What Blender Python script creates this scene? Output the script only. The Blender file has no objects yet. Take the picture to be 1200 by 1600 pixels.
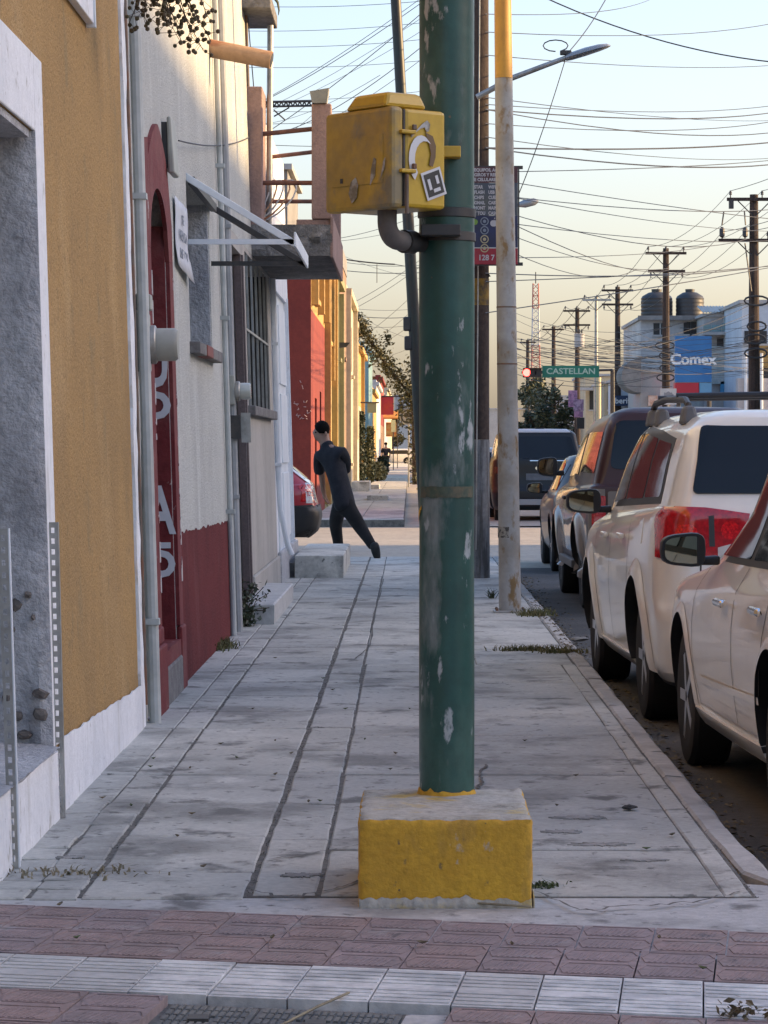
import bpy, bmesh, math, random
from mathutils import Vector, Matrix, noise
from mathutils.bvhtree import BVHTree
R = math.radians
random.seed(7)
C = bpy.context
S = C.scene
COL = S.collection

# ------------------------------------------------------------ camera
F, CXP, CYP, HC = 4700.0, 640.0, 702.0, 1.35     # focal length in photo pixels, vanishing point, eye height
cam_d = bpy.data.cameras.new('camera')
cam = bpy.data.objects.new('camera', cam_d)
COL.objects.link(cam)
cam.location = (0, 0, HC)
cam.rotation_euler = (R(90), 0, 0)
cam_d.sensor_fit = 'VERTICAL'
cam_d.sensor_height = 24.0
cam_d.lens = F / 1600 * 24.0
cam_d.shift_x = (600 - CXP) / 1600
cam_d.shift_y = (CYP - 800) / 1600
cam_d.clip_start = 0.1
cam_d.clip_end = 6000
S.camera = cam

# ------------------------------------------------------------ sky, sun, exposure
SUN_EL, SUN_AZ = 17.5, 84.0        # azimuth clockwise from the street direction (+Y)
wd_ = bpy.data.worlds.new('World')
S.world = wd_
wd_.use_nodes = True
nt = wd_.node_tree
bg = nt.nodes['Background']
sky = nt.nodes.new('ShaderNodeTexSky')
sky.sky_type = 'NISHITA'
sky.sun_disc = False
sky.sun_elevation = R(SUN_EL)
sky.sun_rotation = R(SUN_AZ)
sky.altitude = 0
sky.air_density = 1.15
sky.dust_density = 3.0
sky.ozone_density = 2.5
sg_ = nt.nodes.new('ShaderNodeGamma')          # one even tone curve for the whole sky
sg_.inputs['Gamma'].default_value = 0.72
hs_ = nt.nodes.new('ShaderNodeHueSaturation')
hs_.inputs['Saturation'].default_value = 1.3
nt.links.new(sky.outputs[0], sg_.inputs[0])
nt.links.new(sg_.outputs[0], hs_.inputs['Color'])
tn_ = nt.nodes.new('ShaderNodeMix'); tn_.data_type = 'RGBA'; tn_.blend_type = 'MULTIPLY'
tn_.inputs[0].default_value = 1.0
tn_.inputs[7].default_value = (1.055, 0.97, 1.05, 1)
nt.links.new(hs_.outputs[0], tn_.inputs[6])
nt.links.new(tn_.outputs[2], bg.inputs['Color'])
bg.inputs['Strength'].default_value = 0.15
sun_d = bpy.data.lights.new('sun', 'SUN')
sun = bpy.data.objects.new('sun', sun_d)
COL.objects.link(sun)
sun_d.energy = 2.7
sun_d.angle = R(0.4)
sun_d.color = (1.0, 0.67, 0.33)
_az = R(90 - SUN_AZ)
SUNV = Vector((math.cos(R(SUN_EL)) * math.cos(_az), math.cos(R(SUN_EL)) * math.sin(_az), math.sin(R(SUN_EL))))
sun.rotation_euler = SUNV.to_track_quat('Z', 'Y').to_euler()
sun.location = (40, 5, 30)
S.view_settings.view_transform = 'Standard'
S.view_settings.look = 'None'
S.view_settings.gamma = 1.0
S.view_settings.exposure = 1.82
S.view_settings.use_curve_mapping = False
S.cycles.max_bounces = 8
S.cycles.diffuse_bounces = 4
S.cycles.use_denoising = True

# ------------------------------------------------------------ pixel -> place
def W(x, y, d):
    return Vector(((x - CXP) * d / F, d, HC - (y - CYP) * d / F))
def G(x, y, z=0.0):
    d = (HC - z) * F / (y - CYP)
    return Vector(((x - CXP) * d / F, d, z))
TILT = 0.03
WX0 = -1.30
def wall(x, y, off=0.0):            # photo pixel on the leaning facade -> (distance, height)
    d = (-1.3405 + off) * F / ((x - CXP) - TILT * (y - CYP))
    return d, HC - (y - CYP) * d / F
def lean(v):
    return Vector((v[0] - TILT * v[2], v[1], v[2]))

# ------------------------------------------------------------ mesh helper
class MB:
    def __init__(self):
        self.v, self.f, self.m = [], [], []
    def add(self, vs, fs, mi=0):
        o = len(self.v)
        self.v += [tuple(p) for p in vs]
        for f in fs:
            self.f.append([i + o for i in f]); self.m.append(mi)
        return self
    def box(self, c, s, mi=0, rz=0, rot=None):
        hx, hy, hz = s[0] / 2, s[1] / 2, s[2] / 2
        ps = [Vector((x, y, z)) for z in (-hz, hz) for y in (-hy, hy) for x in (-hx, hx)]
        if rz: rot = Matrix.Rotation(rz, 3, 'Z')
        if rot is not None: ps = [rot @ p for p in ps]
        c = Vector(c)
        return self.hexa([p + c for p in ps], mi)
    def bb(self, x0, x1, y0, y1, z0, z1, mi=0):
        return self.box(((x0 + x1) / 2, (y0 + y1) / 2, (z0 + z1) / 2), (abs(x1 - x0), abs(y1 - y0), abs(z1 - z0)), mi)
    def hexa(self, ps, mi=0):      # 8 points: x fastest, then y, then z
        return self.add(ps, [(0, 2, 3, 1), (4, 5, 7, 6), (0, 1, 5, 4), (2, 6, 7, 3), (0, 4, 6, 2), (1, 3, 7, 5)], mi)
    def prism(self, poly, fn, a, b, mi=0):     # poly of (u, v); fn(u, v, w) -> point
        n = len(poly)
        vs = [fn(u, v, a) for u, v in poly] + [fn(u, v, b) for u, v in poly]
        fs = [tuple(range(n))[::-1], tuple(range(n, 2 * n))] + [(i, (i + 1) % n, n + (i + 1) % n, n + i) for i in range(n)]
        return self.add(vs, fs, mi)
    def tube(self, pts, r, n=8, mi=0, caps=True):
        pts = [Vector(p) for p in pts]
        k = len(pts)
        rs = r if isinstance(r, (list, tuple)) else [r] * k
        t0 = (pts[1] - pts[0]).normalized()
        up = Vector((0, 0, 1)) if abs(t0.z) < .9 else Vector((1, 0, 0))
        a = t0.cross(up).normalized()
        vs, fs = [], []
        for i, p in enumerate(pts):
            t = (pts[min(i + 1, k - 1)] - pts[max(i - 1, 0)]).normalized()
            a = (a - t * a.dot(t)).normalized()
            b = t.cross(a)
            for j in range(n):
                q = 2 * math.pi * j / n
                vs.append(p + (a * math.cos(q) + b * math.sin(q)) * rs[i])
        for i in range(k - 1):
            for j in range(n):
                j2 = (j + 1) % n
                fs.append((i * n + j, i * n + j2, (i + 1) * n + j2, (i + 1) * n + j))
        if caps:
            fs.append(tuple(range(n))[::-1]); fs.append(tuple(range((k - 1) * n, k * n)))
        return self.add(vs, fs, mi)
    def lathe(self, prof, n=20, mi=0, axis='Z', c=(0, 0, 0)):   # prof of (r, h)
        c = Vector(c); vs, fs = [], []
        k = len(prof)
        for r, h in prof:
            for j in range(n):
                q = 2 * math.pi * j / n
                u, v = r * math.cos(q), r * math.sin(q)
                vs.append(c + {'Z': Vector((u, v, h)), 'X': Vector((h, u, v)), 'Y': Vector((v, h, u))}[axis])
        for i in range(k - 1):
            for j in range(n):
                j2 = (j + 1) % n
                fs.append((i * n + j, i * n + j2, (i + 1) * n + j2, (i + 1) * n + j))
        fs.append(tuple(range(n))[::-1]); fs.append(tuple(range((k - 1) * n, k * n)))
        return self.add(vs, fs, mi)
    def ball(self, c, r, n=8, mi=0, sc=(1, 1, 1)):
        vs, fs = [], []; m = max(3, n // 2)
        for i in range(m + 1):
            t = math.pi * i / m
            for j in range(n):
                q = 2 * math.pi * j / n
                vs.append((c[0] + r * sc[0] * math.sin(t) * math.cos(q), c[1] + r * sc[1] * math.sin(t) * math.sin(q), c[2] + r * sc[2] * math.cos(t)))
        for i in range(m):
            for j in range(n):
                j2 = (j + 1) % n
                fs.append((i * n + j, (i + 1) * n + j, (i + 1) * n + j2, i * n + j2))
        return self.add(vs, fs, mi)
    def quad(self, a, b, c, d, mi=0):
        return self.add([a, b, c, d], [(0, 1, 2, 3)], mi)
    def build(self, name, mats, parent=None, smooth=False, tilt=False, bevel=0, base=None, local=False, sharp=35, kind=None):
        mats = mats if isinstance(mats, (list, tuple)) else [mats]
        vs = [lean(p) for p in self.v] if tilt else self.v
        off = Vector((0, 0, 0))
        if parent is not None and not local:
            off = -wpos(parent)
        loc = Vector((0, 0, 0))
        if parent is None and base is not None:
            loc = Vector(base); off = -loc
        me = bpy.data.meshes.new(name)
        me.from_pydata([tuple(Vector(p) + off) for p in vs], [], self.f)
        for m in mats: me.materials.append(m)
        me.polygons.foreach_set('material_index', self.m)
        bm = bmesh.new(); bm.from_mesh(me)
        bmesh.ops.recalc_face_normals(bm, faces=bm.faces)
        bm.to_mesh(me); bm.free()
        if smooth:
            me.polygons.foreach_set('use_smooth', [True] * len(me.polygons))
            me.set_sharp_from_angle(angle=R(sharp))
        o = bpy.data.objects.new(name, me)
        COL.objects.link(o)
        o.location = loc
        if parent is not None: o.parent = parent
        if bevel:
            b = o.modifiers.new('bevel', 'BEVEL'); b.width = bevel; b.segments = 2; b.limit_method = 'ANGLE'
        if kind: o['kind'] = kind
        return o

def wpos(o):
    p = Vector((0, 0, 0))
    while o is not None:
        p = p + Vector(o.location); o = o.parent
    return p
def tag(o, label, cat, group=None, kind=None):
    if label: o['label'] = label
    if cat: o['category'] = cat
    if group: o['group'] = group
    if kind: o['kind'] = kind
    return o
def thing(name, loc, label, cat, group=None, rz=0, kind=None):
    o = bpy.data.objects.new(name, None)
    COL.objects.link(o)
    o.empty_display_size = .2
    o.location = loc
    if rz: o.rotation_euler = (0, 0, rz)
    return tag(o, label, cat, group, kind)
def struct(name, mb, mat, **k):
    o = mb.build(name, mat, **k); o['kind'] = 'structure'; return o
def copy_tree(o, parent=None):
    c = o.copy(); COL.objects.link(c); c.parent = parent
    for ch in list(o.children): copy_tree(ch, c)
    return c
def text_mesh(name, body, size, mat, parent=None, origin=(0, 0, 0), u=(1, 0, 0), v=(0, 0, 1), depth=.002, sx=1.0, align='CENTER', bold=0.0):
    cu = bpy.data.curves.new('lettering', 'FONT')
    cu.body = body; cu.size = size; cu.extrude = depth; cu.align_x = align; cu.align_y = 'CENTER'; cu.offset = bold
    cu.resolution_u = 3
    t = bpy.data.objects.new('lettering', cu); COL.objects.link(t)
    dg = C.evaluated_depsgraph_get()
    me = bpy.data.meshes.new_from_object(t.evaluated_get(dg))
    bpy.data.objects.remove(t); bpy.data.curves.remove(cu)
    u = Vector(u).normalized(); v = Vector(v).normalized(); w = u.cross(v)
    o0 = Vector(origin)
    if parent is not None: o0 = o0 - wpos(parent)
    for p in me.vertices:
        q = p.co.copy(); p.co = o0 + u * q.x * sx + v * q.y + w * q.z
    me.materials.clear(); me.materials.append(mat)
    o = bpy.data.objects.new(name, me); COL.objects.link(o)
    if parent is not None: o.parent = parent
    return o
def sr(*c):                        # sRGB 0..255 -> linear
    return tuple((x / 255 / 12.92 if x / 255 <= .04045 else ((x / 255 + .055) / 1.055) ** 2.4) for x in c)

# ------------------------------------------------------------ materials
def M(name, col, rough=.8, col2=None, sc2=3.0, cut=(.45, .6), var=.18, vsc=14.0, bump=.0, bsc=60.0, metal=0.0, coat=0.0,
      stretch=(1, 1, 1), col3=None, sc3=1.0, cut3=(.55, .7), str3=(1, 1, 1), spec=.5, detail=6, emit=None, bdist=.01, stains=(), pits=None):
    m = bpy.data.materials.new(name); m.use_nodes = True
    n, l = m.node_tree.nodes, m.node_tree.links
    b = n['Principled BSDF']
    b.inputs['Roughness'].default_value = rough
    b.inputs['Metallic'].default_value = metal
    b.inputs['Specular IOR Level'].default_value = spec
    if coat:
        b.inputs['Coat Weight'].default_value = coat; b.inputs['Coat Roughness'].default_value = .04
    geo = n.new('ShaderNodeNewGeometry')
    def nz(scale, st, det=detail):
        mp = n.new('ShaderNodeMapping'); mp.inputs['Scale'].default_value = st
        l.new(geo.outputs['Position'], mp.inputs['Vector'])
        t = n.new('ShaderNodeTexNoise'); t.inputs['Scale'].default_value = scale; t.inputs['Detail'].default_value = det
        t.inputs['Roughness'].default_value = .6
        l.new(mp.outputs[0], t.inputs['Vector']); return t
    def mix(fac, a, c, mode='MIX'):
        x = n.new('ShaderNodeMix'); x.data_type = 'RGBA'; x.blend_type = mode
        if isinstance(fac, float): x.inputs[0].default_value = fac
        else: l.new(fac, x.inputs[0])
        for i, q in ((6, a), (7, c)):
            if isinstance(q, tuple): x.inputs[i].default_value = (*q[:3], 1)
            else: l.new(q, x.inputs[i])
        return x.outputs[2]
    def ramp(src, lo, hi, a=0.0, c=1.0):
        r = n.new('ShaderNodeMapRange'); r.clamp = True
        for i, q in enumerate((lo, hi, a, c)): r.inputs[i + 1].default_value = q
        l.new(src, r.inputs[0]); return r.outputs[0]
    cur = tuple(col)
    if col2 is not None:
        cur = mix(ramp(nz(sc2, stretch).outputs[0], *cut), cur, tuple(col2))
    if col3 is not None:
        cur = mix(ramp(nz(sc3, str3, 8).outputs[0], *cut3), cur, tuple(col3))
    for (sc_, ss, lo, hi, st_) in stains:
        cur = mix(ramp(nz(ss, st_, 10).outputs[0], lo, hi), cur, tuple(sc_))
    if var:
        g = n.new('ShaderNodeCombineColor')
        rr = ramp(nz(vsc, (1, 1, 1)).outputs[0], .3, .7, 1 - var, 1 + var)
        for i in range(3): l.new(rr, g.inputs[i])
        cur = mix(1.0, cur, g.outputs[0], 'MULTIPLY')
    if isinstance(cur, tuple): b.inputs['Base Color'].default_value = (*cur, 1)
    else: l.new(cur, b.inputs['Base Color'])
    if bump:
        bp = n.new('ShaderNodeBump'); bp.inputs['Strength'].default_value = bump; bp.inputs['Distance'].default_value = bdist
        l.new(nz(bsc, (1, 1, 1), 4).outputs[0], bp.inputs['Height']); l.new(bp.outputs[0], b.inputs['Normal'])
    if emit:
        b.inputs['Emission Color'].default_value = (*emit[:3], 1); b.inputs['Emission Strength'].default_value = emit[3]
    return m

def conc(name, a, b):
    d = tuple(x * .40 for x in b); e = tuple(x * .62 for x in b); w = tuple(min(.6, x * 1.18) for x in a)
    return M(name, a, .88, b, 1.1, (.42, .62), .14, 34, .5, 80, bdist=.006, stains=((e, 1.5, .50, .64, (1, .8, 1)), (w, 3.1, .58, .70, (1, .8, 1)), (d, 3.4, .575, .66, (1, .8, 1)), (d, 15, .60, .67, (1, .8, 1)), (tuple(x * .35 for x in b), 60, .69, .73, (1, 1, 1))))
concrete = conc('sidewalk concrete', (.46, .45, .405), (.385, .378, .343))
concrete_b = conc('sidewalk concrete pale', (.50, .489, .442), (.42, .412, .374))
concrete_c = conc('sidewalk concrete dull', (.41, .404, .37), (.35, .345, .314))
joint_dirt = M('joint dirt', (.10, .095, .085), .95, (.17, .16, .14), 12, (.4, .6), .3, 60, .8, 90)
kerb_mat = M('kerb concrete', (.42, .40, .37), .85, (.33, .315, .29), 2.5, (.45, .6), .15, 12, .5, 50, bdist=.01)
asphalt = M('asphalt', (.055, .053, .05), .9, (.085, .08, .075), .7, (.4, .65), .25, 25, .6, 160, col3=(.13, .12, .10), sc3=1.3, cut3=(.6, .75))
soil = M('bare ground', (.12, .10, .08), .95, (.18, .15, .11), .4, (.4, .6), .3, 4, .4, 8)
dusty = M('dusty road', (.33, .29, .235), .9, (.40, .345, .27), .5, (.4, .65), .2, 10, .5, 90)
yellow_stucco = M('yellow stucco', (.47, .285, .10), .92, (.40, .245, .088), 1.2, (.38, .66), .2, 70, 1.0, 62, bdist=.02, stains=(((.52, .335, .14), 1.4, .52, .70, (1, 1, .7)), ((.36, .22, .08), 1.1, .54, .74, (1, 1, .6)), ((.35, .22, .085), 5.5, .60, .74, (1, 1, .6)), ((.36, .24, .10), 3, .58, .66, (1, 1, .8)), ((.27, .17, .065), 26, .60, .68, (1, 1, 1)), ((.20, .13, .06), 60, .66, .71, (1, 1, 1))))
white_lime = M('white limewash', (.80, .81, .82), .88, (.72, .735, .75), 2.2, (.45, .65), .07, 20, .5, 45, stretch=(1, 1, .4), bdist=.01, stains=(((.56, .56, .53), 3.2, .58, .74, (1, 1, .35)), ((.46, .455, .42), 9, .63, .71, (1, 1, .7)), ((.38, .37, .34), 28, .66, .71, (1, 1, 1))))
grey_plaster = M('grey plaster', (.47, .475, .485), .9, (.36, .36, .37), 2.5, (.4, .65), .2, 25, 1.0, 38, bdist=.02)
grey_stucco = M('pale grey stucco', (.55, .555, .51), .92, (.46, .465, .43), 1.1, (.4, .66), .2, 75, 1.0, 60, bdist=.018, stains=(((.60, .61, .57), 2.6, .56, .7, (1, 1, .3)), ((.35, .355, .33), 1.5, .60, .74, (1, 1, .18)), ((.36, .365, .34), 30, .61, .69, (1, 1, 1)), ((.27, .275, .26), 70, .66, .71, (1, 1, 1))))
beige_wall = M('beige plaster', (.42, .395, .355), .9, (.34, .32, .285), 1.4, (.42, .65), .1, 20, .3, 40, stretch=(1, 1, .35))
dado_red = M('dark red paint', (.155, .034, .033), .9, (.12, .027, .027), 1.4, (.4, .65), .2, 60, .9, 60, spec=.15, bdist=.015, stains=(((.19, .065, .06), 2.2, .58, .72, (1, 1, .25)), ((.11, .036, .036), 24, .6, .68, (1, 1, 1))))
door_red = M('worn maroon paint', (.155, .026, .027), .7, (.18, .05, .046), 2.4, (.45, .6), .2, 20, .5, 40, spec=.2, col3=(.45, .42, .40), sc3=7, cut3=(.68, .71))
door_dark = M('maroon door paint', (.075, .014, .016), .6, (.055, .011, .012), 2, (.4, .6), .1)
white_flaked = M('flaking white', (.55, .53, .51), .8, (.17, .05, .05), 12, (.52, .58), .1)
brown_paint = M('brown paint', (.115, .085, .08), .7, (.15, .115, .105), 2, (.4, .65), .2, 40, .3, 80)
plain_grey = M('grey paint', (.33, .34, .345), .7, (.26, .27, .27), 2.2, (.4, .65), .1)
white_metal = M('white painted metal', (.70, .74, .77), .5, (.58, .62, .66), 1.4, (.45, .7), .06, 10)
galv = M('galvanised steel', (.40, .40, .38), .45, (.30, .29, .26), 5, (.42, .62), .12, 30, metal=.55)
rust_metal = M('dull rusted steel', (.16, .125, .10), .7, (.20, .10, .06), 6, (.45, .6), .2, 20, metal=.2)
rod_rust = M('rusted rod', (.20, .085, .055), .8, (.12, .06, .045), 9, (.45, .6), .2)
dark_metal = M('dark steel', (.035, .034, .034), .5, (.055, .05, .045), 8, (.5, .6), .1)
pvc = M('grey pipe', (.48, .50, .48), .55, (.38, .40, .38), 3, (.4, .6), .08)
meter_case = M('meter casing', (.33, .33, .29), .45, (.27, .27, .235), 4, (.4, .6), .05)
meter_glass = M('meter glass', (.42, .43, .38), .15, var=0, coat=.6)
pole_green = M('green pole paint', (.020, .085, .068), .42, (.012, .048, .042), 1.6, (.35, .7), .14, 20, .12, 30, stains=(((.06, .125, .10), 2.4, .52, .68, (1, 1, .4)), ((.20, .23, .225), 3.6, .565, .68, (1.4, 1.4, .45)), ((.34, .37, .37), 15, .615, .66, (1, 1, .35)), ((.16, .10, .05), 26, .70, .74, (1, 1, .6)), ((.02, .03, .028), 9, .66, .70, (1, 1, .25))))
block_yellow = M('yellow block paint', (.60, .345, .03), .8, (.52, .29, .03), 3, (.4, .65), .16, 40, .6, 60, bdist=.008, stains=(((.33, .20, .05), 5, .56, .7, (1, 1, .4)), ((.42, .39, .34), 6, .62, .66, (1, 1, .8)), ((.20, .14, .06), 20, .64, .69, (1, 1, .6)), ((.07, .06, .05), 34, .70, .73, (1, 1, 1))))
block_conc = M('block concrete', (.42, .40, .35), .9, (.36, .34, .28), 7, (.45, .6), .2, 40, .6, 60, stains=(((.45, .33, .10), 5, .54, .64, (1, 1, 1)), ((.20, .19, .16), 14, .60, .68, (1, 1, 1))))
box_yellow = M('yellow box paint', (.54, .35, .03), .42, (.47, .295, .028), 3, (.4, .65), .08, 30, .05, 30, coat=.15)
box_worn = M('worn yellow box paint', (.50, .32, .035), .5, (.36, .24, .055), 4, (.42, .62), .12, 24, col3=(.22, .185, .11), sc3=5.5, cut3=(.48, .60), str3=(1, 1, .8))
sticker_white = M('sticker white', (.62, .63, .64), .5, var=.06)
sticker_dark = M('sticker dark', (.03, .035, .035), .5, var=.1)
sticker_brown = M('sticker brown', (.16, .10, .05), .6, var=.1)
wood_dark = M('weathered wood', (.036, .026, .022), .95, (.06, .042, .034), 3, (.4, .6), .3, 20, .6, 30, stretch=(3, 3, .3))
wood_white = M('limed wood', (.20, .205, .205), .9, (.10, .095, .09), 6, (.45, .6), .2, 20, .6, 30, stretch=(3, 3, .3))
wood_yellow = M('faded yellow band', (.23, .14, .03), .9, (.08, .06, .04), 9, (.45, .6), .2, 20, .6, 30)
grey_pole = M('chipped grey pole paint', (.34, .34, .33), .5, (.27, .25, .215), 2.3, (.42, .6), .1, 18, .15, 40, col3=(.20, .125, .05), sc3=9, cut3=(.575, .66), str3=(1, 1, .5))
yellow_pole = M('sunlit pole yellow', (.50, .26, .03), .5, (.42, .21, .03), 3, (.4, .6), .08)  # yellow that puts sunlight into the colour of the pole top
lamp_grey = M('lamp grey', (.30, .31, .32), .4, var=.06, metal=.4)
clay = M('fired clay', (.40, .25, .14), .8, (.30, .13, .06), 5, (.5, .58), .15, 20, .3, 40, stretch=(.4, 2, 2))
pink_tile = M('dull pink tile', (.28, .215, .21), .8, (.225, .18, .178), 2.2, (.4, .6), .2, 30, .3, 120, stains=(((.30, .27, .26), 5, .58, .68, (1, 1, 1)), ((.12, .10, .10), 9, .62, .70, (1, 1, 1))))
pink_tile_b = M('brown pink tile', (.29, .21, .195), .78, (.235, .18, .17), 2.6, (.4, .6), .2, 30, .3, 120, stains=(((.30, .27, .26), 5, .58, .68, (1, 1, 1)), ((.12, .10, .10), 9, .62, .70, (1, 1, 1))))
white_tile = M('white guide tile', (.66, .655, .63), .62, (.40, .405, .40), 6, (.42, .62), .12, 30, .2, 120, col3=(.24, .235, .22), sc3=7, cut3=(.64, .7), str3=(1, 3, 1))
white_tile_b = M('greyed guide tile', (.50, .495, .475), .7, (.42, .415, .40), 6, (.42, .62), .12, 30, .2, 120, col3=(.24, .235, .22), sc3=5, cut3=(.62, .7), str3=(1, 3, 1))
lid_mat = M('cast lid', (.12, .125, .12), .7, (.165, .165, .15), 7, (.42, .6), .2, 40, .4, 100)
leaf_mat_unused = M('leaf green', (.035, .055, .02), .6, (.06, .085, .03), 3, (.4, .6), .3, 30)
leaf_dry = M('dry leaf', (.13, .10, .05), .8, (.08, .06, .03), 8, (.4, .6), .3, 40)
straw = M('dry straw', (.30, .26, .17), .9, (.20, .17, .11), 9, (.4, .6), .2)
berry_mat = M('olive berry', (.05, .045, .012), .6, (.075, .05, .02), 20, (.4, .6), .2)
twig_mat = M('twig bark', (.06, .045, .03), .9, var=.2)
paper = M('paper', (.58, .60, .63), .85, (.5, .52, .55), 3, (.4, .6), .05)
ink = M('faint ink', (.26, .28, .31), .85, var=.1)
brick_red = M('red brick', (.22, .075, .06), .85, var=.2)
brick_grey = M('grey brick', (.20, .19, .18), .9, (.14, .13, .125), 8, (.4, .6), .2, 30, .5, 60)
stone_brown = M('rubble stone', (.10, .085, .075), .9, (.15, .135, .12), 9, (.4, .6), .3, 30, .8, 40)
pink_stucco = M('dusty pink stucco', (.34, .225, .19), .92, (.27, .18, .155), 3, (.4, .65), .15, 40, .7, 60)
cracked_conc = M('broken concrete', (.15, .145, .14), .95, (.22, .21, .20), 4, (.4, .6), .3, 20, 1.0, 25, bdist=.03)
wire_mat = M('cable black', (.03, .03, .032), .6, var=0)
glass_dark = M('dark window glass', (.010, .012, .015), .05, var=0, spec=.35)
tyre = M('tyre rubber', (.012, .012, .013), .8, var=.1)
black_trim = M('black trim', (.012, .012, .013), .5, var=0)
rim_mat = M('alloy rim', (.42, .43, .44), .3, var=.05, metal=.8)
chrome = M('chrome', (.75, .75, .75), .12, var=0, metal=1.0)
plastic_grey = M('grey plastic', (.10, .10, .10), .55, var=.05)
paint_white = M('cream white car paint', (.78, .745, .655), .32, var=.02, coat=.7)
paint_white2 = M('white car paint', (.79, .77, .725), .32, var=.02, coat=.7)
paint_maroon = M('brown maroon car paint', (.05, .018, .015), .45, var=.02, coat=.25, spec=.3)
paint_gold = M('taupe car paint', (.16, .125, .10), .32, var=.02, coat=.8)
paint_smoke = M('smoky taupe car paint', (.055, .046, .04), .4, var=.02, coat=.3, spec=.3)
paint_dark = M('dark grey car paint', (.014, .016, .018), .4, var=.02, coat=.15, spec=.3)
paint_red = M('bright red car paint', (.36, .012, .02), .3, var=.02, coat=.8)
paint_silver = M('silver car paint', (.36, .38, .40), .3, var=.02, coat=.8)
lens_red = M('red lamp lens', (.42, .008, .012), .15, var=.35, vsc=40, coat=.8)
lens_clear = M('clear lamp lens', (.6, .58, .55), .15, var=.1, coat=.8)
brake_lit = M('lit brake lamp', (.5, .02, .02), .3, var=0, emit=(1, .06, .06, 3.0))
signal_lit = M('lit red signal', (.5, .02, .02), .3, var=0, emit=(1, .05, .04, 4.0))
mirror_glass = M('mirror glass', (.22, .20, .155), .03, var=0, metal=1.0)
seam_mat = M('panel gap', (.03, .028, .026), .8, var=0)
# ================================================================ GROUND
mb = MB(); mb.quad((-1500, -300, -.19), (1500, -300, -.19), (1500, 5500, -.19), (-1500, 5500, -.19))
struct('ground', mb, soil)
def strip(name, x0, x1, ys, z, mat, bow=0.0, nx=6):
    mb = MB(); vs, fs = [], []
    for y in ys:
        for i in range(nx + 1):
            x = x0 + (x1 - x0) * i / nx
            vs.append((x, y, z + bow * (1 - (2 * i / nx - 1) ** 2)))
    for j in range(len(ys) - 1):
        for i in range(nx):
            a = j * (nx + 1) + i
            fs.append((a, a + 1, a + nx + 2, a + nx + 1))
    mb.add(vs, fs)
    return struct(name, mb, mat)
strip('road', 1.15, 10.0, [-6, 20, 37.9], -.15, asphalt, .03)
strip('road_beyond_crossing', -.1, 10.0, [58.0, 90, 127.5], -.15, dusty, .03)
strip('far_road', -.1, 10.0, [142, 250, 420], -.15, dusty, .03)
strip('cross_street', -60, 60, [37.9, 58.0], -.152, dusty)
strip('far_cross_street', -60, 60, [127.5, 142], -.152, dusty)

def slab_mesh(x0, x1, y0, y1, zt=0.0, th=.09, ch=.006, jit=.004, skew=0.0, rag=.0035):
    rj = lambda: random.uniform(-jit, jit)
    c = [(x0 + rj(), y0 + rj()), (x1 + rj(), y0 + rj()), (x1 + rj(), y1 + rj()), (x0 + rj(), y1 + rj())]
    tz = [zt + rj() * .6 for _ in range(4)]
    sd = random.uniform(0, 99)
    out, cx, cy = [], sum(p[0] for p in c) / 4, sum(p[1] for p in c) / 4
    for i in range(4):
        a, b = c[i], c[(i + 1) % 4]
        m = 7 if i % 2 else 5
        for k in range(m):
            t = k / m; w = rag if k else rag * .3
            nx_ = noise.noise(Vector((sd, i * 3.1, k * 1.7))) * w; ny_ = noise.noise(Vector((sd + 7, i * 2.3, k * 1.9))) * w * 2.2
            out.append((a[0] + (b[0] - a[0]) * t + nx_, a[1] + (b[1] - a[1]) * t + ny_, tz[i] + (tz[(i + 1) % 4] - tz[i]) * t))
    # a chipped corner now and then
    n = len(out)
    inn = [(x - math.copysign(min(ch, abs(x - cx)), x - cx), y - math.copysign(min(ch * 1.5, abs(y - cy)), y - cy), z) for x, y, z in out]
    vs = [(x, y, zt - th) for x, y, z in out] + [(x, y, z - ch * .7) for x, y, z in out] + inn
    fs = [tuple(range(2 * n, 3 * n))]
    for i in range(n):
        j = (i + 1) % n
        fs += [(i, j, n + j, n + i), (n + i, n + j, 2 * n + j, 2 * n + i)]
    return MB().add(vs, fs)

# --- near pavement: a dirt bed carrying concrete slabs
mb = MB(); mb.bb(-1.32, 1.05, 9.1, 37.9, -.18, -.006)
pavement = struct('pavement', mb, joint_dirt)
cmats = [concrete, concrete, concrete_b, concrete_c]
def slab(parent, x0, x1, y0, y1, m=None, g=.003, **k):
    gy = min(.016, (y1 - y0) * .03) * random.uniform(.5, 1.2)
    return slab_mesh(x0 + g, x1 - g, y0 + gy, y1 - gy, **k).build('slab', m or random.choice(cmats), parent)
ysA = [9.05, 9.63, 10.49, 11.49, 12.49, 13.53, 14.55, 15.48, 16.48]
while ysA[-1] < 37: ysA.append(ysA[-1] + 1.0)
ysA[-1] = 37.85
for a, b in zip(ysA, ysA[1:]):
    slab(pavement, -.99, -.4985, a, b, rag=.006)
    if b < 11.6:
        for q in range(3):
            w = (b - a) / 3
            slab(pavement, -1.30, -1.15, a + q * w, a + (q + 1) * w, jit=.008); slab(pavement, -1.15, -1.0, a + q * w, a + (q + 1) * w, concrete_c, jit=.008)
    else:
        slab(pavement, -1.31, -1.14, a, b); slab(pavement, -1.14, -.995, a, b)
ysB = [9.12, 10.4, 11.45, 12.6, 13.5, 14.6, 15.6, 17.4, 18.1, 20.0, 22.3, 24.7, 27.2, 29.6, 32.0, 34.8, 37.85]
for a, b in zip(ysB, ysB[1:]):
    slab(pavement, -.482, -.279 if a < 17 else -.294, a, b, jit=.005, rag=.006)
ysC = [9.1, 10.15, 12.5, 14.2, 14.72, 17.43, 18.9, 20.28, 20.75, 23.7, 26.5, 29.6, 32.7, 35.4, 37.85]
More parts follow.
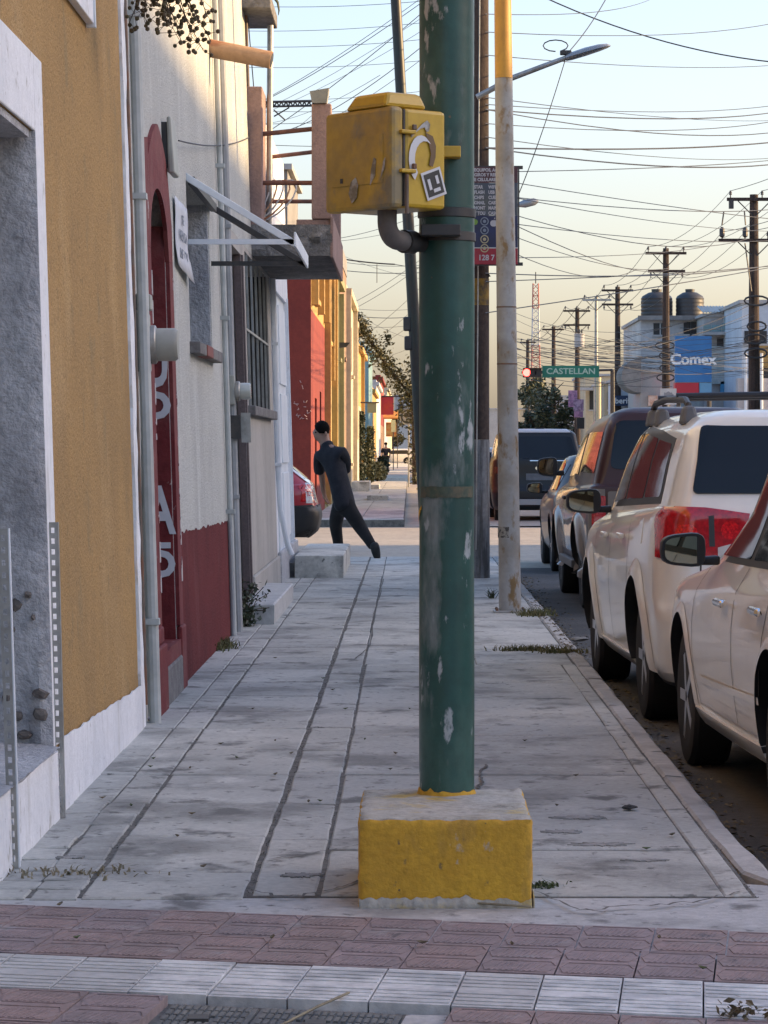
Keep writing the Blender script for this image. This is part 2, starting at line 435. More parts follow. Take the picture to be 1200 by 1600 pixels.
for a, b in zip(ysC, ysC[1:]):
    if b < 20:
        slab(pavement, -.272, .955, a, b, jit=.004); slab(pavement, .955, 1.036, a, b)
    else:
        slab(pavement, -.287, .42, a, b); slab(pavement, .42, 1.036, a, b)
# --- kerb stones
mb = MB(); mb.bb(1.05, 1.13, 9.2, 37.8, -.18, -.03)
kerb = struct('kerb', mb, joint_dirt)
y = 8.75
k = 0
while y < 37.8:
    L = random.uniform(.62, 1.05); y2 = min(y + L, 37.85)
    j = lambda s=.008: random.uniform(-s, s)
    n = 4; vs, fs = [], []
    bx = max(0.0, 9.9 - y) ** 2 * .18
    bx2 = max(0.0, 9.9 - y2) ** 2 * .18
    for i in range(n + 1):
        t = i / n; yy = y + .007 + (y2 - y - .014) * t
        xx = bx + (bx2 - bx) * t
        o1, o2 = j(.004), j(.005)
        vs += [(1.045 + xx, yy, -.17), (1.045 + xx + j(.003), yy, -.006), (1.056 + xx, yy, .004 + j(.004)), (1.125 + xx + o1, yy, .002 + j(.005)), (1.146 + xx + o1, yy, -.018 + o2), (1.158 + xx + o2, yy, -.17)]
    for i in range(n):
        for q in range(5):
            a = i * 6 + q; fs.append((a, a + 1, a + 7, a + 6))
    fs += [tuple(range(6)), tuple(range(n * 6, n * 6 + 6))[::-1]]
    MB().add(vs, fs).build('kerb_stone', kerb_mat, kerb, smooth=True, sharp=30)
    y = y2; k += 1
# --- apron between the slabs and the tiles
def sheet(name, poly, z, mat, parent=None, kind='structure', th=.05):
    mb = MB(); mb.prism(poly, lambda u, v, w: Vector((u, v, w)), z - th, z)
    o = mb.build(name, mat, parent)
    if parent is None: o['kind'] = kind
    return o
apron_mat = conc('smooth cement apron', (.46, .455, .44), (.40, .395, .38))
sheet('concrete_apron', [(-1.32, 8.5), (2.6, 7.6), (2.6, 8.9), (1.25, 9.0), (1.16, 9.35), (1.03, 9.4), (-1.32, 9.3)], -.008, apron_mat)

# --- tactile tile band
U, V = Vector((.2006, -.0466, 0)), Vector((.047, .479, 0))
VP_ = Vector((.05, .405, 0))
T0 = Vector((-.857, 8.027, 0))
bed = sheet('tile_bed', [(-2.0, 6.0), (2.6, 5.4), (2.6, 7.75), (-1.32, 8.95), (-2.0, 8.95)], -.03, joint_dirt)
def tile_mesh(kind):
    """unit tile in (u, v) fractions"""
    mb = MB()
    Vv = V if kind != 'pink' else VP_
    P = lambda a, b, z: U * a + Vv * b + Vector((0, 0, z))
    e, f = .011, .007
    lo = [P(e, f, -.045), P(1 - e, f, -.045), P(e, 1 - f, -.045), P(1 - e, 1 - f, -.045)]
    hi = [P(e, f, -.004), P(1 - e, f, -.004), P(e, 1 - f, -.004), P(1 - e, 1 - f, -.004)]
    mb.hexa(lo + hi)
    def bar(a0, b0, a1, b1, wa, wb, h=.0045):
        q = [P(a0, b0, -.0042), P(a0 + wa, b0 + wb, -.0042), P(a1, b1, -.0042), P(a1 + wa, b1 + wb, -.0042)]
        s = lambda t: t + Vector((0, 0, h))
        mb.hexa(q + [s(t) for t in q])
    if kind == 'white':
        for b in (.05, .15, .25, .35, .55, .65, .75, .86):
            bar(.03, b, .97, b, 0, .055, .0028)
    else:
        for r in (0, .5):
            for i in range(9):
                a = .13 + i * .075
                bar(a, r + .09, a + .10, r + .37, .034, 0, .0018)
            for (a0, b0, a1, b1) in ((.03, .25, .10, .05), (.10, .05, .88, .05), (.88, .05, .97, .2), (.03, .25, .12, .43), (.12, .43, .90, .43), (.90, .43, .97, .3)):
                bar(a0, r + b0, a1, r + b1, .014, .010, .0022)
    return mb
tw = tile_mesh('white').build('guide_tile', white_tile, bed); tw.location = T0 - V
tp = tile_mesh('pink').build('tile', pink_tile, bed)
tw2_mesh = tw.data.copy(); tw2_mesh.materials[0] = white_tile_b
tp2_mesh = tp.data.copy(); tp2_mesh.materials[0] = pink_tile_b
def put(o, loc, first, mesh=None, dz=0.0):
    c = o if first else o.copy()
    if not first: COL.objects.link(c); c.parent = bed
    if mesh is not None and not first: c.data = mesh
    c.location = Vector(loc) + Vector((0, 0, dz + random.uniform(-.0015, .0015)))
first = True
for i in range(-4, 12):
    put(tw, T0 - V + U * i, first, tw2_mesh if i in (-3, -2, -1, 0, 5) else None); first = False
first = True
for r in range(2):
    for i in range(-5, 12):
        put(tp, T0 + U * (i + .13 + .12 * r) + VP_ * r + Vector((0, .012, 0)), first, random.choice([None, tp2_mesh])); first = False
for r in range(2):
    for i in range(-4, 12):
        p = T0 - V + U * (i + (.53 if i < 2 else .03)) - VP_ * (r + 1) - Vector((0, .012, 0))
        if 1 <= i <= 4: continue
        put(tp, p, False, random.choice([None, tp2_mesh]))
# --- iron covers let into the tiles, cement patch beside them
def cover(a0, a1, label):
    Bv = V * .9
    o = T0 - V + U * a0 - Vector((0, .035, 0)); uu = U * (a1 - a0)
    P = lambda a, b, z: o + uu * a - Bv * b + Vector((0, 0, z))
    mb = MB(); mb.hexa([P(0, 1, -.06), P(1, 1, -.06), P(0, 0, -.06), P(1, 0, -.06), P(0, 1, -.024), P(1, 1, -.024), P(0, 0, -.024), P(1, 0, -.024)])
    t = thing('utility_cover', o, label, 'cover', 'ribbed covers let into the tiled pavement')
    mb.build('plate', lid_mat, t)
    rb = MB(); n = int((a1 - a0) * 11)
    for i in range(n):
        a = .04 + i * .94 / n
        for q in range(6):
            b = .04 + q * .16
            if .3 < a < .62 and q == 2: continue
            qd = [P(a, b + .13, -.0242), P(a + .55 / n, b + .13, -.0242), P(a, b, -.0242), P(a + .55 / n, b, -.0242)]
            rb.hexa(qd + [p + Vector((0, 0, .006)) for p in qd])
    rb.build('rib_pattern', lid_mat, t, kind='stuff')
    hb = MB()
    c = P(.45, .42, -.02)
    hb.box(c, (.05, .06, .012), 0); hb.build('handle', dark_metal, t)
cover(1.58, 2.66, 'ribbed dark cover beside the pink tiles at the left end of the pair')
cover(2.70, 4.42, 'wide ribbed dark cover beside the pale cement patch')
P4 = T0 - V + U * 4.47
sheet('cement_patch', [(P4.x, P4.y - .05), (P4.x - .05, P4.y - .5), (P4.x + .05, P4.y - .53), (P4.x + .10, P4.y - .06)], -.02, apron_mat)

# --- cracks and worn hollows in the slabs (shallow irregular recess fillings)
def ragged(name, c, rx, ry, mat, parent, seed, z=.003, n=22, rough=.35):
    rnd = random.Random(seed)
    pts = []
    for i in range(n):
        q = 2 * math.pi * i / n
        r = 1 + rough * rnd.uniform(-1, 1)
        pts.append((c[0] + rx * r * math.cos(q), c[1] + ry * r * math.sin(q)))
    mb = MB(); mb.prism(pts, lambda u, v, w: Vector((u, v, w)), z - .012, z)
    return mb.build(name, mat, parent)
def crack(pts, w, seed, parent=pavement):
    rnd = random.Random(seed)
    L, Rr = [], []
    P_ = []
    for (a, b) in zip(pts, pts[1:]):
        for i in range(7):
            t = i / 7
            P_.append((a[0] + (b[0] - a[0]) * t + rnd.uniform(-1, 1) * w, a[1] + (b[1] - a[1]) * t + rnd.uniform(-1, 1) * w * 3))
    P_.append(pts[-1])
    vs, fs = [], []
    for i, p in enumerate(P_):
        q = P_[min(i + 1, len(P_) - 1)]; pr = P_[max(i - 1, 0)]
        tx, ty = q[0] - pr[0], q[1] - pr[1]; l = math.hypot(tx, ty) + 1e-6
        ww = w * rnd.uniform(.2, .9)
        vs += [(p[0] - ty / l * ww, p[1] + tx / l * ww, .0055), (p[0] + ty / l * ww, p[1] - tx / l * ww, .0055)]
    for i in range(len(P_) - 1):
        fs.append((2 * i, 2 * i + 1, 2 * i + 3, 2 * i + 2))
    MB().add(vs, fs).build('crack', joint_dirt, parent)
def gp(x, y): p = G(x, y); return (p.x, p.y)
crack([gp(400, 1395), gp(450, 1404), gp(520, 1392), gp(560, 1378)], .008, 1)
crack([gp(560, 1322), gp(500, 1333), gp(420, 1345)], .006, 2)
crack([gp(1160, 1395), gp(1080, 1412), gp(990, 1418), gp(900, 1425)], .008, 3)
crack([gp(600, 905), gp(585, 960), gp(578, 1010), gp(555, 1030)], .008, 4)
crack([gp(835, 1395), gp(900, 1422), gp(960, 1428)], .006, 5)
crack([gp(470, 972), gp(510, 980), gp(540, 975)], .006, 6)
crack([gp(760, 1195), gp(752, 1215), gp(748, 1233)], .012, 7)
worn = M('worn slab hollow', (.30, .29, .27), .95, (.22, .213, .20), 7, (.4, .6), .25, 50, .8, 60)
for i, (x, y, rx, ry) in enumerate([(905, 1278, 52, 4), (880, 1300, 38, 4), (940, 1320, 60, 4), (1010, 1345, 42, 3), (470, 1368, 40, 5), (110, 1340, 25, 4)]):
    p = G(x, y); s = p.y / F
    ragged('worn_patch', (p.x, p.y), rx * s * .7, ry * s * p.y / HC * .6, worn, pavement, 30 + i, .0035, n=60, rough=.42)
# ================================================================ LEFT FACADES (near block, leaning slightly back)
def cells(mb, y0, y1, z0, z1, holes, x0=-1.65, x1=WX0, mi=0):
    ys = sorted({y0, y1, *[h[0] for h in holes], *[h[1] for h in holes]}); zs = sorted({z0, z1, *[h[2] for h in holes], *[h[3] for h in holes]})
    for a, b in zip(ys, ys[1:]):
        for c, d in zip(zs, zs[1:]):
            m, n = (a + b) / 2, (c + d) / 2
            if any(h[0] < m < h[1] and h[2] < n < h[3] for h in holes): continue
            mb.bb(x0, x1, a, b, c, d, mi)
    return mb
def wavy(mb, ys, zt, zb, x0, x1, amp, seed, mi=0):      # vertical sheet with a ragged upper edge
    rnd = random.Random(seed)
    vs, fs = [], []
    for i, y in enumerate(ys):
        t = i / (len(ys) - 1)
        z = zt(t) + rnd.uniform(-amp, amp)
        vs += [(x0, y, zb), (x0, y, z), (x1, y, zb), (x1, y, z)]
    for i in range(len(ys) - 1):
        a = 4 * i
        fs += [(a + 2, a + 6, a + 7, a + 3), (a + 3, a + 7, a + 5, a + 1), (a, a + 1, a + 5, a + 4)]
    n = 4 * (len(ys) - 1)
    fs += [(0, 2, 3, 1), (n, n + 1, n + 3, n + 2)]
    return mb.add(vs, fs, mi)
lin = lambda a, b, n: [a + (b - a) * i / n for i in range(n + 1)]
LF = dict(tilt=True)

# ---------------- yellow house
yb = thing('yellow_house', (-1.3, 12, 0), 'yellow stucco house with white plinth and white framed opening', 'house')
cells(MB(), 4.0, 14.48, -.1, 8.8, [(8.3, 10.96, .25, 2.51)]).build('wall', yellow_stucco, yb, **LF)
MB().bb(-7, -1.66, 4, 14.4, -.1, 8.7).build('rear_mass', yellow_stucco, yb, **LF)
mb = MB(); mb.bb(-1.30, -1.288, 10.96, 11.21, .26, 2.795); mb.bb(-1.30, -1.288, 8.1, 10.958, 2.51, 2.795)
mb.build('opening_frame', white_lime, yb, bevel=.006, **LF)
mb = MB(); wavy(mb, lin(11.2, 14.48, 30), lambda t: .275 - .065 * t, -.1, -1.29, -1.284, .006, 3)
wavy(mb, lin(4, 11.198, 30), lambda t: .25, -.1, -1.29, -1.279, .006, 4)
mb.build('plinth', white_lime, yb, **LF)
# rough jamb with fallen plaster
jamb_n = 26
vs, fs = [], []
for i in range(jamb_n + 1):
    for j in range(9):
        z = .25 + (2.51 - .25) * i / jamb_n; x = -1.64 + .352 * j / 8
        b = .016 * noise.noise(Vector((x * 9, z * 5, 2))) + .010 * noise.noise(Vector((x * 25, z * 18, 5)))
        if z < 1.2: b += .02 * noise.noise(Vector((x * 12, z * 9, 9)))
        if j == 8: b *= .2
        vs.append((x, 10.935 - b - (.0 if j < 8 else -.02), z))
for i in range(jamb_n):
    for j in range(8):
        a = i * 9 + j; fs.append((a, a + 1, a + 10, a + 9))
MB().add(vs, fs).build('jamb', grey_plaster, yb, smooth=True, **LF)
for i, (x, y, w, h) in enumerate([(22, 945, 24, 26), (42, 930, 15, 15), (60, 1085, 26, 20), (25, 1120, 22, 20), (62, 1118, 26, 26), (8, 1090, 14, 26), (35, 1150, 26, 16), (50, 965, 10, 12), (18, 985, 12, 14)]):
    d = 10.9; p = W(x, y, d); p.x += TILT * p.z
    s = d / F
    mb = MB(); rnd = random.Random(i)
    k = 8
    ring = [(w * s * .5 * rnd.uniform(.75, 1.2) * math.cos(2 * math.pi * q / k), h * s * .5 * rnd.uniform(.75, 1.2) * math.sin(2 * math.pi * q / k)) for q in range(k)]
    vs = [(p.x + a, 10.95, p.z + b) for a, b in ring] + [(p.x + a * .7, 10.915 + rnd.uniform(-.006, .006), p.z + b * .7) for a, b in ring] + [(p.x, 10.912, p.z)]
    fs = [(q, (q + 1) % k, k + (q + 1) % k, k + q) for q in range(k)] + [(k + q, k + (q + 1) % k, 2 * k) for q in range(k)]
    mb.add(vs, fs); mb.build('stone', stone_brown, yb, **LF)
MB().bb(-1.66, -1.56, 8.3, 10.93, .25, 2.51).build('door_panel', plain_grey, yb, **LF)
mb = MB()
vs, fs = [], []
for i in range(25):
    for j in range(5):
        y_ = 8.3 + 2.64 * i / 24; x = -1.6 + .335 * j / 4
        vs.append((x, y_, .272 + (.03 - .035 * j / 4) + .012 * noise.noise(Vector((x * 14, y_ * 8, 1)))))
for i in range(24):
    for j in range(4):
        a = i * 5 + j; fs.append((a, a + 1, a + 6, a + 5))
mb.add(vs, fs); mb.build('ledge', grey_plaster, yb, smooth=True, **LF)
MB().bb(-1.6, -1.305, 8.3, 10.9, 2.48, 2.508).build('lintel', grey_plaster, yb, **LF)
t = thing('wall_sign', (-1.28, 12, 3.2), 'white rectangular board fixed high on the yellow wall', 'sign')
mb = MB(); mb.bb(-1.298, -1.262, 11.2, 12.93, 3.18, 4.1); mb.build('board', white_lime, t, bevel=.004, **LF)
mb = MB(); mb.bb(-1.296, -1.255, 12.932, 12.965, 3.165, 4.1); mb.build('edge_trim', white_metal, t, **LF)
# perforated angle posts
def angle_post(px0, top, label):
    b = G(*px0); d = b.y; tp_ = W(top[0], top[1], d)
    t = thing('angle_post', b, label, 'post', 'perforated steel posts by the white framed opening')
    w = .032; n = 27
    ax = (tp_ - b); up = Vector((ax.x, 0, ax.z))
    A, B = MB(), MB()
    vs, fs = [], []
    for i in range(2 * n + 2):
        f = i / (2 * n + 1)
        for u in (0, .3, .7, 1):
            vs.append(b + up * f + Vector((-w + w * u, 0, 0)))
    for i in range(2 * n + 1):
        for q in range(3):
            if q == 1 and i % 2 == 1: continue
            a = i * 4 + q; fs.append((a, a + 1, a + 5, a + 4))
    A.add(vs, fs)
    o = A.build('perforated_flange', galv, t)
    sm = o.modifiers.new('thick', 'SOLIDIFY'); sm.thickness = .003; sm.offset = 1
    B.hexa([b + Vector((x, y, 0)) for y in (.0, .032) for x in (.0002, .0035)] + [b + up + Vector((x, y, 0)) for y in (.0, .032) for x in (.0002, .0035)])
    B.build('side_flange', white_metal if 'front' in label else galv, t)  # front post gets white here to stand for its lit edge
angle_post((29, 1356), (12, 826), 'perforated steel angle post nearest the camera, front of the opening')
angle_post((100, 1278), (89, 816), 'perforated steel angle post against the yellow wall corner')

# ---------------- grey stucco house
gb = thing('grey_house', (-1.3, 18, 0), 'pale grey stucco house with dark red dado and arched maroon doorway', 'house')
cells(MB(), 14.48, 22.2, -.1, 8.6, [(15.7, 16.9, .28, 2.77), (18.68, 20.75, 2.02, 3.03)]).build('wall', grey_stucco, gb, **LF)
MB().bb(-7, -1.66, 14.5, 22.1, -.1, 8.5).build('rear_mass', grey_stucco, gb, **LF)
mb = MB(); vs, fs = [], []
rnd = random.Random(5)
for i in range(61):
    z = -.05 + 6.4 * i / 60
    a, b = 14.49 + rnd.uniform(-.02, .02), 14.66 + rnd.uniform(-.035, .035)
    vs += [(-1.302, a, z), (-1.286, a, z), (-1.286, b, z), (-1.302, b, z)]
for i in range(60):
    a = 4 * i; fs += [(a, a + 1, a + 5, a + 4), (a + 1, a + 2, a + 6, a + 5), (a + 2, a + 3, a + 7, a + 6)]
mb.add(vs, fs); mb.build('corner_strip', white_lime, gb, **LF)
mb = MB(); wavy(mb, lin(17.16, 22.1, 44), lambda t: .87 - .05 * t, -.05, -1.302, -1.293, .012, 8); mb.build('dado', dado_red, gb, **LF)
# maroon door surround
mb = MB()
mb.bb(-1.302, -1.278, 15.1, 15.698, .43, 2.4); mb.bb(-1.302, -1.278, 16.902, 17.15, .36, 2.4)
arch = lambda t: 2.4 + .36 * math.sqrt(max(0, 1 - (2 * t - 1) ** 2))
n = 16; vs, fs = [], []
for i in range(n + 1):
    t_ = i / n; y = 15.7 + 1.2 * t_
    zt = 3.12 - .20 * abs(2 * t_ - 1.1) ** 1.5
    vs += [(-1.302, y, arch(t_)), (-1.302, y, zt), (-1.278, y, arch(t_)), (-1.278, y, zt)]
for i in range(n):
    a = 4 * i; fs += [(a + 2, a + 6, a + 7, a + 3), (a + 3, a + 7, a + 5, a + 1), (a, a + 4, a + 6, a + 2)]
mb.add(vs, fs)
mb.hexa([(x, y, z) for z in (2.402,) for y in (15.1, 15.698) for x in (-1.302, -1.278)] + [(-1.302, 15.1, 2.90), (-1.278, 15.1, 2.90), (-1.302, 15.698, 2.98), (-1.278, 15.698, 2.98)])
mb.hexa([(x, y, z) for z in (2.402,) for y in (16.902, 17.15) for x in (-1.302, -1.278)] + [(-1.302, 16.902, 2.98), (-1.278, 16.902, 2.98), (-1.302, 17.15, 2.62), (-1.278, 17.15, 2.62)])
mb.build('door_surround', door_red, gb, **LF)
# flaked white on the arrises
mb = MB(); rnd = random.Random(11)
for y0, x0 in ((15.688, -1.279), (17.139, -1.279)):
    z = .6
    while z < 2.35:
        h = rnd.uniform(.03, .16)
        if rnd.random() < .6: mb.box((x0, y0 + rnd.uniform(-.006, .006), z + h / 2), (.008, .04 + rnd.uniform(-.015, .02), h))
        z += h + rnd.uniform(.02, .12)
mb.build('flaked_paint', white_flaked, gb, kind='stuff', **LF)
MB().bb(-1.64, -1.303, 16.868, 16.898, .28, 2.6).build('door_jamb', door_red, gb, **LF)
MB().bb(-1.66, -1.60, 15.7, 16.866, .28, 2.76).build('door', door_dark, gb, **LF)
mb = MB(); wavy(mb, lin(15.7, 16.9, 10), lambda t: .283, -.05, -1.6, -1.275, .008, 2); mb.build('door_sill', door_red, gb, **LF)
for bbx in ((-1.30, -1.255, 15.05, 15.72, -.02, .34), (-1.30, -1.268, 15.08, 15.70, .342, .428), (-1.30, -1.268, 16.91, 17.22, -.02, .355)):
    MB().bb(*bbx).build('door_base', door_red, gb, bevel=.012, **LF)
mb = MB(); mb.bb(-1.31, -1.266, 15.74, 16.89, -.02, .2); mb.build('door_riser', brick_grey, gb, bevel=.015, **LF)
mb = MB(); mb.bb(-1.62, -1.40, 16.84, 16.866, 1.98, 2.13); mb.build('transom_patch', white_flaked, gb, **LF)
def lean_obj(o, par):
    off = wpos(par)
    for v in o.data.vertices:
        v.co.x -= TILT * (v.co.z + off.z)
for ch, z, h, sx_ in (('U', 1.82, .27, .55), ('D', 1.588, .15, 1.0), ('A', .995, .27, .62), ('O', .70, .14, .95)):
    lean_obj(text_mesh('letter', ch, h * 1.36, sticker_white, gb, (-1.368, 16.864, z), depth=.002, sx=sx_, bold=.010), gb)
mb = MB(); mb.bb(-1.45, -1.315, 16.860, 16.8665, .795, .828); mb.build('letter_bar', sticker_white, gb, tilt=True)
# window and ledge
MB().bb(-1.64, -1.6, 18.68, 20.75, 2.02, 3.03).build('window', glass_dark, gb, **LF)
mb = MB(); mb.bb(-1.59, -1.306, 20.70, 20.748, 2.02, 3.03); mb.build('window_reveal', grey_plaster, gb, **LF)
mb = MB()
for (a, b, m) in ((18.6, 19.2, 0), (19.2, 19.75, 1), (19.75, 20.8, 0)):
    mb.bb(-1.40, -1.225 + random.uniform(-.01, .01), a + .006, b - .006, 1.945, 2.018, m)
mb.build('window_ledge', [brick_grey, brick_red], gb, bevel=.006, **LF)
# roof edge of both houses
t = thing('rain_spout', (-1.4, 21.4, 4.2), 'fired clay rain spout jutting from the sunlit wall top', 'spout')
a = Vector((-1.55, 21.45, 4.235)); b = W(424, 94, 21.4)
mb = MB(); mb.tube([a, a.lerp(b, .5), b], [.066, .064, .062], 18); mb.build('spout_tube', clay, t, smooth=True)
mb = MB(); mb.tube([b + (b - a).normalized() * .001, b + (b - a).normalized() * .004], [.052, .05], 16); mb.build('spout_mouth', dark_metal, t)
# pipes
def pipe(label, pts, r, mat, loc=None, tilt=True, brk=(), name='wall_pipe', cat='pipe', group=None):
    t = thing(name, pts[0], label, cat, group)
    MB().tube(pts, r, 10).build('pipe_run', mat, t, smooth=True, tilt=tilt)
    for z in brk:
        mb = MB(); p = Vector(pts[0]); mb.box((p.x - .01, p.y, z), (.09 if r > .02 else .05, 2.6 * r, .03)); mb.build('clip', mat, t, tilt=tilt)
    return t
pipe('pale grey downpipe running up the corner beside the maroon doorway', [(-1.255, 14.86, 0), (-1.255, 14.86, 2), (-1.255, 14.86, 5.6)], .03, pvc, brk=(.5, 2.6, 3.5))
pipe('dark thin conduit in the gap beside the pale downpipe', [(-1.29, 14.72, 0.1), (-1.29, 14.72, 5.6)], .012, rust_metal, name='conduit', cat='conduit')
pipe('thin conduit dropping along the far end of the grey stucco wall', [(-1.27, 21.75, .0), (-1.27, 21.75, 5.8)], .022, pvc, brk=(.9, 2.3, 3.4), name='conduit', cat='conduit')
pipe('thicker grey conduit carrying the second meter', [(-1.265, 22.25, .0), (-1.265, 22.25, 5.8)], .034, plain_grey, brk=(1.0, 3.0), name='conduit', cat='conduit')
# electricity meters
def meter(y, z, s, label):
    t = thing('electricity_meter', (-1.3, y, z), label, 'meter', 'electricity meters on the left facades')
    L = dict(tilt=True)
    mb = MB(); mb.bb(-1.30, -1.235, y - .08 * s, y + .08 * s, z - .13 * s, z + .15 * s); mb.build('meter_box', meter_case, t, bevel=.012, **L)
    mb = MB(); mb.lathe([(.085 * s, 0), (.092 * s, .01), (.092 * s, .03), (.085 * s, .036)], 24, 0, 'X', (-1.236, y, z)); mb.build('ring', galv, t, smooth=True, **L)
    mb = MB(); mb.lathe([(.078 * s, 0), (.078 * s, .085 * s), (.068 * s, .10 * s), (.01, .103 * s)], 24, 0, 'X', (-1.2, y, z)); mb.build('meter_cover', meter_glass if s < 1 else meter_case, t, smooth=True, **L)
    return t
m1 = meter(14.95, 1.87, 1.05, 'round electricity meter beside the maroon doorway')
MB().bb(-1.30, -1.22, 14.88, 15.02, 2.04, 2.12).build('meter_hood', meter_case, m1, bevel=.01, tilt=True)
MB().tube([(-1.27, 14.93, 1.72), (-1.285, 14.95, .9), (-1.29, 14.98, .02)], .017, 8).build('cable', pvc, m1, tilt=True)
m2 = meter(22.25, 1.78, .8, 'small glass electricity meter beside the brown door')
mb = MB(); mb.bb(-1.30, -1.2, 22.17, 22.33, 1.43, 1.6); mb.build('switch_box', dark_metal, m2, tilt=True)
mb = MB(); mb.bb(-1.2, -1.13, 22.24, 22.26, 1.40, 1.62); mb.build('switch_door', galv, m2, tilt=True)
# light fitting, paper poster
d, z = wall(258, 190)
t = thing('wall_light', (-1.3, 16.3, z), 'pale box shaped wall light above the maroon doorway', 'light')
mb = MB(); mb.bb(-1.30, -1.27, 16.9, 17.15, 2.93, 3.19); mb.build('back_plate', dark_metal, t, tilt=True)
mb = MB(); mb.hexa([(-1.268, 16.88, 2.90), (-1.23, 16.88, 2.90), (-1.268, 17.2, 2.90), (-1.23, 17.2, 2.90), (-1.268, 16.88, 3.22), (-1.245, 16.88, 3.22), (-1.268, 17.2, 3.22), (-1.245, 17.2, 3.22)]); mb.build('light_housing', meter_case, t, bevel=.01, tilt=True)
t = thing('poster', (-1.29, 18, 2.4), 'white paper notice pasted between the maroon doorway and the window', 'poster')
vs, fs = [], []
for i in range(9):
    for j in range(7):
        y = 17.55 + .98 * j / 6; z_ = 2.83 - .40 * i / 8 - (.06 * j / 6 if i == 8 else 0)
        curl = .022 * max(0, (i - 5) / 3) ** 2 * (.4 + j / 6)
        vs.append((-1.288 + curl + .003 * math.sin(j * 2.1 + i), y, z_))
for i in range(8):
    for j in range(6):
        a = i * 7 + j; fs.append((a, a + 1, a + 8, a + 7))
o = MB().add(vs, fs).build('sheet', paper, t, tilt=True, smooth=True)
sm = o.modifiers.new('thick', 'SOLIDIFY'); sm.thickness = .002
for i, (zz, body) in enumerate(((2.72, 'SE'), (2.62, 'RENTA'), (2.51, 'INF 128'))):
    o = text_mesh('print', body, .085, ink, t, (-1.278, 18.05, zz), u=(0, 1, 0), v=(0, 0, 1), depth=.001, sx=2.2); lean_obj(o, t)

# awning frame over the window
t = thing('awning_frame', (-1.3, 19.8, 3.0), 'bare white metal awning frame above the dark window', 'awning')
for y_, nm in ((18.7, 'front_arm'), (20.9, 'rear_arm')):
    wl = lean((WX0, y_, 3.07)); out = Vector((-.715, y_, 2.655))
    ang = Vector((0, .028, 0)); dn = Vector((0, 0, -.05))
    mb = MB(); mb.hexa([wl + dn, out + dn, wl + dn + ang, out + dn + ang, wl, out, wl + ang, out + ang]); 
    mb.build('sloping_arm', white_metal if y_ < 19 else dark_metal, t, bevel=.004)
    mb = MB(); a, b = lean((WX0, y_, 2.625)), Vector((-.72, y_, 2.625))
    mb.hexa([a, b, a + ang, b + ang, a + Vector((0, 0, .032)), b + Vector((0, 0, .032)), a + ang + Vector((0, 0, .032)), b + ang + Vector((0, 0, .032))])
    mb.build('level_arm', white_metal if y_ < 19 else dark_metal, t)
mb = MB(); mb.bb(-.719, -.705, 18.68, 20.95, 2.61, 2.70); mb.build('front_bar', white_metal, t, bevel=.004)
mb = MB(); mb.bb(-1.38, -1.34, 18.75, 20.9, 3.0, 3.05); mb.build('wall_bar', dark_metal, t)

# ---------------- beige house with brown door and barred window, balcony above
bb_ = thing('beige_house', (-1.3, 26, 0), 'beige plaster house with brown door, barred window and sunlit upper wall', 'house')
mb = cells(MB(), 22.2, 29.8, -.1, 3.06, [(22.95, 24.75, -.1, 2.95), (25.3, 29.2, 1.72, 3.02)])
mb.build('wall', beige_wall, bb_, **LF)
MB().bb(-1.65, WX0, 22.2, 26.5, 3.062, 8.4).build('upper_wall', grey_stucco, bb_, **LF)
MB().bb(-7, -1.66, 22.3, 29.7, -.1, 3.0).build('rear_mass', beige_wall, bb_, **LF)
MB().bb(-7, -1.66, 22.3, 26.4, 3.002, 8.3).build('upper_rear_mass', grey_stucco, bb_, **LF)
MB().bb(-1.45, -1.39, 22.95, 24.75, 0, 2.95).build('door', brown_paint, bb_, **LF)
MB().bb(-1.30, -1.285, 22.86, 22.948, 0, 2.95).build('door_frame', brown_paint, bb_, **LF); MB().bb(-1.30, -1.285, 24.752, 24.86, 0, 2.95).build('door_frame', brown_paint, bb_, **LF)
mb = MB(); mb.bb(-1.36, -1.30, 24.70, 24.748, 0, 2.95); mb.build('door_reveal', brown_paint, bb_, **LF)
MB().bb(-1.64, -1.58, 25.3, 29.2, 1.72, 3.02).build('window', glass_dark, bb_, **LF)
MB().bb(-1.58, -1.31, 29.15, 29.198, 1.72, 3.02).build('window_reveal', dark_metal, bb_, **LF)
for i in range(5):
    y_ = 25.7 + i * .75
    MB().bb(-1.318, -1.298, y_, y_ + .02, 1.72, 3.02).build('window_bar', galv, bb_, **LF)
MB().bb(-1.31, -1.296, 25.3, 29.2, 2.35, 2.37).build('cross_bar', galv, bb_, **LF)
mb = MB(); mb.bb(-1.36, -1.235, 25.15, 29.3, 1.635, 1.718); mb.build('window_ledge', brick_grey, bb_, bevel=.01, **LF)
mb = MB(); mb.bb(-1.30, -1.27, 24.9, 29.75, -.05, .3); mb.build('plinth', beige_wall, bb_, bevel=.02, **LF)
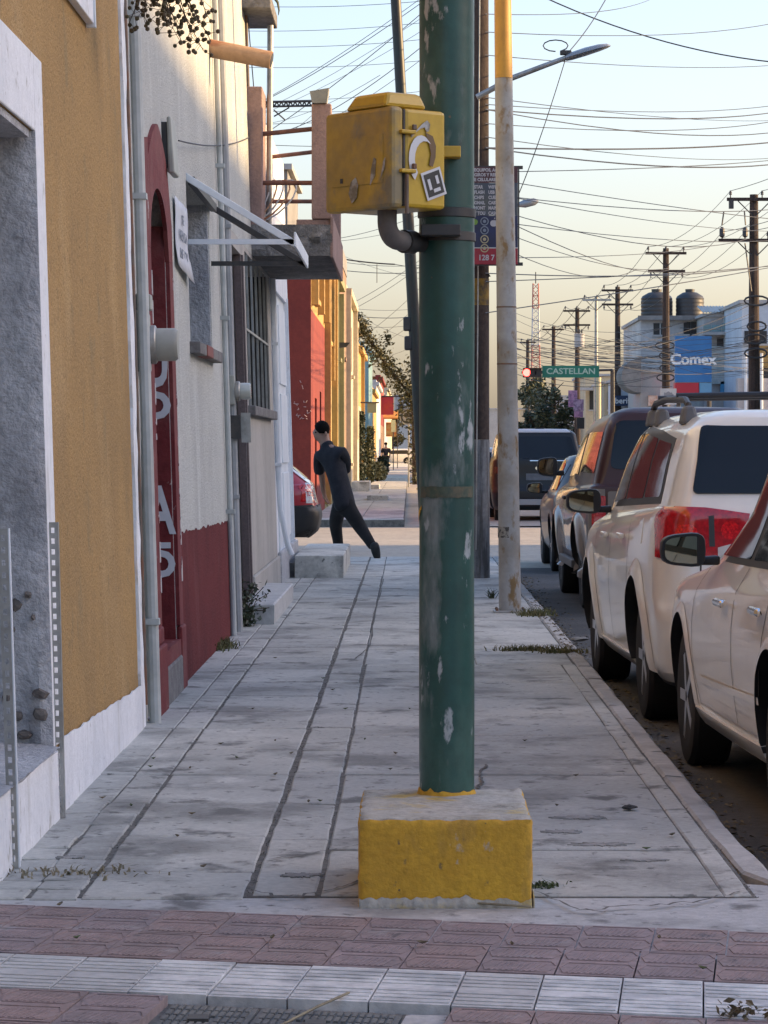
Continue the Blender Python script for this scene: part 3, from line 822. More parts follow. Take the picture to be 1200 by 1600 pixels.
# balcony: slab, end wall, post, rods
bal = thing('balcony', (-1.0, 28, 3.06), 'unfinished pink balcony with rusted rods jutting over the pavement', 'balcony')
vs, fs = [], []
nx_, ny_ = 14, 16
mb = MB()
def hsh(i, j, s): return noise.noise(Vector((i * .7, j * .7, s)))
mb.bb(-1.42, -.69, 26.52, 30.3, 3.06, 3.15); mb.build('floor_slab', cracked_conc, bal)
mb = MB(); vs, fs = [], []
for i in range(15):
    for j in range(6):
        x = -1.42 + .735 * i / 14; z_ = 3.055 + .275 * j / 5
        dep = .035 * noise.noise(Vector((x * 11, z_ * 15, 3))) + (.05 * noise.noise(Vector((x * 22, z_ * 30, 7))) if x > -.95 else .01 * noise.noise(Vector((x * 22, z_ * 30, 7))))
        vs.append((x, 26.5 - dep, z_))
for i in range(14):
    for j in range(5):
        a = i * 6 + j; fs.append((a, a + 6, a + 7, a + 1))
mb.add(vs, fs); mb.build('broken_edge', cracked_conc, bal, smooth=True)
mb = MB(); mb.bb(-.70, -.672, 26.5, 30.3, 3.04, 3.40); mb.build('outer_face', pink_stucco, bal, bevel=.008)
mb = MB(); mb.bb(-1.0, -.702, 26.56, 30.28, 3.152, 3.38); mb.build('kerb_wall', pink_stucco, bal, bevel=.008)
mb = MB(); mb.bb(-.865, -.69, 26.54, 26.75, 3.382, 4.40); mb.build('post', pink_stucco, bal, bevel=.012)
mb = MB(); mb.bb(-.865, -.69, 30.05, 30.28, 3.382, 4.15); mb.build('post', pink_stucco, bal, bevel=.012)
mb = MB(); mb.bb(-1.47, -1.30, 26.52, 27.2, 3.16, 4.55); mb.build('wall_pier', pink_stucco, bal, tilt=False, bevel=.01)
for y_, z0, z1 in ((26.65, 4.13, 4.19), (26.65, 3.71, 3.71), (30.1, 4.27, 4.34), (30.1, 3.83, 3.83)):
    x0 = -1.43
    MB().tube([(x0, y_, z0), (-.84, y_, z1)], .021, 8).build('rod', rod_rust, bal, smooth=True)
mb = MB(); mb.hexa([Vector((-.86, 26.5, 4.402)), Vector((-.73, 26.5, 4.402)), Vector((-.86, 26.7, 4.402)), Vector((-.73, 26.7, 4.402)), Vector((-.88, 26.46, 4.50)), Vector((-.71, 26.46, 4.53)), Vector((-.88, 26.7, 4.50)), Vector((-.71, 26.7, 4.53))]); mb.build('post_cap', meter_case, bal)
for k_ in range(5):
    pts = [(-1.40 + .03 * k_, 26.9, 3.4)]
    for q in range(1, 9):
        a = q / 8 * math.pi
        pts.append((-1.40 + .03 * k_ + (.10 + .03 * k_) * math.sin(a) + .01 * q, 26.9 + .05 * q, 3.4 + .35 * (1 - math.cos(a)) / 2 + .12 * math.sin(a)))
    MB().tube(pts, .008, 5).build('hose', [pvc, clay][k_ % 2], bal, smooth=True)
# tube mast with roof ledge above
t = thing('roof_ledge', (-1.4, 26.6, 5.2), 'grey concrete roof ledge at the very top of the facade', 'ledge')
mb = MB(); mb.bb(-1.6, -1.205, 26.1, 27.4, 5.18, 5.30); mb.build('ledge_slab', cracked_conc, t, bevel=.01)
mb = MB(); mb.tube([(-1.44, 26.7, 5.302), (-1.44, 26.7, 5.7)], .05, 10); mb.build('stub', pvc, t)
pipe('pale steel mast standing on the balcony beside the beige house', [(-1.27, 27.1, 3.16), (-1.262, 27.1, 4.3), (-1.255, 27.1, 5.17)], .028, galv, tilt=False, name='mast', cat='mast')
pipe('thin dark conduit at the end of the sunlit upper wall', [(-1.29, 26.55, 3.3), (-1.29, 26.55, 5.6)], .016, rust_metal, name='conduit', cat='conduit')

# ---------------- white gate house at the corner
wb = thing('corner_house', (-1.3, 32, 0), 'low cream house at the corner with a tall white metal gate', 'house')
mb = cells(MB(), 29.82, 34.3, -.1, 4.6, [(30.3, 33.9, .3, 3.0)])
mb.build('wall', white_lime, wb, **LF)
MB().bb(-7, -1.66, 29.9, 34.25, -.1, 4.5).build('rear_mass', white_lime, wb, **LF)
for a, b in ((30.3, 32.08), (32.12, 33.9)):
    g_ = MB().bb(-1.40, -1.335, a, b, .3, 3.0).build('gate_leaf', white_metal, wb, **LF)
    for z0, z1 in ((.4, 1.1), (1.2, 1.95), (2.05, 2.9)):
        MB().bb(-1.336, -1.318, a + .12, b - .12, z0, z1).build('gate_panel', white_metal, wb, bevel=.02, **LF)
for a in (30.2, 33.92): MB().bb(-1.34, -1.285, a, a + .09, .25, 3.05).build('gate_post', white_metal, wb, **LF)
mb = MB(); mb.bb(-1.30, -1.26, 29.85, 34.3, -.05, .33); mb.build('plinth', grey_plaster, wb, bevel=.02, **LF)
pipe('white downpipe kicking out at its foot beside the white gate', [(-1.27, 29.9, 3.05), (-1.27, 29.9, 1.2), (-1.26, 29.9, .75), (-1.2, 29.9, .40), (-1.16, 29.9, .30)], .03, white_metal, brk=(1.2, 2.4))

# steps on the pavement
def step(label, x0, x1, y0, y1, h, mat, nm='doorstep'):
    mb = MB()
    vs, fs = [], []
    o = slab_mesh(x0, x1, y0, y1, h, h + .02, .012, .006).build(nm, mat, base=(x0, y0, 0)); tag(o, label, 'step', 'steps at the doors of the left facades')
step('small pale cement doorstep beside the weeds under the brown door', -1.31, -1.04, 23.2, 26.9, .155, white_tile_b)
step('long grey concrete doorstep in front of the white gate', -1.20, -.70, 31.6, 35.5, .235, concrete_b)
o = slab_mesh(-1.32, -1.205, 31.7, 33.2, .16, .18, .012).build('doorstep', brick_grey, base=(-1.3, 31.7, 0)); tag(o, 'low brown block between the long grey doorstep and the white gate', 'step', 'steps at the doors of the left facades')
# ================================================================ GREEN SIGNAL POLE, CONTROL BOX
gp_ = thing('signal_pole', (.118, 9.5, 0), 'thick green steel pole standing in a yellow painted concrete block', 'pole')
# block, slightly worn edges
def lumpy_box(x0, x1, y0, y1, z0, z1, nx, ny, nz, amp, seed, rnd_edge=.01):
    """box with a gridded, slightly uneven surface"""
    vs, fs, idx = [], [], {}
    def vid(p):
        k = tuple(round(c, 5) for c in p)
        if k not in idx:
            idx[k] = len(vs)
            q = Vector(p)
            c = Vector(((x0 + x1) / 2, (y0 + y1) / 2, (z0 + z1) / 2))
            on = sum(1 for a, lo, hi in ((p[0], x0, x1), (p[1], y0, y1), (p[2], z0, z1)) if abs(a - lo) < 1e-6 or abs(a - hi) < 1e-6)
            d = noise.noise(q * 14 + Vector((seed, 0, 0))) * amp + noise.noise(q * 45 + Vector((0, seed, 0))) * amp * .5
            dirv = Vector((0, 0, 0))
            for i, (a, lo, hi) in enumerate(((p[0], x0, x1), (p[1], y0, y1), (p[2], z0, z1))):
                if abs(a - lo) < 1e-6: dirv[i] = -1
                elif abs(a - hi) < 1e-6: dirv[i] = 1
            q = q + dirv.normalized() * (d - (rnd_edge * (1 + noise.noise(q * 30)) if on > 1 else 0))
            vs.append(q)
        return idx[k]
    L = lambda a, b, n: [a + (b - a) * i / n for i in range(n + 1)]
    X, Y, Z = L(x0, x1, nx), L(y0, y1, ny), L(z0, z1, nz)
    fm = []
    def grid(A, B, fn, m):
        for i in range(len(A) - 1):
            for j in range(len(B) - 1):
                fs.append((vid(fn(A[i], B[j])), vid(fn(A[i + 1], B[j])), vid(fn(A[i + 1], B[j + 1])), vid(fn(A[i], B[j + 1])))); fm.append(m)
    grid(X, Z, lambda a, b: (a, y0, b), 0); grid(X, Z, lambda a, b: (a, y1, b), 0)
    grid(Y, Z, lambda a, b: (x0, a, b), 0); grid(Y, Z, lambda a, b: (x1, a, b), 0)
    grid(X, Y, lambda a, b: (a, b, z1), 1)
    mb = MB(); mb.v = vs; mb.f = fs; mb.m = fm
    return mb
lumpy_box(-.152, .364, 8.9, 9.7, -.03, .258, 30, 26, 16, .004, 3, .008).build('base_block', [block_yellow, block_conc], gp_, smooth=True, sharp=50)
def foot_strip(fn, n, seed):
    vs, fs = [], []
    for i in range(n + 1):
        t = i / n; h = .022 + .022 * noise.noise(Vector((t * 6, seed, 1))) + .012 * noise.noise(Vector((t * 25, seed, 4)))
        vs += [fn(t, -.028), fn(t, max(.004, h))]
    for i in range(n): a = 2 * i; fs.append((a, a + 2, a + 3, a + 1))
    o = MB().add(vs, fs).build('bare_foot', block_conc, gp_, smooth=True)
    sm = o.modifiers.new('thick', 'SOLIDIFY'); sm.thickness = .004; sm.offset = 0
foot_strip(lambda t, z: (-.150 + .512 * t, 8.896, z), 60, 2)
foot_strip(lambda t, z: (.3685, 8.905 + .79 * t, z), 40, 7)
mb = MB(); rr = .0875
prof = [(rr + .006 * (1 if z == 0 else 0), z) for z in (0, .01)] + [(rr + .0008 * math.sin(z * 5), z) for z in [.012 + i * .25 for i in range(24)]]
mb.lathe(prof, 40, 0, 'Z', (.118, 9.56, .255)); mb.build('shaft', pole_green, gp_, smooth=True)
mb = MB(); rnd = random.Random(4)
vs, fs = [], []; n = 40
for j in range(n):
    q = 2 * math.pi * j / n
    h = .006 + .022 * max(0, noise.noise(Vector((math.cos(q) * 2.5, math.sin(q) * 2.5, 4))))
    vs += [(.118 + (rr + .0085) * math.cos(q), 9.56 + (rr + .0085) * math.sin(q), .25), (.118 + (rr + .002) * math.cos(q), 9.56 + (rr + .002) * math.sin(q), .262 + h)]
for j in range(n): a = 2 * j; b = 2 * ((j + 1) % n); fs.append((a, b, b + 1, a + 1))
mb.add(vs, fs); mb.build('yellow_splash', block_yellow, gp_, smooth=True)
# shallow worn bands where stickers were scraped off the shaft
for (z, h, a0, a1, mt) in ((1.215, .035, 3.55, 5.9, sticker_brown), (1.13, .035, 3.15, 3.6, block_yellow)):
    vs, fs = [], []; n = 18
    for j in range(n + 1):
        q = a0 + (a1 - a0) * j / n; r2 = rr + .0022
        dz = .006 * noise.noise(Vector((j * .9, z * 9, 1))) + (.05 * (j / n) if mt is block_yellow else 0)
        vs += [(.118 + r2 * math.cos(q), 9.56 + r2 * math.sin(q), z - h / 2 + dz), (.118 + r2 * math.cos(q), 9.56 + r2 * math.sin(q), z + h / 2 - dz * .5 + (.05 * (j / n) if mt is block_yellow else 0))]
    for j in range(n): a = 2 * j; fs.append((a, a + 2, a + 3, a + 1))
    if mt is sticker_brown:
        MB().add(vs, fs).build('scraped_band', M('scraped green band', (.055, .085, .06), .6, (.10, .09, .055), 30, (.4, .6), .2, 60), gp_, smooth=True)
    else:
        MB().add(vs, fs).build('paint_mark', mt, gp_, smooth=True)

# control box, turned about 45 degrees, corner towards the camera
BC = Vector((-.055, 9.20, 1.35 + (702 - 322) / 511.0))      # bottom of the near vertical edge
dl, dr = Vector((-.21, .25, 0)), Vector((.17, .143, 0))      # to the left / right along the two visible sides
H = .305
ul, ur = dl.normalized(), dr.normalized(); up = Vector((0, 0, 1))
bx = thing('control_box', BC + (dl + dr) / 2, 'mustard yellow metal control box with torn stickers on the green pole', 'box')
def bp(l, r, z): return BC + ul * l + ur * r + up * z
def obox(name, l0, l1, r0, r1, z0, z1, mat, bev=.006, par=None):
    mb = MB(); mb.hexa([bp(l, r, z) for z in (z0, z1) for l in (l0, l1) for r in (r0, r1)])
    return mb.build(name, mat, par or bx, bevel=bev)
Ll, Lr = dl.length, dr.length
obox('housing', .004, Ll, .058, Lr, 0, H, [box_yellow], .012)
obox('front_door', .0, Ll + .004, .0, .050, -.004, H + .004, [box_worn], .014)
obox('door_gap', .004, Ll - .004, .0505, .0575, .004, H - .004, dark_metal, 0)
obox('pressed_panel', .04, Ll - .035, -.0025, -.0002, .075, .225, box_worn, .0012)
# top hood
mb = MB()
mb.hexa([bp(l, r, z) for z, ins in ((H + .004, 0), (H + .052, .035)) for l in (.03 + ins * .3, .235 - ins) for r in (.0 + ins * .5, Lr - .05 - ins * .6)])
mb.build('hood', box_yellow, bx, bevel=.012)
for z in (.225, .105):
    obox('hinge', -.014, .02, .03, .088, z, z + .012, box_yellow, .003)
    obox('hinge_pin', -.012, -.003, .078, .092, z + .014, z + .03, rust_metal, .002)
mb = MB(); a = bp(-.006, .056, .10); mb.tube([a, bp(-.006, .056, -.02)], .006, 8); mb.build('hinge_rod', rust_metal, bx, smooth=True)
obox('keyhole', .235, .247, -.004, -.001, .085, .10, dark_metal, 0)
# torn stickers on the left face (door) and right face
def blob(name, pts, face, mat, off):
    vs = []
    for (s, z) in pts:
        vs.append(bp(s, -off, z) if face == 'l' else bp(-off, s, z))
    n = len(vs); back = [v - (ur if face == 'l' else ul) * -.0006 for v in vs]
    nrm = (ur if face == 'l' else ul) * .0008
    mb = MB(); mb.add([v + nrm for v in vs] + vs, [tuple(range(n)), tuple(range(n, 2 * n))[::-1]] + [(i, (i + 1) % n, n + (i + 1) % n, n + i) for i in range(n)])
    o = mb.build(name, mat, bx)
    return o
sticker_torn = M('torn sticker', (.42, .42, .40), .7, (.20, .17, .11), 22, (.42, .58), .15, 60)
blob('torn_sticker', [(.19, .02), (.165, .035), (.158, .075), (.17, .10), (.195, .085), (.205, .05)], 'l', sticker_torn, .0042)
blob('torn_sticker', [(.10, .07), (.075, .10), (.07, .15), (.082, .155), (.095, .12)], 'l', sticker_torn, .0042)
blob('torn_sticker', [(.05, .085), (.036, .14), (.026, .152), (.03, .12)], 'l', sticker_torn, .0042)
cres = []
for i in range(11):
    q = R(50 + 190 * i / 10); cres.append((.118 + .05 * math.cos(q), .15 + .075 * math.sin(q) * 1.0))
for i in range(9):
    q = R(225 - 165 * i / 8); cres.append((.135 + .043 * math.cos(q), .15 + .058 * math.sin(q)))
blob('crescent_sticker', cres, 'r', sticker_white, .0012)
blob('brown_tear', [(.135, .235), (.165, .225), (.178, .195), (.176, .16), (.165, .13), (.15, .135), (.158, .17), (.15, .20)], 'r', sticker_brown, .001)
blob('flaked_strip', [(.075, .222), (.10, .24), (.125, .262), (.142, .272), (.155, .262), (.15, .24), (.14, .235), (.132, .25), (.115, .245), (.095, .23), (.08, .215)], 'r', sticker_torn, .001)
def rot_sq(cx, cz, w, h, a):
    c, s = math.cos(a), math.sin(a)
    return [(cx + x * c - z * s, cz + x * s + z * c) for x, z in ((-w, -h), (w, -h), (w, h), (-w, h))]
A = R(19)
blob('square_sticker', rot_sq(.168, .078, .041, .044, A), 'r', sticker_white, .0022)
blob('sticker_face', rot_sq(.168, .078, .033, .036, A), 'r', sticker_dark, .0034)
def sub(px_, pz_, w, h):
    c, s = math.cos(A), math.sin(A)
    blob('sticker_mark', rot_sq(.168 + px_ * c - pz_ * s, .078 + px_ * s + pz_ * c, w, h, A), 'r', sticker_white, .0046)
sub(-.018, .002, .0055, .017); sub(.016, .009, .0055, .013); sub(.006, -.021, .014, .0055)
# elbow conduit and brackets to the pole
mb = MB(); e0 = bp(.13, .09, 0)
pts = [e0 + Vector((0, 0, .01))]
tgt = Vector((.05, 9.53, 0))
dirh = Vector((tgt.x - e0.x, tgt.y - e0.y, 0)).normalized()
for i in range(9):
    q = math.pi / 2 * i / 8
    pts.append(e0 + dirh * (.055 * (1 - math.cos(q))) + Vector((0, 0, -.035 - .055 * math.sin(q))))
pts.append(e0 + dirh * .09 + Vector((0, 0, -.092)))
mb.tube(pts, .031, 14); mb.build('elbow', M('dull conduit', (.115, .105, .10), .6, (.16, .15, .14), 8, (.4, .6), .1), bx, smooth=True)
mb = MB(); mb.tube([pts[-1], pts[-1] + dirh * .05], .037, 14); mb.tube([pts[-1] + dirh * .05, tgt + Vector((0, 0, pts[-1].z))], .029, 14); mb.build('coupling', dark_metal, bx, smooth=True)
for z in (-.075, .17):
    mb = MB(); mb.bb(.035, .16, 9.40, 9.475, BC.z + z, BC.z + z + .035); mb.build('bracket', [dark_metal, box_yellow][z > 0], bx, bevel=.003)
for z in (.02, -.055):
    mb = MB(); mb.lathe([(rr + .002, 0), (rr + .005, .002), (rr + .005, .028), (rr + .002, .03)], 32, 0, 'Z', (.118, 9.56, BC.z + z - .03)); mb.build('strap', dark_metal, bx, smooth=True)

# ================================================================ OTHER POLES ON THIS PAVEMENT
# dark leaning post behind the green pole
lp0 = Vector(((668 - CXP) * 36 / F, 36.0, 0)); lp1 = Vector(((612 - CXP) * 36 / F, 36.0, 7.6))
t = thing('leaning_post', lp0, 'slim dark green post leaning left behind the thick green pole', 'post')
MB().tube([lp0, lp0.lerp(lp1, .5), lp1], [.075, .07, .062], 14).build('shaft', M('black green paint', (.014, .024, .02), .45, (.02, .018, .015), 3, (.4, .6), .2), t, smooth=True)
for (yy, zz) in ((0, 2.62), (0, 2.85)):
    p = lp0.lerp(lp1, zz / 7.6)
    mb = MB(); mb.box((p.x - .085, p.y, zz), (.09, .12, .17)); mb.build('bracket', dark_metal, t, bevel=.02)
# wooden utility pole
wx = .715
t = thing('wooden_pole', (wx, 31.6, 0), 'dark wooden utility pole with faded yellow band and limed foot', 'utility pole')
def wob(z): return wx + .02 * (z / 8), 31.6
segs = [(0, 1.45, 'limed_foot', wood_white, .128), (1.452, 2.86, 'trunk', wood_dark, .125), (2.862, 3.14, 'yellow_band', wood_yellow, .126), (3.142, 9.0, 'trunk', wood_dark, .124)]
for a, b, nm, m, r0 in segs:
    n = 18; k = max(2, int((b - a) / .25)); vs, fs = [], []
    for i in range(k + 1):
        z = a + (b - a) * i / k; rr2 = r0 - .004 * z
        for j in range(n):
            q = 2 * math.pi * j / n
            r2 = rr2 * (1 + .05 * noise.noise(Vector((math.cos(q) * 3, math.sin(q) * 3, z * .3))))
            c = wob(z); vs.append((c[0] + r2 * math.cos(q), c[1] + r2 * math.sin(q), z))
    for i in range(k):
        for j in range(n): fs.append((i * n + j, i * n + (j + 1) % n, (i + 1) * n + (j + 1) % n, (i + 1) * n + j))
    fs.append(tuple(range(n))[::-1]); fs.append(tuple(range(k * n, k * n + n)))
    MB().add(vs, fs).build(nm, m, t, smooth=True)
MB().tube([(wx - .02, 31.44, .3), (wx + .0, 31.45, 3), (wx + .02, 31.455, 6.5), (wx + .025, 31.46, 9)], .008, 6).build('ground_wire', galv, t, smooth=True)
mb = MB(); p = W(762, 432, 31.6); mb.hexa([Vector((p.x - .05, 31.55, p.z)), Vector((p.x + .03, 31.55, p.z)), Vector((p.x - .05, 31.66, p.z)), Vector((p.x + .03, 31.66, p.z)), Vector((p.x - .05, 31.55, p.z + .1)), Vector((p.x - .04, 31.55, p.z + .1)), Vector((p.x - .05, 31.66, p.z + .1)), Vector((p.x - .04, 31.66, p.z + .1))]); mb.build('sign_brace', dark_metal, t)
# street lamp on an arm from the wooden pole
t = thing('street_lamp', (wx + .1, 31.5, 5.1), 'grey street lamp on an upward arm from the wooden pole', 'street lamp', 'street lamps on the poles')
P_ = [W(x, y, 31.4) for x, y in ((745, 152), (800, 122), (850, 103), (885, 90))]
MB().tube(P_, [.032, .03, .028, .026], 10).build('arm', galv, t, smooth=True)
a, b = W(884, 91, 31.4), W(954, 72, 31.4)
mb = MB(); ax = (b - a); nrm = Vector((-ax.z, 0, ax.x)).normalized()
vs, fs = [], []; n = 10
for i, (f, w, h0, h1) in enumerate(((0, .05, -.03, .03), (.12, .09, -.035, .045), (.45, .11, -.03, .055), (.75, .12, -.02, .05), (.93, .09, -.01, .035), (1, .03, 0, .012))):
    for j in range(n):
        q = 2 * math.pi * j / n; s = math.sin(q)
        vs.append(a + ax * f + Vector((0, w * math.cos(q), 0)) + nrm * (h1 * s if s > 0 else -h0 * s))
for i in range(5):
    for j in range(n): fs.append((i * n + j, i * n + (j + 1) % n, (i + 1) * n + (j + 1) % n, (i + 1) * n + j))
fs += [tuple(range(n))[::-1], tuple(range(5 * n, 6 * n))]
mb.add(vs, fs); mb.build('lamp_head', lamp_grey, t, smooth=True)
m0 = a + ax * .02 + nrm * .06
pts = [m0 + Vector((-.10 + .10 * math.cos(q) * (1.3), 0, .07 + .06 * math.sin(q))) for q in [R(v) for v in range(-60, 300, 30)]]
MB().tube(pts, .007, 6).build('loose_wire', wire_mat, t, smooth=True)
mb = MB(); mb.box(a + ax * .03 + nrm * .055, (.12, .06, .05)); mb.build('connector', dark_metal, t, bevel=.01)
# grey chipped pole
gx, gy = (797 - CXP) * 24.9 / F, 24.9
t = thing('grey_pole', (gx, gy, 0), 'chipped grey steel pole with upper part coloured sunlit yellow', 'pole')
pl = lambda z: Vector((gx - .012 * z, gy, z))
rb = lambda z: .092 - .0042 * z
MB().tube([pl(z) for z in (.02, 1, 2, 3, 4, 4.42)], [rb(z) for z in (.02, 1, 2, 3, 4, 4.42)], 20).build('shaft', grey_pole, t, smooth=True)
MB().tube([pl(z) for z in (4.422, 5.5, 7, 8.5)], [rb(z) for z in (4.422, 5.5, 7, 8.5)], 20).build('yellow_upper', yellow_pole, t, smooth=True)  # coloured yellow from the height where sunlight reaches the pole
mb = MB(); mb.bb(gx - .14, gx + .13, gy - .13, gy + .13, .002, .018); mb.build('base_plate', grey_pole, t, bevel=.004)
mb = MB()
for sx in (-1, 1):
    for sy in (-1, 1): mb = MB(); mb.lathe([(.012, .018), (.012, .035), (.004, .04)], 8, 0, 'Z', (gx + sx * .11, gy + sy * .1, 0)); mb.build('bolt', rust_metal, t)
MB().lathe([(rb(1) + .001, 0), (rb(1) + .001, .09)], 20, 0, 'Z', (gx - .013, gy, .62)).build('dark_smear', M('dark smear', (.06, .055, .05), .7, (.30, .28, .24), 25, (.42, .5), .1), t, smooth=True)
for z in (2.52, 2.05): MB().lathe([(rb(z) + .002, 0), (rb(z) + .002, .012)], 20, 0, 'Z', (pl(z).x, gy, z)).build('wire_band', rust_metal, t, smooth=True)

# ================================================================ ADVERTISING BANNER ON THE WOODEN POLE
bd = 31.2
def bw(x, y, off=0.0): return W(x, y, bd - off)
a, b = bw(700, 413), bw(811, 261)
t = thing('banner', (a.x, bd, a.z), 'dark blue and maroon repair shop banner hung on the wooden pole', 'banner')
banner_top = M('banner maroon', (.085, .035, .04), .6, var=.1); banner_mid = M('banner grey green', (.085, .09, .085), .6, (.06, .075, .10), 3, (.4, .6), .1)
banner_blue = M('banner blue', (.022, .032, .10), .6, (.02, .025, .06), 3, (.4, .6), .1); banner_red = M('banner red', (.30, .022, .035), .6, var=.1)
pr = M('banner print', (.46, .44, .44), .7, var=.05)
def bpanel(nm, x0, y0, x1, y1, m, off=0, th=.012):
    p, q = bw(x0, y1), bw(x1, y0); mb = MB(); mb.bb(p.x, q.x, bd - off - th, bd - off, p.z, q.z); return mb.build(nm, m, t)
bpanel('top_panel', 700, 261, 809, 285.8, banner_top); bpanel('list_panel', 700, 286.2, 809, 336.8, banner_mid)
bpanel('logo_panel', 700, 337.2, 809, 387.8, banner_blue); bpanel('number_panel', 700, 388.2, 809, 413, banner_red)
bpanel('white_line', 700, 386.6, 809, 388.1, pr, .0125, .002)
bpanel('frame_edge', 809.2, 262, 811.5, 412, dark_metal)
def bt(x, y, s, hpx, nm='lettering', al='LEFT', sx=.9, m=pr):
    p = bw(x, y); text_mesh(nm, s, hpx * bd / F * 1.32, m, t, (p.x, bd - .0135, p.z), depth=.001, sx=sx, align=al, bold=.002)
for y, s in ((266, 'EQUIPOS, AC'), (273.5, 'GIROS Y REPA'), (281, 'E CELULARES')): bt(741, y, s, 5.2)
for i, (s1, s2) in enumerate((('STAR', 'WIFI'), ('FLASH', 'USB'), ('CHIPS', 'CUEN'), ('GMAIL', 'CABT'), ('MONT', 'MAIN'), ('Y TOU', 'CASC'))):
    bt(741, 292.5 + i * 8.2, s1, 5.4, sx=.8); bt(763, 292.5 + i * 8.2, s2, 5.4, sx=.8)
bt(747, 403, '128 7', 9, 'number', sx=.95); bt(790, 403, '34', 9, 'number', sx=.95)
def disc(name, x, y, rpx, m, off, ring=None):
    c = bw(x, y); s = bd / F; mb = MB()
    if ring: 
        n = 20; vs, fs = [], []
        for j in range(n):
            q = 2 * math.pi * j / n
            for r2 in (rpx, ring): vs.append((c.x + r2 * s * math.cos(q), bd - off, c.z + r2 * s * math.sin(q)))
        for j in range(n): A_ = 2 * j; B_ = 2 * ((j + 1) % n); fs.append((A_, B_, B_ + 1, A_ + 1))
        mb.add(vs, fs)
    else: mb.lathe([(rpx * s, 0), (rpx * s, .003)], 18, 0, 'Y', (c.x, bd - off - .003, c.z))
    mb.build(name, m, t)
pgrey = M('print grey blue', (.20, .23, .27), .7, var=.1); pgreen = M('print green', (.16, .28, .05), .7, var=0); pgold = M('print gold', (.42, .36, .22), .7, var=.1)
for y, m in ((346, pgrey), (360, pgrey), (374, pgold), (388, pgold)):
    disc('round_icon', 757, y, 6.6, m, .0165, 5.0); disc('icon_centre', 757, y, 2.6, m, .0165)
# leaf and fruit emblems
c = bw(742, 347); s = bd / F
MB().lathe([(4.6 * s, 0), (4.6 * s, .003)], 16, 0, 'Y', (c.x, bd - .016, c.z)).build('green_emblem', pgreen, t)
c = bw(771.5, 349)
pts = []
for i in range(28):
    q = 2 * math.pi * i / 28; r2 = 5.6 * (1 - .18 * max(0, math.cos(q - math.pi / 2)) ** 6 - .10 * max(0, math.cos(q + math.pi / 2)) ** 8) * (1 - .35 * max(0, math.cos(q - .15)) ** 10)
    pts.append((c.x + r2 * s * math.cos(q), c.z + r2 * s * math.sin(q)))
MB().prism(pts, lambda u, v, w: Vector((u, w, v)), bd - .016, bd - .0135).build('fruit_emblem', pr, t)
MB().prism([(c.x - .2 * s, c.z + 5.6 * s), (c.x + 1.6 * s, c.z + 9.6 * s), (c.x + 2.4 * s, c.z + 7.5 * s)], lambda u, v, w: Vector((u, w, v)), bd - .016, bd - .0135).build('emblem_leaf', pr, t)
for y in (261.5, 412.5):
    p, q = bw(690, y), bw(817, y); MB().bb(p.x, q.x, bd + .002, bd + .03, p.z - .017, p.z + .017).build('arm', dark_metal, t)
# second, farther lamp peeping past the banner
t = thing('street_lamp', W(811, 325, 60), 'small distant street lamp head beside the banner edge', 'street lamp', 'street lamps on the poles')
a, b = W(760, 332, 60), W(812, 320, 60)
MB().tube([a, b], .03, 8).build('arm', galv, t)
mb = MB(); c, d = W(811, 320, 60), W(841, 314, 60); mb.tube([c, c.lerp(d, .3), c.lerp(d, .8), d], [.05, .085, .075, .03], 10); mb.build('lamp_head', lamp_grey, t, smooth=True)
MB().tube([W(759, 333, 60), G(759, 702 + F * HC / 60)], .07, 10).build('post', galv, t)
# ================================================================ CARS
def cr(p0, p1, p2, p3, t):
    return .5 * ((2 * p1) + (-p0 + p2) * t + (2 * p0 - 5 * p1 + 4 * p2 - p3) * t * t + (-p0 + 3 * p1 - 3 * p2 + p3) * t ** 3)
def ring_pts(r, n=18):
    """r = zr, zf, yr, yf, w, cor_r, cor_f : rounded plan outline, counter-clockwise seen from above"""
    zr, zf, yr, yf, w, c1, c2 = r
    pts = []
    wx_f = min(w * .96, c2 * .62); wx_r = min(w * .96, c1 * .62)
    def side(k): return [i / k for i in range(k)]
    # front edge (right to left), corner, left side, corner, rear edge, corner, right side, corner
    m = n // 3
    for t in side(6): pts.append((w - wx_f - 2 * (w - wx_f) * t, yf + .05 * c2 * (1 - (2 * t - 1) ** 2)))
    for t in side(m): q = math.pi / 2 * t; pts.append((-(w - wx_f) - wx_f * math.sin(q), yf - c2 + c2 * math.cos(q)))
    for t in side(16): pts.append((-w - .018 * math.sin(math.pi * t), yf - c2 + (yr + c1 - yf + c2) * t))
    for t in side(m): q = math.pi / 2 * t; pts.append((-(w - wx_r) - wx_r * math.cos(q), yr + c1 - c1 * math.sin(q)))
    for t in side(6): pts.append((-(w - wx_r) + 2 * (w - wx_r) * t, yr - .04 * c1 * (1 - (2 * t - 1) ** 2)))
    for t in side(m): q = math.pi / 2 * t; pts.append(((w - wx_r) + wx_r * math.sin(q), yr + c1 - c1 * math.cos(q)))
    for t in side(16): pts.append((w + .018 * math.sin(math.pi * t), yr + c1 + (yf - c2 - yr - c1) * t))
    for t in side(m): q = math.pi / 2 * t; pts.append(((w - wx_f) + wx_f * math.cos(q), yf - c2 + c2 * math.sin(q)))
    return [(x, y, zr + (zf - zr) * min(1, max(0, (y - yr) / (yf - yr)))) for x, y in pts]
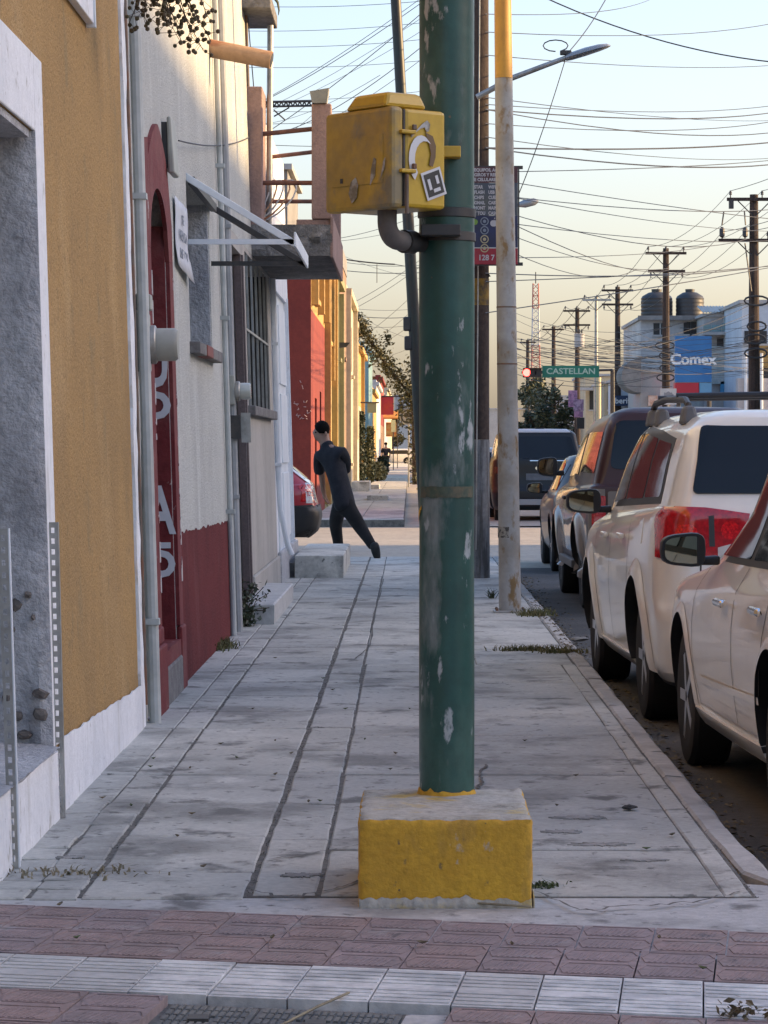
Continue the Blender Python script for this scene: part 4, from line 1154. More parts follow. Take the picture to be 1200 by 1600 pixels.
def car_body(rings, sub=3):
    rs = []
    for i in range(len(rings) - 1):
        a, b, c, d = rings[max(i - 1, 0)], rings[i], rings[i + 1], rings[min(i + 2, len(rings) - 1)]
        for k in range(sub):
            t = k / sub
            rs.append([cr(a[q], b[q], c[q], d[q], t) * .35 + (b[q] + (c[q] - b[q]) * t) * .65 for q in range(7)])
    rs.append(list(rings[-1]))
    P = [ring_pts(r) for r in rs]
    n = len(P[0]); vs = [p for ring in P for p in ring]; fs = []
    for i in range(len(P) - 1):
        for j in range(n):
            fs.append((i * n + j, i * n + (j + 1) % n, (i + 1) * n + (j + 1) % n, (i + 1) * n + j))
    # roof closing
    last = P[-1]; cx = (0, (rs[-1][2] + rs[-1][3]) / 2, (rs[-1][0] + rs[-1][1]) / 2 + .012)
    o = (len(P) - 1) * n
    vs.append(cx); fs += [(o + j, o + (j + 1) % n, len(vs) - 1) for j in range(n)]
    fs.append(tuple(range(n))[::-1])
    return vs, fs
def clip_poly(poly, axis, lim, keep_greater):
    out = []
    for i in range(len(poly)):
        a, b = poly[i], poly[(i + 1) % len(poly)]
        ia, ib = (a[axis] > lim) == keep_greater, (b[axis] > lim) == keep_greater
        if ia: out.append(a)
        if ia != ib:
            t = (lim - a[axis]) / (b[axis] - a[axis]); out.append((a[0] + (b[0] - a[0]) * t, a[1] + (b[1] - a[1]) * t))
    return out
class Car:
    def __init__(self, name, label, loc, rz, rings, paint, wheels, wr=.33, tw=.21, track=.80, arch=.40, group='cars parked along the kerb', arch_dark=True, cat='car'):
        self.t = thing(name, loc, label, cat, group, rz)
        vs, fs = car_body(rings)
        me = bpy.data.meshes.new('car_body'); me.from_pydata(vs, [], fs)
        bm = bmesh.new(); bm.from_mesh(me); bmesh.ops.recalc_face_normals(bm, faces=bm.faces); bm.to_mesh(me)
        self.bvh = BVHTree.FromBMesh(bm); bm.free()
        me.materials.append(paint); me.materials.append(black_trim)
        o = bpy.data.objects.new('car_body', me); COL.objects.link(o)
        cut = MB()
        for y, _ in wheels:
            for s in (-1, 1):
                cut.lathe([(arch, min(s * .55, s * 1.2)), (arch, max(s * .55, s * 1.2))], 32, 0, 'X', (0, y, wr + .02))
        cm = cut.build('cutter', black_trim)
        bo = o.modifiers.new('b', 'BOOLEAN'); bo.object = cm; bo.operation = 'DIFFERENCE'; bo.solver = 'EXACT'
        dg = C.evaluated_depsgraph_get()
        me2 = bpy.data.meshes.new_from_object(o.evaluated_get(dg))
        o.modifiers.clear(); o.data = me2
        bpy.data.objects.remove(cm)
        me2.materials.clear(); me2.materials.append(paint); me2.materials.append(black_trim)
        for p in me2.polygons:
            p.material_index = 0
            c = p.center
            for y, _ in wheels:
                rr_ = math.hypot(c.y - y, c.z - wr - .02)
                if rr_ < arch - .004 or (abs(rr_ - arch) < .012 and abs(p.normal.x) < .35 and abs(c.x) < 3):
                    p.material_index = 1
            if c.z < .26: p.material_index = 1
        me2.polygons.foreach_set('use_smooth', [True] * len(me2.polygons)); me2.set_sharp_from_angle(angle=R(28))
        o.parent = self.t
        self.body = o; self.wr = wr
        for y, s2 in wheels:
            for s in (-1, 1):
                self.wheel(s * track, y, s, wr, tw)
    def wheel(self, x, y, s, wr, tw):
        w = MB(); h = tw / 2
        w.lathe([(wr * .66, -h * .9), (wr * .80, -h), (wr * .95, -h * .92), (wr, -h * .7), (wr * 1.0, h * .7), (wr * .95, h * .92), (wr * .80, h), (wr * .66, h * .9)], 36, 0, 'X')
        o = w.build('wheel', tyre, self.t, smooth=True, local=True); o.location = (x, y, wr)
        r = MB(); e = s * h * .62
        r.lathe([(.02, e), (wr * .60, e * .9), (wr * .68, e * 1.35), (wr * .70, e * 1.40)], 28, 0, 'X')
        for k in range(5):
            q = 2 * math.pi * k / 5
            r.box((e * 1.25, math.cos(q) * wr * .36, math.sin(q) * wr * .36), (.03, wr * .56, wr * .16), 0, rot=Matrix.Rotation(q, 3, 'X'))
        ro = r.build('rim', rim_mat, o, smooth=True, local=True)
    def cast(self, p, d):
        h = self.bvh.ray_cast(Vector(p), Vector(d))
        return h[0], h[1]
    def patch(self, name, poly, view, mat, off=.006, parent=None, dens=6, rings=(0, .25, .45, .62, .76, .86, .93, .97, 1), round_=0.0, rim=True):
        """poly in (a, b): view 'L' left side (y, z), 'R' right side, 'B' back (x, z), 'F' front (x, z), 'T' top (x, y)"""
        D = {'L': (1, 0, 0), 'R': (-1, 0, 0), 'B': (0, 1, 0), 'F': (0, -1, 0), 'T': (0, 0, -1)}[view]
        D = Vector(D)
        def org(a, b):
            return {'L': Vector((-3, a, b)), 'R': Vector((3, a, b)), 'B': Vector((a, -6, b)), 'F': Vector((a, 6, b)), 'T': Vector((a, b, 4))}[view]
        if round_:
            q = []
            for i, p in enumerate(poly):
                a, b = poly[i - 1], poly[(i + 1) % len(poly)]
                p = Vector(p); va, vb = Vector(a) - p, Vector(b) - p
                ra, rb_ = min(round_, va.length * .45), min(round_, vb.length * .45)
                pa, pb = p + va.normalized() * ra, p + vb.normalized() * rb_
                for t in (0, .33, .67, 1): q.append(((1 - t) ** 2 * pa + 2 * t * (1 - t) * p + t * t * pb)[:])
            poly = q; dens = 2
        bd_ = []
        for a, b in zip(poly, poly[1:] + poly[:1]):
            L = math.hypot(b[0] - a[0], b[1] - a[1]); m = max(1, min(dens, int(L / .06) + 1)) if not round_ else max(1, int(L / .09) + 1)
            for i in range(m): bd_.append((a[0] + (b[0] - a[0]) * i / m, a[1] + (b[1] - a[1]) * i / m))
        c = (sum(p[0] for p in bd_) / len(bd_), sum(p[1] for p in bd_) / len(bd_))
        n = len(bd_); vs, fs = [], []
        last = None
        def hit(a, b, o_):
            nonlocal last
            h, nr = self.cast(org(a, b), D)
            if h is None: h, nr = (last if last else (org(a, b) + D * 3, -D))
            else: last = (h, nr)
            if nr.dot(D) > 0: nr = -nr
            return h + nr * o_
        vs.append(hit(*c, off))
        for s in rings[1:]:
            for p in bd_: vs.append(hit(c[0] + (p[0] - c[0]) * s, c[1] + (p[1] - c[1]) * s, off))
        if rim:
            for p in bd_: vs.append(hit(*p, -.012))
        R_ = len(rings) - 1 + (1 if rim else 0)
        fs += [(0, 1 + j, 1 + (j + 1) % n) for j in range(n)]
        for i in range(R_ - 1):
            for j in range(n):
                a, b = 1 + i * n, 1 + (i + 1) * n
                fs.append((a + j, b + j, b + (j + 1) % n, a + (j + 1) % n))
        o = MB().add(vs, fs).build(name, mat, parent or self.t, smooth=True, local=True, sharp=50)
        return o
    def line(self, name, pts, view, mat=None, w=.009, off=.0018, parent=None):
        D = Vector({'L': (1, 0, 0), 'R': (-1, 0, 0), 'B': (0, 1, 0), 'F': (0, -1, 0), 'T': (0, 0, -1)}[view])
        org = lambda a, b: {'L': Vector((-3, a, b)), 'R': Vector((3, a, b)), 'B': Vector((a, -6, b)), 'F': Vector((a, 6, b)), 'T': Vector((a, b, 4))}[view]
        P = []
        for a, b in zip(pts, pts[1:]):
            m = max(1, int(math.hypot(b[0] - a[0], b[1] - a[1]) / .05))
            for i in range(m): P.append((a[0] + (b[0] - a[0]) * i / m, a[1] + (b[1] - a[1]) * i / m))
        P.append(pts[-1]); vs, fs = [], []
        for i, p in enumerate(P):
            a, b = P[max(i - 1, 0)], P[min(i + 1, len(P) - 1)]
            tx, ty = b[0] - a[0], b[1] - a[1]; l = math.hypot(tx, ty) + 1e-9
            for s in (-1, 1):
                q = (p[0] - ty / l * w / 2 * s, p[1] + tx / l * w / 2 * s)
                h, nr = self.cast(org(*q), D)
                if h is None: h = Vector(vs[-1]) if vs else org(*q)
                else:
                    if nr.dot(D) > 0: nr = -nr
                    h = h + nr * off
                vs.append(h)
        for i in range(len(P) - 1): fs.append((2 * i, 2 * i + 1, 2 * i + 3, 2 * i + 2))
        return MB().add(vs, fs).build(name, mat or seam_mat, parent or self.t, local=True, smooth=True)
    def arch_lip(self, y, r0, r1, paint, bulge=.02, z0=.18):
        for s in (-1, 1):
            vs, fs = [], []; n = 30; m = 4
            D = Vector((-s, 0, 0)); k = 0
            for i in range(n + 1):
                q = R(-9) + R(198) * i / n
                for j in range(m + 1):
                    r = r0 + (r1 - r0) * j / m
                    p = (y + r * math.cos(q), self.wr + .02 + r * math.sin(q))
                    h, nr = self.cast((s * 3, *p), D)
                    if h is None: h = Vector((s * .9, *p))
                    x = h.x + s * bulge * (1 - (j / m) ** 2) + s * .002
                    vs.append((x, *p)) ; k += 1
                h = vs[-m - 1]
            for i in range(n):
                for j in range(m):
                    a = i * (m + 1) + j; fs.append((a, a + 1, a + m + 2, a + m + 1))
            # inner return
            b0 = len(vs)
            for i in range(n + 1): v = vs[i * (m + 1)]; vs.append((v[0] - s * .06, v[1], v[2]))
            nf = len(fs)
            for i in range(n): fs.append((i * (m + 1), (i + 1) * (m + 1), b0 + i + 1, b0 + i))
            mb = MB().add(vs, fs); mb.m[nf:] = [1] * (len(fs) - nf)
            mb.build('wheel_arch', [paint, black_trim], self.t, smooth=True, local=True, sharp=50)
    def mirror(self, s, y, z, w, h, x, shell=None, glass=mirror_glass):
        mb = MB(); n = 18; vs, fs = [], []
        prof = ((-.05, .98), (-.045, 1.0), (.0, 1.02), (.05, .92), (.10, .55))
        for dy, sc in prof:
            for j in range(n):
                q = 2 * math.pi * j / n
                cx = math.copysign(abs(math.cos(q)) ** .55, math.cos(q)) * w / 2 * sc; cz = math.copysign(abs(math.sin(q)) ** .55, math.sin(q)) * h / 2 * sc
                cz *= 1 - .14 * (s * cx / w * 2)
                vs.append((s * (x + w / 2) + cx, y + dy, z + cz))
        for i in range(len(prof) - 1):
            for j in range(n): fs.append((i * n + j, i * n + (j + 1) % n, (i + 1) * n + (j + 1) % n, (i + 1) * n + j))
        fs += [tuple(range(n))[::-1], tuple(range((len(prof) - 1) * n, len(prof) * n))]
        mb.add(vs, fs); o = mb.build('side_mirror', shell or black_trim, self.t, smooth=True, local=True)
        g = MB(); vs = []
        for j in range(n):
            q = 2 * math.pi * j / n
            cx = math.copysign(abs(math.cos(q)) ** .55, math.cos(q)) * w / 2 * .86; cz = math.copysign(abs(math.sin(q)) ** .55, math.sin(q)) * h / 2 * .82
            cz *= 1 - .14 * (s * cx / w * 2)
            vs.append((s * (x + w / 2) + cx, y - .053 - s * cx * .05, z + cz))
        g.add(vs, [tuple(range(n))]); g.build('mirror_face', glass, o, local=True)
        a = MB(); a.hexa([(s * (x - .07), y - .02, z - h * .48), (s * (x + w * .4), y - .02, z - h * .48), (s * (x - .07), y + .05, z - h * .48), (s * (x + w * .4), y + .05, z - h * .48),
                          (s * (x - .07), y - .02, z - h * .18), (s * (x + w * .4), y - .02, z - h * .25), (s * (x - .07), y + .05, z - h * .18), (s * (x + w * .4), y + .05, z - h * .25)])
        a.build('mirror_arm', shell or black_trim, o, local=True, bevel=.012)
    def handle(self, y, z, s=-1, mat=None):
        h, nr = self.cast((s * 3, y, z), (-s, 0, 0))
        mb = MB(); mb.hexa([(h.x + s * dx, y + dy, z + dz) for dz in (-.017, .017) for dy in (-.10, .10) for dx in (.012, .045)])
        mb.build('door_handle', mat or chrome, self.t, local=True, bevel=.012)
RZ = -.15
# ---------------------------------------------------------------- cream SUV
def suv_rings(L=2.45, w=.92, h=1.72, belt=1.15, ws=1.05, tail=0.0):
    return [(.24, .24, -L + .15, L - .15, w - .10, .30, .45), (.32, .32, -L + .02, L - .04, w - .04, .30, .5), (.48, .46, -L - .03, L, w - .015, .30, .52), (.64, .60, -L - .03, L - .01, w, .30, .52),
            (.72, .68, -L + .03, L - .03, w + .005, .30, .5), (.92, .82, -L + .06, L - .06, w, .28, .5), (belt, .94, -L + .07, L - .14, w - .02, .26, .48), (belt + .05, 1.0, -L + .09, L - .25, w - .05, .26, .45),
            (belt + .055, 1.10, -L + .10, ws + .30, w - .085, .17, .35), (belt + .30, belt + .26, -L + .19 + tail * .5, ws - .15, w - .15, .15, .32), (h - .12, h - .13, -L + .27 + tail, ws - .48, w - .205, .15, .32),
            (h - .05, h - .055, -L + .31 + tail, ws - .62, w - .275, .22, .30), (h - .012, h - .02, -L + .42 + tail, ws - .78, w - .37, .22, .30), (h, h - .005, -L + .75 + tail, ws - .95, w - .6, .2, .2)]
yaw = math.atan2(.085, 2.85)
sy0 = 16.75                                 # rear axle
ax_r = -1.42
c0x = 1.26 + .925                     # centre line at the rear axle
rot = yaw
cx_ = c0x - (-ax_r) * math.sin(yaw) ; cy_ = sy0 + (-ax_r) * math.cos(yaw)
suv = Car('parked_suv', 'cream white estate suv with black roof rails parked behind the nearest white car', (cx_, cy_, RZ), rot, suv_rings(w=.915), paint_white, [(ax_r, 0), (1.45, 0)], .355, .225, .785, .43)
A = suv
for y in (ax_r, 1.45): A.arch_lip(y, .425, .52, paint_white, .026)
A.patch('rear_window', [(-.725, 1.265), (.725, 1.265), (.655, 1.62), (-.655, 1.62)], 'B', glass_dark, .012, round_=.03)
A.patch('quarter_window', [(-1.72, 1.24), (-1.00, 1.225), (-.98, 1.555), (-1.62, 1.53)], 'L', glass_dark, .005, round_=.05)
A.patch('rear_door_window', [(-.93, 1.22), (.02, 1.20), (-.02, 1.60), (-.92, 1.56)], 'L', glass_dark, .005, round_=.03)
A.patch('front_door_window', [(.10, 1.20), (1.10, 1.16), (.60, 1.55), (.06, 1.60)], 'L', glass_dark, .005, round_=.03)
A.patch('window_surround', [(-1.80, 1.205), (1.22, 1.13), (.66, 1.58), (.0, 1.635), (-1.0, 1.605), (-1.70, 1.56)], 'L', black_trim, .0025)
A.patch('right_side_windows', [(-1.75, 1.24), (1.10, 1.16), (.60, 1.55), (0, 1.6), (-1.62, 1.53)], 'R', glass_dark, .005)
A.patch('windscreen', [(-.72, 1.16), (.72, 1.16), (.60, 1.58), (-.60, 1.58)], 'F', glass_dark, .005)
lamp_ = [(-.90, .93), (-.895, 1.15), (-.86, 1.195), (-.66, 1.19), (-.43, 1.16), (-.47, 1.0), (-.62, .93), (-.78, .90)]
tl = A.patch('tail_light', lamp_, 'B', lens_red, .012)
A.patch('tail_light_side', [(-2.42, .93), (-2.24, .98), (-2.16, 1.08), (-2.16, 1.165), (-2.42, 1.19)], 'L', lens_red, .009)
A.patch('tail_light', [(-a, b) for a, b in lamp_][::-1], 'B', lens_red, .012)
A.patch('lamp_divider', [(-.645, .99), (-.615, .99), (-.62, 1.15), (-.648, 1.15)], 'B', sticker_dark, .0145)
A.patch('reversing_light', [(-.60, .935), (-.48, .99), (-.47, 1.02), (-.60, .985)], 'B', lens_clear, .016)
for (a, b, r) in ((-.76, 1.055, .055), (-.535, 1.075, .05)):
    A.patch('lamp_ring', [(a + r * math.cos(q), b + r * math.sin(q)) for q in [i * math.pi / 6 for i in range(12)]], 'B', M('ring lens', (.60, .012, .015), .12, var=.5, vsc=90, coat=.6), .017)
A.line('tailgate_seam', [(-.70, .62), (-.68, 1.12)], 'B'); A.line('tailgate_seam', [(.70, .62), (.68, 1.12)], 'B'); A.line('tailgate_seam', [(-.70, .66), (.70, .66)], 'B')
A.patch('number_plate', [(-.26, .78), (.26, .78), (.26, .93), (-.26, .93)], 'B', paper, .012)
for pts in ([(.06, .30), (.06, 1.19)], [(-.95, .62), (-.97, 1.2)], [(-.95, .62), (-.90, .42), (-.90, .3)], [(1.12, .55), (1.12, 1.12)]):
    A.line('door_seam', pts, 'L')
A.patch('fuel_flap', [(-1.60, .98), (-1.44, .98), (-1.44, 1.12), (-1.60, 1.12)], 'L', paint_white, .003, round_=.03)
A.handle(-.72, 1.0, mat=paint_white); A.handle(.26, .98, mat=paint_white)
mb = MB()
A.patch('rocker_strip', [(-.92, .26), (.98, .26), (.98, .33), (-.92, .33)], 'L', paint_white, .012)
A.patch('bumper_step', [(-.62, .615), (.62, .615), (.62, .64), (-.62, .64)], 'B', paint_white, .02)
A.mirror(-1, .98, 1.17, .22, .15, .90); A.mirror(1, .98, 1.17, .22, .15, .90)
for s in (-1, 1):
    mb = MB(); xx = s * .655
    pts = [(xx, -1.62, 1.655), (xx, -1.58, 1.745), (xx, -1.45, 1.775), (xx * 1.0, -.6, 1.79), (xx, .0, 1.775), (xx, .12, 1.745), (xx, .16, 1.66)]
    mb.tube(pts, .02, 8); mb.build('roof_rail', black_trim, A.t, smooth=True, local=True)
    for y in (-1.60, -.3, .12):
        mb = MB(); mb.hexa([(xx + dx * k, y + dy * k, z) for z, k in ((1.635, 1), (1.74, .62)) for dy in (-.09, .09) for dx in (-.05, .05)]); mb.build('rail_foot', plastic_grey, A.t, local=True, bevel=.02)
for y in (-1.15, -.25):
    mb = MB(); mb.tube([(-.67, y, 1.80), (0, y, 1.812), (.67, y, 1.80)], .018, 8); mb.build('roof_crossbar', black_trim, A.t, smooth=True, local=True)
mb = MB(); mb.tube([(.15, -1.75, 1.72), (.15, -1.95, 1.88)], .006, 6); mb.build('aerial', black_trim, A.t, local=True)

# ---------------------------------------------------------------- nearest white car
def sedan_rings(L=2.3, w=.88, h=1.47, belt=.96):
    return [(.22, .22, -L + .12, L - .15, w - .10, .35, .5), (.30, .30, -L + .02, L - .03, w - .04, .35, .55), (.46, .44, -L, L, w - .015, .35, .6), (.62, .58, -L, L - .02, w, .35, .6),
            (.78, .70, -L + .03, L - .06, w, .35, .58), (belt - .04, .80, -L + .06, L - .13, w - .015, .33, .55), (belt, .86, -L + .09, L - .22, w - .04, .32, .52),
            (belt + .03, .98, -L + .62, 1.02, w - .08, .3, .35), (belt + .25, belt + .22, -L + .98, .55, w - .17, .3, .32), (h - .10, h - .11, -L + 1.18, .20, w - .235, .28, .3),
            (h - .035, h - .04, -L + 1.30, .02, w - .30, .25, .28), (h, h - .004, -L + 1.55, -.2, w - .5, .2, .2)]
nz_ = Car('parked_car', 'nearest white car with black mirror and chrome door handles, cut by the frame edge', (1.30 + .875 + .055, 14.35 - 1.38, RZ), .042, sedan_rings(h=1.63, belt=.99), paint_white2, [(-1.30, 0), (1.38, 0)], .325, .20, .765, .385)
A = nz_
for y in (-1.30, 1.38): A.arch_lip(y, .382, .43, paint_white2, .012)
A.patch('front_door_window', [(-.28, 1.035), (.72, 1.02), (.30, 1.34), (.05, 1.47), (-.28, 1.51)], 'L', glass_dark, .006, round_=.02)
A.patch('rear_door_window', [(-1.22, 1.05), (-.38, 1.035), (-.38, 1.51), (-.95, 1.43)], 'L', glass_dark, .006, round_=.02)
A.patch('window_surround', [(-1.40, 1.02), (.86, .995), (.36, 1.38), (.08, 1.52), (-.45, 1.55), (-1.0, 1.47)], 'L', black_trim, .003)
A.patch('right_side_windows', [(-1.3, 1.05), (.75, 1.03), (.2, 1.42), (-.4, 1.5), (-1.0, 1.42)], 'R', glass_dark, .006)
A.patch('windscreen', [(-.70, 1.08), (.70, 1.08), (.58, 1.50), (-.58, 1.50)], 'F', glass_dark, .006)
A.patch('rear_window', [(-.62, 1.08), (.62, 1.08), (.54, 1.46), (-.54, 1.46)], 'B', glass_dark, .006)
A.line('door_seam', [(.84, 1.0), (.93, .80), (.93, .5), (.80, .30)], 'L'); A.line('door_seam', [(-.33, 1.0), (-.33, .35)], 'L'); A.line('door_seam', [(-1.25, 1.0), (-1.1, .75), (-.98, .5)], 'L')
A.handle(-.10, .845); A.handle(-1.05, .86)
A.line('door_crease', [(.80, .46), (-1.0, .50)], 'L', paint_white2, .03, .008)
A.patch('rocker_strip', [(-.92, .24), (1.0, .24), (1.0, .315), (-.92, .315)], 'L', paint_white2, .014)
A.mirror(-1, .56, 1.05, .20, .145, .885)
A.mirror(1, .56, 1.05, .20, .145, .885)
for s in (-1, 1):
    A.patch('headlight', [(s * .5, .62), (s * .82, .64), (s * .80, .76), (s * .52, .74)], 'F', lens_clear, .01)

for sg_ in (-1, 1):
    A.patch('tail_light', [(sg_ * .52, .72), (sg_ * .80, .74), (sg_ * .80, .92), (sg_ * .56, .90)], 'B', lens_red, .012)
A.patch('number_plate', [(-.26, .62), (.26, .62), (.26, .74), (-.26, .74)], 'B', paper, .012)
A.line('boot_seam', [(-.50, .60), (-.50, .95), (.50, .95), (.50, .60)], 'B'); A.line('bumper_seam', [(-.8, .56), (.8, .56)], 'B')

# ---------------------------------------------------------------- brown pickup with canopy
def pick_rings():
    L, w = 2.65, .90
    return [(.40, .30, -L + .02, L - .15, w - .10, .10, .4), (.50, .38, -L - .03, L, w - .03, .10, .45), (.66, .60, -L - .02, L, w, .10, .45), (.90, .85, -L, L - .04, w + .005, .10, .42),
            (1.14, 1.02, -L, L - .10, w - .01, .10, .40), (1.17, 1.08, -L + .01, L - .2, w - .04, .10, .38), (1.19, 1.16, -L + .03, 1.35, w - .06, .14, .3), (1.45, 1.42, -L + .08, .95, w - .12, .16, .3),
            (1.72, 1.66, -L + .16, .55, w - .19, .18, .3), (1.83, 1.76, -L + .22, .35, w - .25, .2, .3), (1.88, 1.80, -L + .34, .2, w - .36, .2, .3), (1.895, 1.81, -L + .7, 0, w - .6, .2, .2)]
pk_y = 28.3
pk = Car('parked_pickup', 'brown maroon pickup with a closed canopy parked ahead of the cream suv', (1.58 + .9, pk_y + 1.55, RZ), .012, pick_rings(), paint_maroon, [(-1.55, 0), (1.55, 0)], .37, .24, .77, .44)
A = pk
for y in (-1.55, 1.55): A.arch_lip(y, .44, .54, paint_gold, .05)
A.patch('canopy_window', [(-.70, 1.32), (.70, 1.32), (.63, 1.76), (-.63, 1.76)], 'B', glass_dark, .008, round_=.07)
A.patch('canopy_side_window', [(-2.35, 1.28), (-.65, 1.28), (-.7, 1.66), (-2.28, 1.66)], 'L', glass_dark, .006, round_=.05)
A.patch('cab_windows', [(-.50, 1.25), (1.15, 1.22), (.72, 1.60), (-.45, 1.66)], 'L', glass_dark, .006, round_=.04)
A.patch('lower_side', [(-2.60, .52), (2.5, .50), (2.5, .98), (1.3, 1.12), (-2.60, 1.125)], 'L', paint_gold, .003)
A.patch('tail_light', [(-.86, .72), (-.74, .72), (-.74, 1.08), (-.86, 1.08)], 'B', lens_red, .012, round_=.02)
A.patch('tail_light', [(.74, .72), (.86, .72), (.86, 1.08), (.74, 1.08)], 'B', lens_red, .012, round_=.02)
A.patch('tailgate', [(-.72, .64), (.72, .64), (.72, 1.12), (-.72, 1.12)], 'B', paint_gold, .006, round_=.02)
A.patch('rear_corner', [(-.895, .60), (-.745, .60), (-.745, 1.14), (-.895, 1.14)], 'B', paint_gold, .004)
mb = MB(); mb.bb(-.86, .86, -2.86, -2.68, .42, .60); mb.build('rear_bumper', plastic_grey, A.t, local=True, bevel=.03)
mb = MB(); mb.bb(-.94, -.84, -.95, .95, .36, .44); mb.build('side_step', plastic_grey, A.t, local=True, bevel=.015)
A.mirror(-1, 1.05, 1.32, .21, .19, .95); A.mirror(1, 1.05, 1.32, .21, .19, .95)
A.handle(.1, 1.02, mat=black_trim)
A.line('door_seam', [(-.50, .5), (-.50, 1.2)], 'L'); A.line('door_seam', [(.95, .5), (1.0, 1.2)], 'L')

# ---------------------------------------------------------------- taupe car ahead of the pickup
tc = Car('parked_car', 'dark smoky car peeping out ahead of the brown pickup', (1.72 + .86, 38.2, RZ), 0, sedan_rings(2.2, .86, 1.45), paint_smoke, [(-1.28, 0), (1.3, 0)], .32, .2, .75, .38)
tc.patch('tail_light', [(-.80, .66), (-.56, .68), (-.56, .82), (-.80, .84)], 'B', lens_red, .01)
tc.patch('rear_window', [(-.62, 1.04), (.62, 1.04), (.54, 1.34), (-.54, 1.34)], 'B', glass_dark, .006)
tc.patch('side_windows', [(-1.3, 1.0), (.75, .98), (.12, 1.32), (-.4, 1.39), (-1.0, 1.31)], 'L', glass_dark, .006)
tc.mirror(-1, .56, 1.0, .2, .14, .87)

# ---------------------------------------------------------------- dark SUV in the road, farther traffic
def far_car(name, label, x, y, rz, paint, rings, wheels=((-1.35, 0), (1.35, 0)), wr=.34, sc=None, group='cars in the street'):
    c = Car(name, label, (x, y, RZ), rz, rings, paint, list(wheels), wr, .22, .78, .41, group)
    return c
dsx = (840 - CXP) / F * 62
ds = far_car('suv', 'dark grey suv with white trim along its roof driving away down the street', dsx, 64.4, .02, paint_dark, suv_rings(2.35, .98, 1.93, 1.26, 1.0, .02))
A = ds
A.patch('rear_window', [(-.78, 1.31), (.78, 1.31), (.66, 1.76), (-.66, 1.76)], 'B', glass_dark, .012, round_=.06)
A.patch('side_windows', [(-1.75, 1.36), (1.10, 1.3), (.60, 1.72), (0, 1.76), (-1.62, 1.70)], 'L', glass_dark, .006)
A.patch('roof_edge', [(-.66, 1.845), (.66, 1.845), (.58, 1.91), (-.58, 1.91)], 'B', M('pale roof trim', (.5, .5, .5), .3, var=0, coat=.5), .012)
A.patch('chrome_strip', [(-.2, 1.255), (.80, 1.255), (.80, 1.272), (-.2, 1.272)], 'B', chrome, .012)
A.patch('number_plate', [(-.28, .86), (.28, .86), (.28, 1.0), (-.28, 1.0)], 'B', M('plate grey', (.10, .11, .12), .5), .012)
A.patch('emblem', [(.09 * math.cos(i * .524), 1.11 + .05 * math.sin(i * .524)) for i in range(12)], 'B', chrome, .014)
A.patch('emblem_hole', [(.05 * math.cos(i * .524), 1.11 + .028 * math.sin(i * .524)) for i in range(12)], 'B', paint_dark, .018)
A.patch('bumper_guard', [(-.84, .36), (.84, .36), (.84, .47), (-.84, .47)], 'B', M('silver guard', (.38, .38, .38), .4, var=0), .02)
for s in (-1, 1):
    A.patch('tail_light', [(s * .64, .98), (s * .92, 1.0), (s * .92, 1.14), (s * .66, 1.12)], 'B', M('smoked lens', (.05, .008, .01), .2, var=0, coat=.5), .012)
    A.patch('reflector', [(s * .50, .58), (s * .80, .62), (s * .80, .66), (s * .50, .63)], 'B', M('reflector strip', (.35, .25, .12), .25, var=0, coat=.5), .012)
mb = MB(); mb.bb(-.06, .12, -1.9, -1.7, 1.925, 1.95); mb.build('aerial_fin', black_trim, A.t, local=True)
vn = far_car('hatchback', 'pale silver car glimpsed between the two poles beside the dark suv', (750 - CXP) / F * 78, 80, .0, paint_silver, suv_rings(2.1, .85, 1.55, 1.02, .9))
vn.patch('rear_window', [(-.66, 1.06), (.66, 1.06), (.56, 1.42), (-.56, 1.42)], 'B', glass_dark, .008, round_=.05)
vn.patch('tail_light', [(.58, .82), (.80, .84), (.80, 1.0), (.60, 1.0)], 'B', lens_red, .01); vn.patch('tail_light', [(-.80, .84), (-.58, .82), (-.60, 1.0), (-.80, 1.0)], 'B', lens_red, .01)
vb = far_car('sedan', 'dark car with a lit red brake lamp beyond the dark suv', (918 - CXP) / F * 92, 94, 0, paint_dark, suv_rings(2.2, .88, 1.62, 1.1, .9))
vb.patch('rear_window', [(-.66, 1.14), (.66, 1.14), (.56, 1.46), (-.56, 1.46)], 'B', glass_dark, .008)
vb.patch('brake_lamp', [(-.82, 1.47), (-.40, 1.49), (-.40, 1.62), (-.82, 1.60)], 'B', brake_lit, .012)
vb.patch('brake_lamp', [(.40, 1.49), (.82, 1.47), (.82, 1.60), (.40, 1.62)], 'B', brake_lit, .012)
# red hatchback in the cross street, its tail towards the pavement
rc = far_car('hatchback', 'bright red hatchback with black bumper nosing out of the side street', -1.31 - 1.95, 43.2, R(90), paint_red, [
    (.26, .24, -1.80, 1.8, .72, .30, .4), (.36, .34, -1.92, 1.88, .80, .34, .45), (.56, .52, -1.96, 1.92, .83, .36, .5), (.70, .64, -1.93, 1.90, .84, .34, .5), (.92, .78, -1.88, 1.85, .84, .32, .48),
    (1.0, .86, -1.86, 1.74, .80, .30, .45), (1.02, .96, -1.84, 1.1, .76, .28, .35), (1.25, 1.2, -1.58, .65, .68, .28, .3), (1.42, 1.38, -1.28, .3, .60, .26, .3), (1.47, 1.43, -1.1, .12, .5, .22, .26), (1.49, 1.45, -.8, 0, .3, .2, .2)], wheels=((-1.2, 0), (1.2, 0)), wr=.30)
A = rc
A.patch('black_bumper', [(-1.95, .27), (-1.5, .27), (-1.5, .70), (-1.95, .72)], 'R', black_trim, .02); A.patch('black_bumper', [(-.86, .27), (.86, .27), (.86, .70), (-.86, .70)], 'B', black_trim, .03)
A.patch('black_bumper', [(-1.95, .27), (-1.5, .27), (-1.5, .70), (-1.95, .72)], 'L', black_trim, .02)
